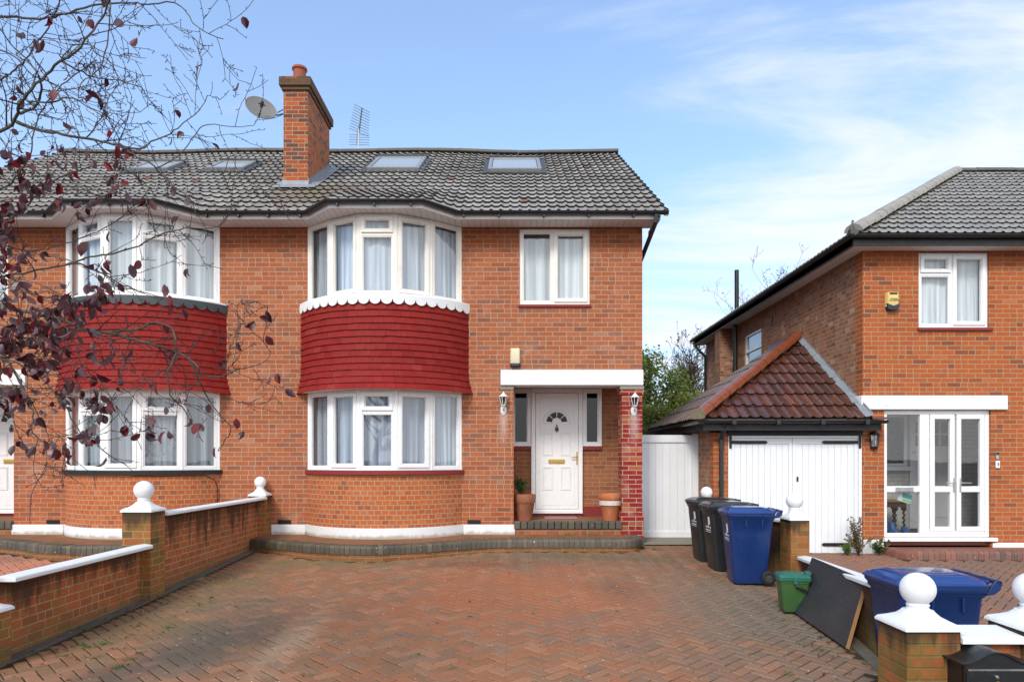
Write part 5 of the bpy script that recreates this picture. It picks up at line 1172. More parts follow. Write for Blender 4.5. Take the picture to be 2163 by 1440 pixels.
slant_wall(mb, (3.48, 8.24-CD), (3.022, 5.68-CD), 0.11, -0.45, 0.39, 0.53); mb.build('lower_wall', M_wall_r, rw)
mb = MB(); coping(mb, (3.48, 8.238-CD), (3.022, 5.67-CD), 0.11, (0.392, 0.532), 0.050, 0.035); mb.build('lower_coping', M_paint, rw, bevel=0.004)
mb = MB(); slant_wall(mb, (3.12, 10.78-CD), (3.44, 8.57-CD), 0.11, -0.3, 0.80, 0.80); mb.build('upper_wall', M_wall_r, rw)
mb = MB(); coping(mb, (3.12, 10.78-CD), (3.44, 8.571-CD), 0.11, 0.802, 0.050, 0.035); mb.build('upper_coping', M_paint, rw, bevel=0.004)
pier(rw, 3.367, 3.595, 8.24, 8.57, -0.3, 0.865, M_pier_r, 0.101)
pier(rw, 2.985, 3.235, 10.78, 11.03, -0.3, 0.86, M_pier_r, 0.092)
fw_ = thing('garden_wall', "neighbour's front brick wall with broad white coping between two white ball-topped piers, nearest the camera", 'wall')
pier(fw_, 2.461, 2.795, 4.25, 4.59, -0.46, 0.53, M_pier_n, 0.106)
pier(fw_, 3.20, 3.535, 4.25, 4.59, -0.46, 0.53, M_pier_n, 0.106)
mb = MB(); mb.box(2.795, 3.20, 4.29-CD, 4.50-CD, -0.46, 0.452); mb.build('front_wall', M_pier_n, fw_)
mb = MB(); mb.rings([[(2.80, 4.235-CD, 0.453), (2.80, 4.235-CD, 0.485), (2.80, 4.25-CD, 0.498), (2.80, 4.50-CD, 0.512), (2.80, 4.53-CD, 0.50), (2.80, 4.53-CD, 0.453)], [(3.195, 4.235-CD, 0.453), (3.195, 4.235-CD, 0.485), (3.195, 4.25-CD, 0.498), (3.195, 4.50-CD, 0.512), (3.195, 4.53-CD, 0.50), (3.195, 4.53-CD, 0.453)]]); mb.build('front_coping', M_paint, fw_, bevel=0.004)

# ============================================================ side gate
gt = thing('side_gate', 'plain white boarded timber gate between the brick house and the garage', 'gate', (0, 0, 0))
gy = 12.0-CD
mb = MB(); n = 8; x0, x1 = 2.145, 3.17; w = (x1-x0)/n
for k in range(n): mb.box(x0+k*w+0.0012, x0+(k+1)*w-0.0012, gy+0.02, gy+0.045, 0.26, 1.99)
mb.build('gate_boards', M_gatepaint, gt, bevel=0.002)
mb = MB(); mb.box(x0-0.02, x1, gy-0.005, gy+0.0195, 1.90, 2.03); mb.build('gate_rail', M_gatepaint, gt, bevel=0.004); mb = MB(); mb.box(x0-0.02, x1, gy-0.005, gy+0.0195, 0.225, 0.335); mb.build('gate_rail', M_gatepaint, gt, bevel=0.004)
mb = MB(); mb.box(3.172, 3.275, gy-0.03, gy+0.08, 0.20, 2.06); mb.build('gate_post', M_gatepaint, gt, bevel=0.005)

# ============================================================ lamps, alarm boxes, door bell, aerials
def white_lamp(x, y, zc, label):
    t = thing('wall_lantern', label, 'wall light', (x, y, zc), 0, 'white lanterns flanking the porch')
    mb = MB(); mb.lathe([(0.001, -0.19), (0.018, -0.185), (0.03, -0.165), (0.05, -0.14), (0.05, -0.06), (0.035, -0.045), (0.02, -0.035), (0.001, -0.03)], (0, -0.012, 0), 14); mb.v = [(a, max(-0.03, min(0.0, b*0.35)), c) for a, b, c in mb.v]
    mb.tube([(0, -0.02, -0.10), (0, -0.05, -0.095), (0, -0.085, -0.07), (0, -0.09, -0.04)], 0.012, 8); mb.build('bracket', M_lampw, t, smooth=True)
    c = (0, -0.09, 0); mb = MB()
    mb.lathe([(0.001, -0.045), (0.03, -0.042), (0.036, -0.03), (0.034, -0.022), (0.001, -0.02)], c, 8)
    mb.lathe([(0.075, 0.105), (0.078, 0.112), (0.060, 0.128), (0.042, 0.145), (0.030, 0.152), (0.024, 0.165), (0.010, 0.178), (0.012, 0.186), (0.001, 0.198)], c, 8)
    for k in range(6):
        a = math.pi*k/3+0.2; mb.tube([(0.033*math.cos(a), c[1]+0.033*math.sin(a), -0.025), (0.066*math.cos(a), c[1]+0.066*math.sin(a), 0.108)], 0.0055, 5)
    mb.build('lamp_cage', M_lampw, t, smooth=True, angle=35)
    mb = MB(); mb.lathe([(0.030, -0.022), (0.062, 0.106)], c, 6); mb.build('lamp_glass', M_lampglass, t)
    return t
M_lampw = plain("white_cast_metal", (0.66, 0.66, 0.64), 0.45, 0.5, var=0.06, scale=20, dirt=((0.30, 0.30, 0.28), 16, 0.5))
M_lampglass = glass("lantern_glass", (0.35, 0.37, 0.38), 2.2)
white_lamp(-0.135, -0.0, 2.50, 'white lantern on plain orange brick left of the porch, chalky run below it')
white_lamp(1.985, -0.0, 2.49, 'white lantern fixed to the red painted pillar right of the front door')
t = thing('wall_lantern', 'black half lantern on brick between the garage door and the glazed porch', 'wall light', (5.872, -0.0, 1.905))
mb = MB(); mb.box(-0.055, 0.055, -0.02, 0.0, -0.12, 0.14); mb.lathe([(0.001, -0.17), (0.02, -0.165), (0.012, -0.15), (0.035, -0.13), (0.055, -0.115), (0.06, -0.10), (0.001, -0.09)], (0, -0.04, 0), 8)
mb.lathe([(0.085, 0.09), (0.088, 0.10), (0.06, 0.125), (0.035, 0.15), (0.02, 0.16), (0.015, 0.185), (0.001, 0.19)], (0, -0.05, 0), 6)
for k in range(6): a = math.pi*k/3; mb.tube([(0.048*math.cos(a), -0.05+0.048*math.sin(a), -0.10), (0.075*math.cos(a), -0.05+0.075*math.sin(a), 0.10)], 0.006, 5)
mb.v = [(a, min(b, 0.0), c) for a, b, c in mb.v]; mb.build('lamp_body', M_black, t, smooth=True, angle=35)
mb = MB(); mb.lathe([(0.046, -0.10), (0.071, 0.10)], (0, -0.05, 0), 6); mb.v = [(a, min(b, -0.002), c) for a, b, c in mb.v]; mb.build('lamp_glass', glass('clear_lantern_glass', (0.8, 0.82, 0.82), 1.5), t); mb = MB(); mb.box(-0.05, 0.05, -0.022, -0.0205, -0.09, 0.085); mb.build('reflector', M_steel, t)
mb = MB(); mb.lathe([(0.001, -0.06), (0.018, -0.055), (0.02, 0.0), (0.012, 0.02), (0.001, 0.025)], (0, -0.05, -0.01), 10); mb.build('bulb', M_white, t, smooth=True)

M_almcream = plain("cream_plastic", (0.66, 0.58, 0.40), 0.5, 0.4, var=0.05)
M_almyel = plain("yellow_plastic", (0.66, 0.50, 0.16), 0.45, 0.5, var=0.05)
M_navy = plain("navy_plastic", (0.015, 0.025, 0.055), 0.4, 0.5)
def text(name, s, size, loc, rot, mat, parent=None, ext=0.0012, align='CENTER', shear=0.0):
    cu = bpy.data.curves.new(name, 'FONT'); cu.body = s; cu.size = size; cu.extrude = ext; cu.align_x = align; cu.shear = shear
    to = bpy.data.objects.new(name+"_curve", cu); COL.objects.link(to); bpy.context.view_layer.update()
    me = bpy.data.meshes.new_from_object(to.evaluated_get(bpy.context.evaluated_depsgraph_get())); bpy.data.objects.remove(to)
    me.materials.clear(); me.materials.append(mat)
    o = bpy.data.objects.new(name, me); COL.objects.link(o); o.location = loc; o.rotation_euler = rot
    if parent is not None: o.parent = parent
    return o
def wedge_box(parent, name, mat, x, w0, w1, z0, z1, dep, y=-0.0, taper=True, k=6, bulge=0.0):
    mb = MB(); rs = []
    for i in range(k+1):
        f = i/k; hw = (w0+(w1-w0)*f)/2; r = 0.018; d = dep*(1-0.15*abs(2*f-1)**3)
        rs.append([(x-hw, y, z0+(z1-z0)*f), (x+hw, y, z0+(z1-z0)*f), (x+hw, y-d*0.6, z0+(z1-z0)*f), (x+hw-r, y-d, z0+(z1-z0)*f), (x-hw+r, y-d, z0+(z1-z0)*f), (x-hw, y-d*0.6, z0+(z1-z0)*f)])
    mb.rings(rs); return mb.build(name, mat, parent, smooth=True, angle=50)
a = thing('alarm_box', 'cream alarm box with dark foot on the brickwork above the white porch lintel', 'alarm box')
wedge_box(a, 'alarm_cover', M_almcream, 0.055, 0.165, 0.165, 3.155, 3.395, 0.075); wedge_box(a, 'alarm_base', M_navy, 0.055, 0.150, 0.168, 3.095, 3.154, 0.070)
a = thing('alarm_box', 'yellow alarm box with navy chevron foot beside the upper window of the right house', 'alarm box')
wedge_box(a, 'alarm_cover', M_almyel, 6.155, 0.20, 0.19, 4.07, 4.30, 0.085)
mb = MB(); mb.rings([[(6.055, -0.088, 4.115), (6.155, -0.092, 4.075), (6.255, -0.088, 4.115), (6.24, -0.085, 4.03), (6.155, -0.085, 4.01), (6.07, -0.085, 4.03)], [(6.055, 0, 4.115), (6.155, 0, 4.075), (6.255, 0, 4.115), (6.24, 0, 4.03), (6.155, 0, 4.01), (6.07, 0, 4.03)]]); mb.build('alarm_base', M_navy, a)
mb = MB(); mb.box(6.095, 6.215, -0.089, -0.07, 4.262, 4.290); mb.build('alarm_slot', M_black, a)
text('alarm_lettering', 'ALARMS', 0.042, (6.165, -0.0865, 4.15), (R(90), 0, 0), M_navy, a, 0.002)
text('alarm_small_lettering', 'European', 0.030, (6.165, -0.0865, 4.183), (R(90), 0, 0), M_navy, a, 0.002)
b = thing('door_bell', 'white and black video bell above a small white key box, right of the porch doors', 'door bell')
mb = MB(); mb.box(7.853, 7.903, -0.022, 0, 1.60, 1.72); mb.build('bell_body', M_steel, b, bevel=0.008)
mb = MB(); mb.box(7.856, 7.900, -0.025, -0.0225, 1.672, 1.716); mb.build('bell_camera', M_black, b)
mb = MB(); mb.box(7.85, 7.912, -0.03, 0, 1.46, 1.58); mb.build('key_box', M_white, b, bevel=0.008); mb = MB(); mb.box(7.872, 7.89, -0.034, -0.0305, 1.50, 1.55); mb.build('key_pad', M_iron, b)

M_alurod = plain('dull_aluminium', (0.17, 0.17, 0.165), 0.5, 0.4, 0.2, var=0.1)
# satellite dish on the chimney
M_dish = plain("grey_dish", (0.19, 0.19, 0.185), 0.5, 0.4, var=0.08)
c = P(550, 231, 12.4)
dsh = thing('satellite_dish', 'oval grey mesh satellite dish bracketed off the left of the chimney', 'satellite dish', tuple(c))
ax = Vector((0.49, -0.81, 0.31)).normalized(); u_ = Vector((1, 0, 0)); u_ = (u_-ax*u_.dot(ax)).normalized(); v_ = ax.cross(u_); DS = -1 if v_.z > 0 else 1
mb = MB(); n = 28; rs = []
for r, dpt in ((0.001, 0.0), (0.09, -0.006), (0.16, -0.020), (0.21, -0.034), (0.25, -0.048), (0.255, -0.044)):
    rs.append([u_*math.cos(2*math.pi*k/n)*r*1.08+v_*math.sin(2*math.pi*k/n)*r*0.92-ax*(-dpt) *-1.0 for k in range(n)])
rs2 = [[p-ax*0.006 for p in r] for r in rs]
mb.rings(rs, cap0=False, cap1=False); mb.rings(rs2, cap0=False, cap1=False); mb.v = [tuple(v) for v in mb.v]; mb.build('dish', M_dish, dsh, smooth=True)
mb = MB(); mb.tube([-ax*0.01, -ax*0.08, Vector((0.25, 0.18, -0.02)), Vector((0.46, 0.02, -0.06))], 0.014, 6); mb.tube([Vector((0.25, 0.18, 0.03)), Vector((0.46, 0.02, 0.03))], 0.01, 6); mb.build('dish_bracket', M_iron, dsh)
mb = MB(); mb.tube([v_*DS*0.22, ax*0.10+v_*DS*0.20, ax*0.17+v_*DS*0.06], 0.010, 6); mb.tube([ax*0.13+v_*DS*0.08, ax*0.22+v_*DS*0.03], 0.028, 8); mb.tube([ax*0.17+v_*DS*0.05-u_*0.06, ax*0.17+v_*DS*0.05+u_*0.06], 0.012, 6); mb.build('dish_arm', M_black, dsh)
# television aerial behind the ridge
ae = thing('tv_aerial', 'grey television aerial with many rods standing behind the ridge right of the chimney', 'aerial', tuple(P(757, 318, 16.2)))
s_ = 16.2/1442
mb = MB(); mb.tube([(0, 0, -0.25), (0, 0, 52*s_)], 0.021, 8); mb.build('mast', M_steel, ae, smooth=True)
mb = MB(); b0 = Vector((0.0, 0.05, 38*s_)); b1 = Vector((0.14, -0.25, 78*s_)); mb.tube([b0, b1], 0.014, 6)
bd = (b1-b0)
for k in range(10):
    p = b0+bd*(0.04+0.95*k/9); L = 0.22-0.06*k/11; mb.tube([p-Vector((L*0.9, 0.14, -0.03)), p+Vector((L*0.9, 0.14, -0.03))], 0.0062, 5); mb.box(p.x-0.018, p.x+0.018, p.y-0.018, p.y+0.018, p.z-0.012, p.z+0.012)
for k in range(5):
    z = (14+k*5.2)*s_; mb.tube([(-0.24, 0.1, z+0.03), (0.26, 0.0, z-0.03)], 0.0062, 5)
mb.tube([(-0.05, 0.05, 14*s_), (-0.03, 0.05, 48*s_)], 0.008, 5)
mb.build('aerial_rods', M_alurod, ae)

# ============================================================ porch things
def pot(name, label, x, y, z, r0, r1, h, mat, band=None, rim=0.11):
    t = thing(name, label, 'plant pot', (x, y, z))
    mb = MB(); k = h-rim
    mb.lathe([(0.001, 0), (r0, 0), (r0+0.004, 0.01), (r0+(r1-r0)*0.86-0.004, k), (r1-0.006, k+0.006), (r1, k+0.012), (r1+0.004, h-0.01), (r1, h), (r1-0.022, h), (r1-0.03, h-0.05), (0.001, h-0.05)], (0, 0, 0), 36); mb.build('pot_body', mat, t, smooth=True, angle=50)
    if band: mb = MB(); mb.lathe([(r0+(r1-r0)*0.80+0.004, band[0]), (r0+(r1-r0)*0.86+0.006, band[1])], (0, 0, 0), 36); mb.rings  ; mb.build('pot_band', M_potband, t, smooth=True)
    return t
M_potband = plain("flaking_white_band", (0.62, 0.57, 0.52), 0.8, 0.2, var=0.1, scale=12, dirt=((0.45, 0.26, 0.17), 18, 0.9))
p1 = pot('plant_pot', 'weathered brown pot holding a small shrub, left of the white front door', 0.205, 0.28, 0.592, 0.125, 0.185, 0.435, M_terra_old, rim=0.15)
mb = MB(); mb.lathe([(0.001, 0.40), (0.155, 0.395)], (0, 0, 0), 20); mb.build('soil', M_soil, p1)
pot('plant_pot', 'empty orange terracotta pot with a flaking white band, beside the porch pillar', 1.64, 0.24, 0.592, 0.125, 0.195, 0.445, M_terra, band=(0.255, 0.33), rim=0.105)
mat_o = MB(); mat_o.box(0.56, 1.12, 0.50, 0.86, 0.593, 0.607); tag(mat_o.build('doormat', plain("worn_pink_mat", (0.30, 0.20, 0.19), 0.95, 0.1, var=0.25, scale=30, bump=1.0), bevel=0.004), 'thin worn pinkish mat on the porch floor at the front door', 'doormat')

def leaf_mat(name, a, b, c_, rough=0.5, back=0.0, spec=0.4, trans=0.25):
    m = NT(name); i = m.island(); col = m.ramp(i, [(0.0, a), (0.5, b), (1.0, c_)])
    m.fin(col, rough, spec); t = m.n('ShaderNodeBsdfTranslucent'); m.t.links.new(m.mix(1.0, col, (1.6, 1.8, 1.0), 'MULTIPLY'), t.inputs[0])
    x = m.n('ShaderNodeMixShader'); x.inputs[0].default_value = trans; m.t.links.new(m.b.outputs[0], x.inputs[1]); m.t.links.new(t.outputs[0], x.inputs[2]); m.t.links.new(x.outputs[0], m.out.inputs[0])
    return m.m
M_leaf_shrub = leaf_mat("shrub_leaf", (0.035, 0.06, 0.02), (0.07, 0.11, 0.035), (0.11, 0.15, 0.05))
M_leaf_weed = leaf_mat("weed_leaf", (0.05, 0.11, 0.02), (0.10, 0.18, 0.03), (0.18, 0.24, 0.05))
M_leaf_red = leaf_mat("reddish_weed_leaf", (0.10, 0.05, 0.03), (0.16, 0.10, 0.04), (0.11, 0.13, 0.04))
M_bark = plain("grey_bark", (0.085, 0.075, 0.060), 0.85, 0.2, var=0.4, scale=14, dirt=((0.10, 0.11, 0.035), 7, 0.75), bump=0.8, bscale=80)
M_twig = plain("dark_twig", (0.060, 0.040, 0.036), 0.8, 0.2, var=0.4, scale=30)
def leaf(mb, p, d, up, L, W, curl=0.15):
    d = Vector(d).normalized(); w = d.cross(Vector(up)); w = w.normalized() if w.length > 1e-4 else d.orthogonal().normalized(); n = w.cross(d)
    b = len(mb.v); P_ = [p]
    for f, ww, h in ((0.22, 0.38, 0.02), (0.55, 0.5, 0.0), (0.82, 0.30, -0.5)):
        for s in (-1, 0, 1): P_.append(p+d*L*f+w*W*ww*s+n*(curl*L*(abs(s)*0.35+h*0.5)))
    P_.append(p+d*L-n*curl*L*0.6); mb.v += [tuple(q) for q in P_]
    F = [(0, 2, 1), (0, 3, 2), (1, 2, 5, 4), (2, 3, 6, 5), (4, 5, 8, 7), (5, 6, 9, 8), (7, 8, 10), (8, 9, 10)]
    for f in F: mb.fi([b+i for i in f])
def rvec(r): return Vector((r.gauss(0, 1), r.gauss(0, 1), r.gauss(0, 1))).normalized()
def shrub(parent, base, h, n, spread, lm, sm, rnd, L=0.05, W=0.016, droop=0.3, name='foliage', per=26):
    ms, ml = MB(), MB()
    for k in range(n):
        a = rnd.uniform(0, 2*math.pi); e = rnd.uniform(0.3, 1)*spread; hh = h*rnd.uniform(0.6, 1)
        pts = [Vector(base)+Vector((math.cos(a)*e*f*f+rnd.uniform(-.006, .006), math.sin(a)*e*f*f+rnd.uniform(-.006, .006), hh*f)) for f in (0, 0.25, 0.5, 0.75, 1)]
        ms.tube(pts, [0.006, 0.005, 0.004, 0.003, 0.0015], 5)
        for j in range(per):
            f = 0.25+0.75*j/per; i = min(3, int(f*4)); p = pts[i].lerp(pts[i+1], f*4-i); d = rvec(rnd); d.z = abs(d.z)*0.4+0.25; leaf(ml, p, d, rvec(rnd), L*rnd.uniform(0.7, 1.2), W*rnd.uniform(0.8, 1.2), 0.2)
    a = ms.build('stems', sm, parent); b = ml.build(name, lm, parent, smooth=True, recalc=False); return a, b
rn = random.Random(41)
sh = thing('small_shrub', 'small green shrub growing out of the weathered pot by the front door', 'shrub', (0.205, 0.28, 0.98))
shrub(sh, (-0.05, 0, 0), 0.36, 11, 0.15, M_leaf_shrub, M_twig, rn, 0.085, 0.020, per=24)
wd = thing('weed_clump', 'tall reddish weed against the right garage door jamb', 'weed', (5.50, -0.22, 0.06))
shrub(wd, (0, 0, 0), 0.66, 9, 0.2, M_leaf_red, M_twig, rn, 0.05, 0.02, per=34); shrub(wd, (-0.16, -0.02, 0), 0.2, 12, 0.14, M_leaf_weed, M_twig, rn, 0.07, 0.012, name='low_leaves', per=12); shrub(wd, (0.02, -0.02, 0), 0.36, 10, 0.22, M_leaf_red, M_twig, rn, 0.045, 0.022, name='side_leaves', per=24)
wd = thing('weed_clump', 'leafy green weed at the white plinth left of the porch step', 'weed', (5.86, -0.20, 0.06))
shrub(wd, (0, 0, 0), 0.26, 10, 0.17, M_leaf_shrub, M_twig, rn, 0.07, 0.035, per=12)

# ============================================================ wheelie bins
M_binblue = plain("blue_bin_plastic", (0.007, 0.027, 0.115), 0.30, 0.5, var=0.10, scale=2, dirt=((0.03, 0.055, 0.13), 14, 0.15))
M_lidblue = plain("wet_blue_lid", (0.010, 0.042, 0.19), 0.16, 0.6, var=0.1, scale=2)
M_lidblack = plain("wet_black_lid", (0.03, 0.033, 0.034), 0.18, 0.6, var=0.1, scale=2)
M_binblack = plain("black_bin_plastic", (0.018, 0.020, 0.021), 0.35, 0.5, var=0.15, scale=2, dirt=((0.04, 0.043, 0.043), 14, 0.2))
M_tyre = plain("rubber", (0.018, 0.018, 0.018), 0.7, 0.3)
M_hub = plain("grey_plastic_hub", (0.06, 0.06, 0.06), 0.5, 0.4)
M_logo = plain("white_print", (0.70, 0.72, 0.75), 0.6, 0.3, var=0.02)
def bin_(label, col, loc, rz, sc, sz=1.0, logo=True, group=None):
    """240 litre wheeled bin; front towards -x, handle and wheels at +x"""
    t = thing('wheelie_bin', label, 'wheelie bin', loc, rz, group); t.scale = (sc, sc, sc*sz); m = M_binblue if col == 'blue' else M_binblack
    H = 0.985
    def sec(f): return (-0.245-0.085*f, 0.205+0.085*f, 0.215+0.055*f)   # front x, back x, half width at height fraction
    mb = MB(); rs = []
    def ring(z, o=0.0, r=0.05):
        a, b, c = sec(z/H); return rrect(a-o, b+o, -c-o, c+o, r, z, 5)
    for z, o, r in ((0.0, -0.03, 0.05), (0.015, -0.004, 0.06), (0.10, 0.0, 0.06), (0.70, 0.0, 0.05), (0.90, 0.0, 0.045), (0.915, 0.012, 0.04), (H, 0.014, 0.04)): rs.append(ring(z, o, r))
    mb.rings(rs, cap1=False)
    for s in (-1, 1):                                # moulded ribs on the flanks
        for xx in (-0.10, 0.12):
            c = sec(0.82)[2]; mb.box(xx-0.007, xx+0.007, s*(c-0.005), s*(c+0.022), 0.80, 0.912)
    mb.build('bin_body', m, t, smooth=True, angle=40, bevel=0.0)
    mb = MB(); a, b, c = -0.355, 0.30, 0.287                                   # collar and handle brackets
    mb.rings([rrect(a+0.02, b, -c, c, 0.03, H-0.045, 4), rrect(a, b, -c-0.004, c+0.004, 0.03, H-0.02, 4), rrect(a, b, -c-0.004, c+0.004, 0.03, H+0.002, 4)])
    for s in (-1, 1):
        mb.rings([[(b-0.02, s*0.262, H-0.06), (b+0.04, s*0.262, H-0.05), (b+0.085, s*0.262, H-0.015), (b+0.10, s*0.262, H+0.05), (b+0.06, s*0.262, H+0.062), (b+0.02, s*0.262, H+0.02)], [(b-0.02, s*0.285, H-0.06), (b+0.04, s*0.285, H-0.05), (b+0.085, s*0.285, H-0.015), (b+0.10, s*0.285, H+0.05), (b+0.06, s*0.285, H+0.062), (b+0.02, s*0.285, H+0.02)]])
    mb.build('bin_collar', m, t, bevel=0.006)
    mb = MB(); mb.tube([(b+0.075, -0.285, H+0.040), (b+0.075, 0.285, H+0.040)], 0.018, 10)
    for yy in (-0.10, 0.10): mb.tube([(b+0.075, yy-0.012, H+0.040), (b+0.075, yy+0.012, H+0.040)], 0.022, 10)
    mb.build('handle', m, t, smooth=True)
    mb = MB(); rs = []                               # lid: flat lip, two steps, low crown, centre panel
    for z, i, r in ((H+0.004, 0.0, 0.035), (H+0.022, 0.0, 0.035), (H+0.026, 0.014, 0.035), (H+0.046, 0.026, 0.04), (H+0.050, 0.045, 0.05), (H+0.068, 0.075, 0.06), (H+0.082, 0.13, 0.07), (H+0.089, 0.19, 0.06)): rs.append(rrect(a-0.015+i*0.75, b+0.01-i*0.8, -c-0.012+i, c+0.012-i, r, z, 5))
    mb.rings(rs); 
    mb.tube([(b+0.02, -0.24, H+0.035), (b+0.02, 0.24, H+0.035)], 0.016, 8)
    mb.box(-0.31, -0.20, -0.06, 0.06, H+0.046, H+0.062)
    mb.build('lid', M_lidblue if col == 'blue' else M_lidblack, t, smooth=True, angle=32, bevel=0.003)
    for s in (-1, 1):
        mb = MB(); F = lambda x, y, z, s=s: Vector((0.215+x, s*(0.232+z), 0.10+y))
        mb.lathe([(0.055, 0.0), (0.088, 0.002), (0.098, 0.010), (0.10, 0.022), (0.098, 0.036), (0.088, 0.044), (0.060, 0.044), (0.056, 0.036), (0.055, 0.0)], (0, 0, 0), 28, fr=F); w = mb.build('wheel', M_tyre, t, smooth=True, angle=50)
        mb = MB(); mb.lathe([(0.001, 0.02), (0.001, 0.042), (0.014, 0.042), (0.018, 0.034), (0.020, 0.026), (0.056, 0.026), (0.056, 0.018), (0.001, 0.018)], (0, 0, 0), 20, fr=F)
        for k in range(6):
            q = math.pi*k/3; mb.rings([[F(math.cos(q)*r_-math.sin(q)*o_, math.sin(q)*r_+math.cos(q)*o_, zz_) for r_, o_, zz_ in ((0.012, -0.005, 0.026), (0.055, -0.005, 0.026), (0.055, 0.005, 0.026), (0.012, 0.005, 0.026))], [F(math.cos(q)*r_-math.sin(q)*o_, math.sin(q)*r_+math.cos(q)*o_, zz_) for r_, o_, zz_ in ((0.012, -0.005, 0.036), (0.055, -0.005, 0.036), (0.055, 0.005, 0.036), (0.012, 0.005, 0.036))]])
        mb.build('hub', M_hub, w, smooth=True, angle=40)
    if logo:
        mb = MB()
        def fx(z): return sec(z/H)[0]-0.002
        def patch(y0, y1, z0, z1, skew=0.0):
            mb.rings([[(fx(z0), y0, z0), (fx(z0), y1, z0+skew), (fx(z1), y1, z1+skew), (fx(z1), y0, z1)], [(fx(z0)-0.0015, y0, z0), (fx(z0)-0.0015, y1, z0+skew), (fx(z1)-0.0015, y1, z1+skew), (fx(z1)-0.0015, y0, z1)]])
        # letters are mirrored into place: -y is to the right when facing the front
        patch(-0.13, -0.055, 0.715, 0.835)
        for k in range(5): y0 = -0.125+k*0.047; mb.rings([[(fx(0.655), y0+0.034*math.cos(q), 0.660+0.022*math.sin(q)) for q in [math.pi*j/6 for j in range(7)]]+[(fx(0.655), y0+0.026*math.cos(q), 0.660+0.014*math.sin(q)) for q in [math.pi*j/6 for j in range(6, -1, -1)]], [(fx(0.655)-0.0015, y0+0.034*math.cos(q), 0.660+0.022*math.sin(q)) for q in [math.pi*j/6 for j in range(7)]]+[(fx(0.655)-0.0015, y0+0.026*math.cos(q), 0.660+0.014*math.sin(q)) for q in [math.pi*j/6 for j in range(6, -1, -1)]]])
        patch(-0.14, 0.09, 0.620, 0.634); patch(-0.14, 0.10, 0.595, 0.602); patch(-0.06, -0.03, 0.68, 0.715)
        mb.build('bin_emblem', M_logo, t)
    return t
bin_('black wheelie bin farthest from the camera, nearest the white gate', 'black', (2.90, -1.17, 0.125), R(3), 0.87)
bin_('black wheelie bin wedged between the other black bin and the blue one', 'black', (2.92, -1.82, 0.105), R(2), 0.87)
bin_('blue wheelie bin at the near end of the row beside two black bins', 'blue', (2.93, -2.62, 0.085), R(-4), 0.87)
bin_("blue wheelie bin on its own behind the white ball piers on the neighbour's drive", 'blue', (3.26, -5.72, -0.34), R(-3), 1.0, logo=False)
rn = random.Random(5)

# food caddy
M_cadg = plain("green_caddy_plastic", (0.042, 0.108, 0.030), 0.45, 0.4, var=0.12, dirt=((0.12, 0.20, 0.10), 9, 0.4))
M_cadl = plain("teal_caddy_lid", (0.020, 0.120, 0.085), 0.35, 0.5, var=0.1, dirt=((0.10, 0.24, 0.18), 9, 0.4))
cd = thing('food_waste_caddy', 'small green food caddy with teal lid between the blue bin and the dark panel', 'caddy', (2.91, 7.08-CD, 0.04), R(-10)); cd.scale = (0.93, 0.93, 0.98)
mb = MB(); mb.rings([rrect(-0.115, 0.115, -0.11, 0.11, 0.025, 0, 4), rrect(-0.12, 0.12, -0.115, 0.115, 0.025, 0.01, 4), rrect(-0.15, 0.15, -0.14, 0.14, 0.03, 0.30, 4), rrect(-0.158, 0.158, -0.148, 0.148, 0.03, 0.305, 4), rrect(-0.160, 0.160, -0.150, 0.150, 0.03, 0.335, 4)]); mb.build('caddy_body', M_cadg, cd, smooth=True, angle=40)
mb = MB(); mb.rings([rrect(-0.166, 0.166, -0.156, 0.156, 0.03, 0.325, 4), rrect(-0.170, 0.170, -0.160, 0.160, 0.03, 0.33, 4), rrect(-0.170, 0.170, -0.160, 0.160, 0.03, 0.372, 4), rrect(-0.150, 0.150, -0.140, 0.140, 0.04, 0.388, 4), rrect(-0.105, 0.105, -0.095, 0.095, 0.03, 0.392, 4), rrect(-0.095, 0.095, -0.085, 0.085, 0.03, 0.402, 4)]); mb.box(0.13, 0.19, -0.05, 0.05, 0.375, 0.41); mb.box(-0.02, 0.02, -0.172, -0.158, 0.30, 0.355); mb.build('caddy_lid', M_cadl, cd, smooth=True, angle=40, bevel=0.002)
mb = MB(); mb.tube([(0.0, -0.165, 0.285), (0.04, -0.175, 0.27), (0.10, -0.178, 0.235), (0.165, -0.12, 0.20), (0.175, 0.0, 0.19), (0.165, 0.12, 0.21), (0.05, 0.168, 0.28)], [0.018, 0.016, 0.011, 0.009, 0.009, 0.009, 0.012], 8); mb.build('caddy_handle', M_black, cd, smooth=True)

# worktop off-cut leaning on the wall
m = NT("speckled_dark_laminate"); p = m.pos()
c = m.mix(m.rng(m.noise(p, 95, 3, 0.8), 0.56, 0.64, 0, 0.8), (0.018, 0.019, 0.022), (0.13, 0.13, 0.14)); M_lam = m.fin(m.mix(m.rng(m.noise(p, 2.5, 3), 0.4, 0.7, 0, 0.4), c, (0.045, 0.046, 0.05)), 0.45, 0.4)
M_chip = plain("chipboard", (0.30, 0.165, 0.075), 0.9, 0.2, var=0.45, scale=90, bump=0.5)
BL = Vector((2.885, 7.00-CD, 0.045)); BR = Vector((2.805, 5.74-CD, 0.02)); TL = Vector((3.215, 7.24-CD, 0.575)); TR = TL+(BR-BL)
TL = Vector((3.20, 7.28-CD, 0.560)); TR = Vector((3.115, 6.02-CD, 0.545))
nrm = (BR-BL).cross(TL-BL).normalized()
if nrm.x > 0: nrm = -nrm
mb = MB(); q0, q1 = nrm*0.0, -nrm*0.036
mb.rings([[BL-nrm*0.002, BR-nrm*0.002, TR-nrm*0.002, TL-nrm*0.002], [BL+q1, BR+q1, TR+q1, TL+q1]]); pn = mb.build('worktop_offcut', M_chip)
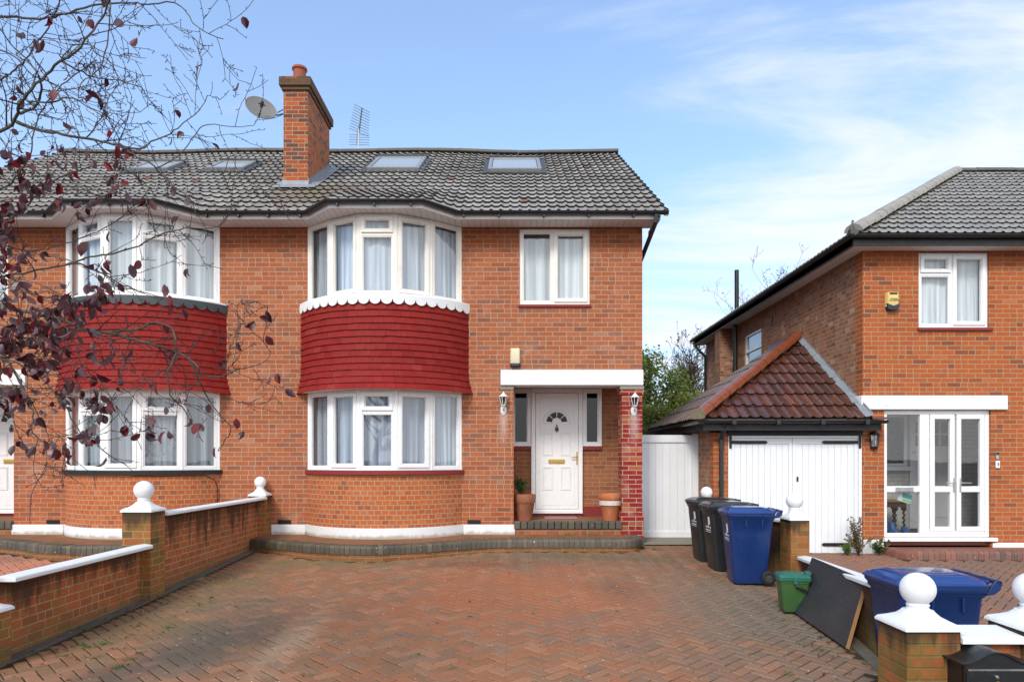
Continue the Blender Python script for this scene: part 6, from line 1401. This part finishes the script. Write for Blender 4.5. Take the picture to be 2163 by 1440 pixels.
mb = MB(); mb.rings([[BL, BR, TR, TL], [BL-nrm*0.0015, BR-nrm*0.0015, TR-nrm*0.0015, TL-nrm*0.0015]]); lo = mb.build('laminate_face', M_lam, pn)
tag(pn, 'dark speckled worktop panel with raw chipboard edge leaning against the low wall', 'panel')

# post box on the neighbour's front wall
M_postb = plain("black_powder_coat", (0.010, 0.010, 0.011), 0.38, 0.5, var=0.2, scale=8, bump=0.5, bscale=160)
pb = thing('post_box', 'black wall-mounted post box with arched lid and gold number below the white coping', 'post box', (0, 0, 0))
yb, yf = 4.285-CD, 4.08-CD
mb = MB(); mb.box(2.712, 3.085, yf+0.02, yb, -0.10, 0.385); mb.build('box_body', M_postb, pb, bevel=0.004)
def lidz(x): f = (x-2.895)/0.215; return 0.385+0.068*(0.5+0.5*math.cos(math.pi*min(1, abs(f)*1.12)))
mb = MB(); K = 28; rs = []
for y_ in (yf-0.015, yb):
    rs.append([(2.68+0.43*k/K, y_, lidz(2.68+0.43*k/K)) for k in range(K+1)]+[(2.68+0.43*k/K, y_, lidz(2.68+0.43*k/K)-0.007) for k in range(K, -1, -1)])
mb.rings(rs); mb.build('box_lid', M_postb, pb, smooth=True, angle=50)
mb = MB(); rs = []
for y_ in (yf, yf+0.03): rs.append([(2.712, y_, -0.10), (3.085, y_, -0.10)]+[(3.085-0.373*k/K, y_, lidz(3.085-0.373*k/K)-0.009) for k in range(K+1)])
mb.rings(rs); mb.box(2.716, 3.08, yf-0.004, yf-0.0005, -0.09, 0.343); mb.build('box_door', M_postb, pb)
mb = MB(); mb.box(2.722, 3.075, yf-0.010, yf-0.0045, 0.340, 0.351); mb.build('box_slot', M_steel, pb)
mb = MB(); mb.lathe([(0.001, 0), (0.010, 0), (0.011, 0.012), (0.008, 0.016), (0.001, 0.016)], (0, 0, 0), 14, fr=lambda a, b, c: Vector((2.892+a, yf-0.0045-c, 0.305+b))); mb.build('box_lock', M_steel, pb, smooth=True)
text('box_number', '6', 0.13, (2.897, yf-0.0055, 0.192), (R(90), 0, 0), M_brass, pb, 0.002)

# things inside the glazed porch
M_oak = plain("dark_oak", (0.065, 0.030, 0.014), 0.4, 0.5, var=0.3, scale=20)
M_oakl = plain("oak_top", (0.30, 0.15, 0.05), 0.4, 0.5, var=0.2, scale=12)
tb = thing('hall_table', 'dark oak table with barley-twist legs inside the glazed porch', 'table', (6.53, 0.85, 0.31))
mb = MB(); mb.box(-0.13, 0.30, -0.24, 0.24, 0.56, 0.585); mb.build('table_top', M_oakl, tb, bevel=0.006)
mb = MB(); mb.box(-0.10, 0.26, -0.20, 0.20, 0.47, 0.559); mb.build('apron', M_oak, tb, bevel=0.006)
for (lx, ly) in ((0.08, -0.17), (0.24, -0.15), (0.24, 0.17), (0.08, 0.17)):
    mb = MB(); pts = []; rad = []
    for k in range(40): z = 0.005+0.46*k/39; pts.append((lx+0.011*math.cos(z*75), ly+0.011*math.sin(z*75), z)); rad.append(0.017)
    mb.tube(pts, rad, 8); mb.lathe([(0.001, 0), (0.03, 0.004), (0.034, 0.03), (0.02, 0.055), (0.001, 0.055)], (lx, ly, 0), 12); mb.lathe([(0.02, 0.40), (0.045, 0.43), (0.048, 0.455), (0.03, 0.469), (0.001, 0.469)], (lx, ly, 0), 12); mb.build('leg', M_oak, tb, smooth=True)
M_boot = plain("blue_rubber", (0.03, 0.09, 0.25), 0.35, 0.5)
for k, (bx_, by_) in enumerate(((6.50, 0.52), (6.68, 0.50))):
    mb = MB(); mb.rings([rrect(-0.05, 0.05, -0.12, 0.12, 0.045, z, 5) for z in (0.0, 0.03)]+[rrect(-0.048, 0.048, -0.10, 0.11, 0.045, 0.07, 5), rrect(-0.045, 0.045, -0.02, 0.10, 0.04, 0.12, 5), rrect(-0.048, 0.048, 0.0, 0.10, 0.04, 0.22-0.08*k, 5)])
    o = mb.build('rubber_boot', M_boot, smooth=True); o.location = (bx_, by_, 0.311); o.rotation_euler = (0, 0, R(20-30*k)); tag(o, ['taller blue rubber boot at the left edge of the porch floor', 'shorter blue rubber boot in front of the twisted table legs'][k], 'boot', 'boots in the porch')
mb = MB(); 
F = lambda x, y, z: Vector((6.44+x*0.96+z*0.26, 0.10+y, 1.0-x*0.30+z*0.95))
mb.box(-0.10, 0.12, 0.0, 0.006, -0.10, 0.05, F); mg = mb.build('magazine', plain("magazine_cover", (0.50, 0.55, 0.52), 0.35, 0.5, var=0.05), bevel=0.001)
mb = MB(); mb.box(-0.04, 0.115, -0.0015, 0.0, -0.03, 0.045, F); mb.build('cover_picture', plain("cover_print", (0.05, 0.20, 0.22), 0.4, 0.5, var=0.6, scale=25), mg); mb = MB(); mb.box(-0.02, 0.115, -0.0015, 0.0, -0.085, -0.045, F); mb.build('cover_band', plain("cover_green", (0.20, 0.42, 0.10), 0.4, 0.5, var=0.4, scale=40), mg)
tag(mg, 'folded magazine hanging out of the letter slot inside the glazed porch', 'magazine')

# ============================================================ trees
def grow(mb, p, d, L, r, rnd, depth, lv, tips, wig=0.35, nb=(2, 4), up=0.12, spur=True, ratio=0.62, min_r=0.0013, seg=0.05):
    n = max(3, int(L/seg)); pts = [Vector(p)]; d = Vector(d).normalized(); rad = [r]
    for k in range(n):
        d = (d+rvec(rnd)*wig*0.42+Vector((0, 0, up*0.2))).normalized(); pts.append(pts[-1]+d*(L/n)); rad.append(max(min_r, r*(1-0.72*(k+1)/n)))
    mb.tube(pts, rad, 5 if r < 0.006 else 7)
    tips.append((pts[-1], d))
    if spur and r < 0.008:
        for k in range(1, len(pts)):
            if rnd.random() < 0.55:
                q = rvec(rnd); e = pts[k]+q*rnd.uniform(0.008, 0.022); mb.tube([pts[k], e], [max(min_r, rad[k]*0.8), min_r*1.3], 4)
            if rnd.random() < 0.25: tips.append((pts[k], rvec(rnd)))
    if depth > 0:
        for k in range(rnd.randint(*nb)):
            i = rnd.randint(max(1, len(pts)//5), len(pts)-1); dd = (pts[i]-pts[i-1]).normalized(); q = rvec(rnd); q = (q-dd*q.dot(dd)).normalized()
            grow(mb, pts[i], dd*0.72+q*0.75, L*ratio*rnd.uniform(0.6, 1.1), max(min_r, rad[i]*0.62), rnd, depth-1, lv, tips, wig, nb, up, spur, ratio, min_r, seg)

M_pleaf = None
m = NT("plum_leaf"); i = m.island(); p = m.pos()
fr_ = m.n('ShaderNodeNewGeometry')
col = m.ramp(i, [(0.0, (0.020, 0.006, 0.009)), (0.40, (0.045, 0.010, 0.015)), (0.68, (0.080, 0.014, 0.018)), (0.85, (0.15, 0.018, 0.022)), (0.93, (0.24, 0.028, 0.03)), (1.0, (0.05, 0.035, 0.04))])
col = m.mix(fr_.outputs['Backfacing'], col, m.mix(0.55, col, (0.10, 0.085, 0.095)))
col = m.mix(m.rng(m.noise(p, 60, 3), 0.4, 0.7, 0, 0.3), col, (0.03, 0.012, 0.015))
m.fin(col, 0.38, 0.5); t_ = m.n('ShaderNodeBsdfTranslucent'); m.t.links.new(m.mix(1.0, col, (3.0, 1.2, 1.2), 'MULTIPLY'), t_.inputs[0]); x_ = m.n('ShaderNodeMixShader'); x_.inputs[0].default_value = 0.28
m.t.links.new(m.b.outputs[0], x_.inputs[1]); m.t.links.new(t_.outputs[0], x_.inputs[2]); m.t.links.new(x_.outputs[0], m.out.inputs[0]); M_pleaf = m.m

plum = thing('plum_tree', 'nearly bare plum tree with dark red leaves reaching in from the left', 'tree', (-3.55, 3.75-CD, -0.2))
PO = Vector(plum.location); rp = random.Random(77)
tr = MB(); hub = Vector((-3.45, 3.7-CD, 1.75)); hub2 = Vector((-3.35, 3.6-CD, 2.15)); hub3 = Vector((-3.2, 3.5-CD, 2.7))
tr.tube([Vector((-3.60, 3.78-CD, -0.25)), Vector((-3.57, 3.76-CD, 0.2)), Vector((-3.52, 3.74-CD, 1.0)), hub, hub2, hub3, Vector((-3.25, 3.4-CD, 3.3)), Vector((-3.4, 3.35-CD, 4.0)), Vector((-3.35, 3.2-CD, 4.7)), Vector((-3.5, 3.2-CD, 5.3))], [0.14, 0.11, 0.095, 0.085, 0.07, 0.055, 0.042, 0.028, 0.015, 0.006], 14)
for k_ in range(9):
    a_ = 2.2+k_*0.42; q_ = Vector((-3.3, 3.45-CD, 1.9+k_*0.3)); e_ = q_+Vector((math.cos(a_)*0.9, math.sin(a_)*0.9, 1.1)); tr.tube(resample([q_, q_.lerp(e_, 0.5)+Vector((0, 0, -0.12)), e_], 0.1), [max(0.004, 0.035-0.0022*j_) for j_ in range(len(resample([q_, q_.lerp(e_, 0.5)+Vector((0, 0, -0.12)), e_], 0.1)))], 8)
br = MB(); tw = MB(); tips = []
# limbs read off the photograph: (width px at start, width at end, distance at start, distance at end, points)
LIMBS = [
 (3, 1.2, 3.3, 3.5, None, [(127,130),(150,100),(185,95),(215,110),(250,118),(276,110)]),
 (3, 1.2, 3.4, 3.2, None, [(97,160),(120,200),(150,235),(165,280),(190,330)]),
 (3, 1.2, 3.2, 3.0, None, [(183,77),(200,110),(232,130),(250,175),(225,215),(240,250)]),
 (3.5, 1.2, 3.6, 3.4, None, [(-20,100),(30,120),(70,160),(120,180),(150,215),(140,260),(170,300)]),
 (3.5, 1.2, 3.6, 3.3, None, [(-20,320),(40,330),(90,350),(130,390),(180,400),(220,430)]),
 (3.5, 1.2, 3.6, 3.3, None, [(-20,560),(40,610),(110,630),(160,640),(210,620),(260,640),(300,660)]),
 (3, 1.2, 3.3, 3.1, None, [(122,672),(150,710),(170,760),(165,810),(180,860)]),
 (11, 3, 3.5, 3.0, hub3, [(-60,300),(0,277),(30,257),(43,220),(67,187),(97,160),(127,130),(163,110),(183,77),(213,43),(230,0),(240,-40)]),
 (10, 1.6, 3.6, 3.2, hub3, [(-60,30),(0,35),(43,37),(93,39),(147,27),(187,13),(233,7),(283,7),(320,10),(363,5),(387,20),(410,50),(437,72),(472,83)]),
 (8, 1.8, 3.45, 3.15, None, [(36,258),(80,273),(133,283),(187,293),(247,307),(287,330),(320,347),(343,370),(360,393),(383,403),(407,430),(417,467)]),
 (4, 1.6, 3.3, 3.5, None, [(262,315),(300,313),(320,300),(357,283),(380,267),(410,243),(430,217),(442,193)]),
 (3, 1.3, 3.35, 3.4, None, [(330,355),(360,338),(387,320),(410,287),(433,263),(493,267),(542,265)]),
 (6, 2, 3.5, 3.3, None, [(43,240),(75,225),(88,190),(80,160),(60,130),(20,90),(-10,50)]),
 (6, 2.5, 3.7, 3.3, hub3, [(-40,190),(0,168),(22,155),(50,130),(75,95),(100,60),(120,20),(130,-20)]),
 (7, 2, 3.6, 3.1, hub2, [(-60,600),(0,585),(30,580),(92,568),(140,559),(183,544),(244,534),(293,519),(324,501),(367,487),(406,482),(452,482),(480,458),(489,440)]),
 (12, 3, 3.5, 3.0, hub2, [(-60,620),(0,638),(46,657),(122,672),(171,693),(226,702),(263,698),(299,693),(321,680),(342,684),(364,696),(370,721),(371,751),(351,785)]),
 (7, 1.6, 3.2, 3.1, None, [(226,702),(263,712),(299,721),(336,733),(367,742),(394,754),(416,773),(428,791),(471,794),(504,779),(530,775),(560,763),(577,735)]),
 (8, 1.8, 3.4, 2.9, hub, [(-50,745),(0,757),(31,764),(61,782),(92,803),(122,840),(144,870),(160,901),(179,920),(217,930)]),
 (5, 1.6, 3.3, 2.9, None, [(20,765),(42,809),(61,844),(70,876),(65,908),(86,927),(109,943),(141,956)]),
 (4, 1.4, 3.1, 3.2, None, [(351,785),(361,837),(387,860),(403,889),(425,905)]),
 (4, 1.4, 3.1, 3.3, None, [(400,758),(418,799),(441,844),(460,873),(489,901),(473,933),(460,953)]),
 (2.5, 1.2, 3.2, 3.3, None, [(504,779),(489,773),(498,736),(504,690),(501,653),(513,630)]),
 (4.5, 1.6, 3.3, 3.0, None, [(140,559),(165,556),(214,577),(254,599),(293,614),(336,626),(382,632)]),
 (6, 2, 3.8, 3.5, hub2, [(-60,500),(0,470),(40,450),(90,400),(140,370),(200,350),(250,355),(300,380),(330,420)]),
 (6, 2, 3.9, 3.6, hub2, [(-60,430),(0,400),(30,380),(62,330),(70,280),(90,230),(120,190),(170,150),(215,120)]),
 (5, 1.5, 3.9, 3.4, hub2, [(-60,540),(0,520),(60,530),(120,520),(180,500),(240,470),(290,430),(320,390)]),
 (5, 1.6, 3.6, 3.0, hub, [(-50,700),(0,705),(60,715),(110,740),(150,770),(190,800),(230,815)]),
 (4, 1.3, 3.4, 3.1, None, [(226,702),(240,740),(262,770),(290,790),(320,800),(350,790)]),
 (4, 1.5, 3.3, 3.5, None, [(60,215),(110,215),(150,205),(185,225),(225,245),(260,270),(282,275)]),
 (4, 1.4, 3.5, 3.6, None, [(130,130),(170,150),(200,165),(235,168),(270,175),(302,186)]),
 (3.5, 1.4, 3.4, 3.0, None, [(232,0),(228,70),(215,140),(190,160),(165,190),(170,240),(185,285)]),
]
for w0, w1, d0, d1, hb, pts in LIMBS:
    n = len(pts); P3 = []
    for k, (x, y) in enumerate(pts):
        f = k/(n-1); d = d0+(d1-d0)*f+0.05*math.sin(k*1.7+w0); P3.append(P(x, y, d))
    if hb is not None: P3 = [hb, hb.lerp(P3[0], 0.55)+Vector((0, 0, 0.04))] + P3
    sm = resample(P3, 0.035); L = len(sm)
    # small natural wobble
    rad = []
    for k, q in enumerate(sm):
        f = k/(L-1); dd = d0+(d1-d0)*f; w = w0+(w1-w0)*(f**0.8); rad.append(max(0.0011, 0.5*w*dd/1442*(1.5 if hb is not None and f < 0.12 else 1)))
        if 0 < k < L-1: sm[k] = q+rvec(rp)*0.004
    br.tube(sm, rad, 8 if w0 > 5 else 6)
    for k in range(3, L, 1):
        f = k/L; vis = sm[k]
        if rp.random() < 0.25+0.12*f:
            dd = (sm[k]-sm[k-1]).normalized(); q = rvec(rp); q = (q-dd*q.dot(dd)).normalized()
            grow(tw, sm[k], dd*0.55+q*0.85, rp.uniform(0.10, 0.36), max(0.0016, min(0.0044, rad[k]*0.6)), rp, 1 if rp.random() < 0.62 else 2, 0, tips, wig=0.42, nb=(1, 3), seg=0.028)
        elif rp.random() < 0.30:
            q = rvec(rp); tw.tube([sm[k], sm[k]+q*rp.uniform(0.012, 0.03)], [0.0022, 0.0016], 4)
for mb_ in (tr, br, tw): mb_.v = [tuple(Vector(v)-PO) for v in mb_.v]
tr.build('trunk', M_bark, plum, smooth=True); br.build('limbs', M_bark, plum, smooth=True, recalc=False); tw.build('twigs', M_twig, plum, smooth=True, recalc=False)
lm = MB(); cnt = 0
def px_of(v): d = v.y+CD; return (1081+1442*v.x/d, 970-1442*(v.z-CAMZ)/d)
for p_, d_ in tips:
    x, y = px_of(p_)
    # leaves hang on thickest at the lower left, thin out upwards and to the right
    dens = 0.0
    if 300 < y < 960: dens = 0.66*max(0.0, 1-max(0, x)/300.0)+0.034
    elif y <= 300: dens = 0.035
    if 560 < y < 900 and x < 260: dens += 0.10
    if y > 960: dens = 0.0
    if rp.random() < dens:
        for k in range(1 if rp.random() < 0.6 else 2):
            dn = Vector((rp.gauss(0, 0.55), rp.gauss(0, 0.55), -0.9+rp.gauss(0, 0.35))); st_ = p_+dn.normalized()*0.012
            leaf(lm, st_-PO, dn, rvec(rp), rp.uniform(0.040, 0.068), rp.uniform(0.024, 0.040), rp.uniform(0.15, 0.7)); cnt += 1
for (x, y, d, s) in [(250,50,3.2,1.3),(92,95,3.3,1.4),(50,80,3.4,1.1),(160,145,3.2,1.15),(118,200,3.3,1.1),(232,286,3.2,0.7),(362,300,3.3,0.8),(385,290,3.35,0.8),(268,182,3.3,0.6),(367,405,3.1,0.8),(398,425,3.1,0.9),(184,522,3.1,1.3),(346,612,3.0,1.0),(357,635,3.0,1.0),(362,655,3.0,0.9),(275,570,3.1,1.1),(262,680,3.0,1.0),(276,745,2.95,0.95),(262,765,2.95,1.0),(200,752,3.0,0.9),(233,762,3.0,0.9),(570,805,3.2,0.95),(585,800,3.25,0.9),(518,660,3.2,0.9),(505,690,3.2,0.85),(500,735,3.2,0.85),(489,755,3.2,0.7),(417,905,3.1,1.0),(455,955,3.15,0.9),(498,895,3.2,0.9),(515,922,3.2,0.8),(350,870,3.1,0.7),(378,850,3.1,0.6),(441,865,3.15,0.8),(330,820,3.0,1.0),(195,905,2.9,1.0),(215,885,2.9,0.9),(175,920,2.9,1.1),(138,955,2.9,0.9),(110,945,2.9,1.2),(92,940,2.9,1.1),(208,930,2.9,0.8),(512,640,3.2,0.7),(420,905,3.1,0.8)]:
    q = P(x, y-12, d); leaf(lm, q-PO, Vector((rp.gauss(0, .3), rp.gauss(0, .3), -1)), rvec(rp), 0.058*s, 0.036*s, rp.uniform(0.1, 0.4))
lm.build('leaves', M_pleaf, plum, smooth=True, recalc=False)
print("plum leaves", cnt, "tips", len(tips), "twig verts", len(tw.v))

def leafy_tree(name, label, x, y, z0, h, rad, n, mat, rnd, lobes=9, L=0.16, trunk_r=0.12, low=0.25):
    t = thing(name, label, 'tree', (x, y, z0)); tm = MB(); lmb = MB(); C_ = []
    tm.tube([(0, 0, 0), (0.05, 0, h*0.3), (0, 0.05, h*0.62), (0.05, 0, h*0.9)], [trunk_r, trunk_r*0.8, trunk_r*0.5, trunk_r*0.15], 8)
    for k in range(lobes):
        a = rnd.uniform(0, 6.283); f = rnd.uniform(low, 1.0); rr = rad*(1.05-0.55*max(0, f-0.4))*rnd.uniform(0.25, 0.8); c = Vector((math.cos(a)*rr, math.sin(a)*rr, h*f*0.93)); C_.append((c, rad*rnd.uniform(0.28, 0.5)))
        s = Vector((0, 0, h*max(0.1, f*0.93-0.22))); mid = s.lerp(c, 0.55)+Vector((0, 0, 0.1)); tm.tube([s, mid, c], [trunk_r*0.4, trunk_r*0.22, trunk_r*0.06], 6)
    for k in range(n):
        c, r = C_[rnd.randrange(lobes)]; v = rvec(rnd)*r*(rnd.random()**0.45)*rnd.uniform(0.75, 1.25); v.z *= 0.85; p_ = c+v
        if p_.z < 0: continue
        leaf(lmb, p_, rvec(rnd)+Vector((0, 0, -0.2)), rvec(rnd), L*rnd.uniform(0.6, 1.2), L*0.55*rnd.uniform(0.7, 1.2), 0.2)
    tm.build('trunk', M_bark, t, smooth=True); lmb.build('crown', mat, t, smooth=True, recalc=False); return t
M_fol1 = leaf_mat("tree_leaf_green", (0.055, 0.085, 0.022), (0.11, 0.155, 0.035), (0.20, 0.24, 0.05), trans=0.3)
M_fol2 = leaf_mat("tree_leaf_olive", (0.085, 0.105, 0.026), (0.165, 0.195, 0.045), (0.27, 0.26, 0.06), trans=0.3)
rt = random.Random(9)
leafy_tree('leafy_tree', 'tall green tree beyond the side gate, against the corner of the brick house', 4.75, 12.5, 0.15, 5.3, 1.6, 11000, M_fol1, rt, 26, 0.13)
leafy_tree('leafy_tree', 'rounded yellow-green tree beyond the gate, below the bare tree', 6.2, 13.2, 0.15, 3.9, 2.0, 14000, M_fol2, rt, 28, 0.12, low=0.10)
leafy_tree('leafy_tree', 'low olive bush just above the white gate', 4.3, 9.6, 0.15, 3.1, 1.5, 9000, M_fol2, rt, 16, 0.10, low=0.2)
def bare_tree(name, label, x, y, z0, h, spread, rnd, n=26, r=0.16):
    t = thing(name, label, 'tree', (x, y, z0)); tm = MB(); tb_ = MB(); tp = []
    tm.tube([(0, 0, 0), (0.05, 0, h*0.3), (0.0, 0.1, h*0.55), (0.1, 0, h*0.8)], [r, r*0.8, r*0.5, r*0.2], 8)
    for k in range(n):
        a = rnd.uniform(0, 6.283); f = rnd.uniform(0.35, 0.8); grow(tb_, (0, 0, h*f), (math.cos(a)*spread, math.sin(a)*spread, 1.0), h*rnd.uniform(0.25, 0.45)*(1.25-f*0.6), 0.035, rnd, 3, 0, tp, wig=0.3, nb=(2, 4), up=0.3, spur=False, ratio=0.55, min_r=0.006, seg=0.3)
    tm.build('trunk', M_bark, t, smooth=True); tb_.build('branches', M_twig, t, recalc=False)
    lf = MB()
    for p_, d_ in tp:
        if rnd.random() < 0.30: leaf(lf, p_, rvec(rnd), rvec(rnd), 0.11, 0.06)
    lf.build('last_leaves', M_leaf_red, t, recalc=False, smooth=True); return t
bare_tree('bare_tree', 'bare twiggy tree rising behind the garage beyond the green trees', 7.3, 17.5, 0.1, 5.7, 0.5, random.Random(3), 60, 0.14)
bare_tree('bare_tree', 'bare tree whose twig tips show above the eaves of the right house', 14.2, 26, 0.1, 10.6, 0.85, random.Random(6), 34, 0.22)
# hedge and fence line closing the gap
hb = thing('hedge', 'dark green hedge beyond the side gate under the garage eaves', 'hedge', (4.6, 6.4, 0.15)); lf = MB(); rh = random.Random(2)
for k in range(3800): leaf(lf, Vector((rh.uniform(-1.6, 0.5), rh.uniform(-0.4, 0.4), rh.uniform(0, 1.95)+rh.gauss(0, 0.12))), rvec(rh), rvec(rh), 0.10, 0.06)
lf.build('foliage', M_fol1, hb, smooth=True, recalc=False); mb = MB()
for k in range(6): mb.tube([(-1.4+k*0.36, 0, 0), (-1.35+k*0.36, 0.05, 1.6)], [0.03, 0.01], 6)
mb.build('stems', M_bark, hb)

# ============================================================ litter, tufts
rl = random.Random(15); lf = MB()
spots = [(rl.gauss(-3.3, 0.35), rl.uniform(-6.6, -3.4)) for _ in range(46)]+[(rl.uniform(-3.85, -3.6), rl.uniform(-6.5, -3.6)) for _ in range(40)]+[(rl.uniform(-3.5, 3), rl.uniform(-6.8, -1.8)) for _ in range(16)]+[(dwall(yy)-rl.uniform(0.1, 0.5), yy) for yy in [rl.uniform(-6.2, -4.6) for _ in range(12)]]
for x, y in spots:
    if x < WL+0.05: x = WL+0.1
    leaf(lf, Vector((x, y, gz(x, y)+0.012)), (rl.gauss(0, 1), rl.gauss(0, 1), 0.15), (rl.gauss(0, .3), rl.gauss(0, .3), 1), rl.uniform(0.02, 0.045), rl.uniform(0.012, 0.024), 0.5)
fl = lf.build('fallen_leaves', M_pleaf, smooth=True, recalc=False); fl['kind'] = 'stuff'; tag(fl, 'shrivelled dark leaves scattered on the block paving', 'leaves')
lf = MB()
for (px, py, n) in [(170,1362,10),(187,1367,8),(222,1360,8),(130,1386,5),(250,1410,7),(195,1388,6),(192,1330,5),(240,1302,5),(355,1325,5),(272,1392,5),(300,1378,4),(650,1425,5),(1665,1424,7),(1740,1374,4),(1385,1160,8),(1660,1310,4),(1690,1360,4),(330,1258,4),(455,1218,3),(960,1410,3),(880,1385,3),(1300,1290,2),(1230,1330,2)]:
    d = 6.0
    for it in range(12): gg = gz((px-1081)*d/1442, d-CD); d = (CAMZ-gg)*1442/(py-970)
    c = Vector(((px-1081)*d/1442, d-CD, gz((px-1081)*d/1442, d-CD)))
    for k in range(n*2): leaf(lf, c+Vector((rl.gauss(0, 0.025), rl.gauss(0, 0.02), 0.0)), (rl.gauss(0, 1), rl.gauss(0, 1), 0.55), (0, 0, 1), rl.uniform(0.02, 0.045), 0.009, 0.3)
for (x, y, n) in [(3.68, -3.3, 12), (3.62, -3.9, 12), (3.8, -2.9, 8), (0.9, -0.10, 6), (1.25, -0.10, 6), (8.6, -0.7, 14), (8.9, -0.72, 10)]:
    z = 0.385 if x < 2 else gzn(x, y)
    for k in range(n*3): leaf(lf, Vector((x+rl.gauss(0, 0.07), y+rl.gauss(0, 0.03), z)), (rl.gauss(0, 1), rl.gauss(0, 1), 0.8), (0, 0, 1), rl.uniform(0.03, 0.06), 0.010, 0.3)
fo = lf.build('weed_tufts', M_leaf_weed, smooth=True, recalc=False); fo['kind'] = 'stuff'; tag(fo, 'tiny green weeds sprouting in the joints of the paving', 'weeds')
# cable clipped to the left bay wall
mb = MB(); pts = arc(-8.06-CXB, 1.262, 0.667, 60)
cb_ = [(x, y-0.004, 1.345) for x, y in pts[34:56]]+[(pts[58][0], pts[58][1]-0.004, 1.27), (pts[59][0], pts[59][1]-0.004, 1.15), (pts[59][0], pts[59][1]-0.004, 0.65)]
mb.tube(cb_, 0.006, 6); co = mb.build('cable', M_black, smooth=True); tag(co, 'thin black cable clipped round the brick base of the left bay', 'cable')
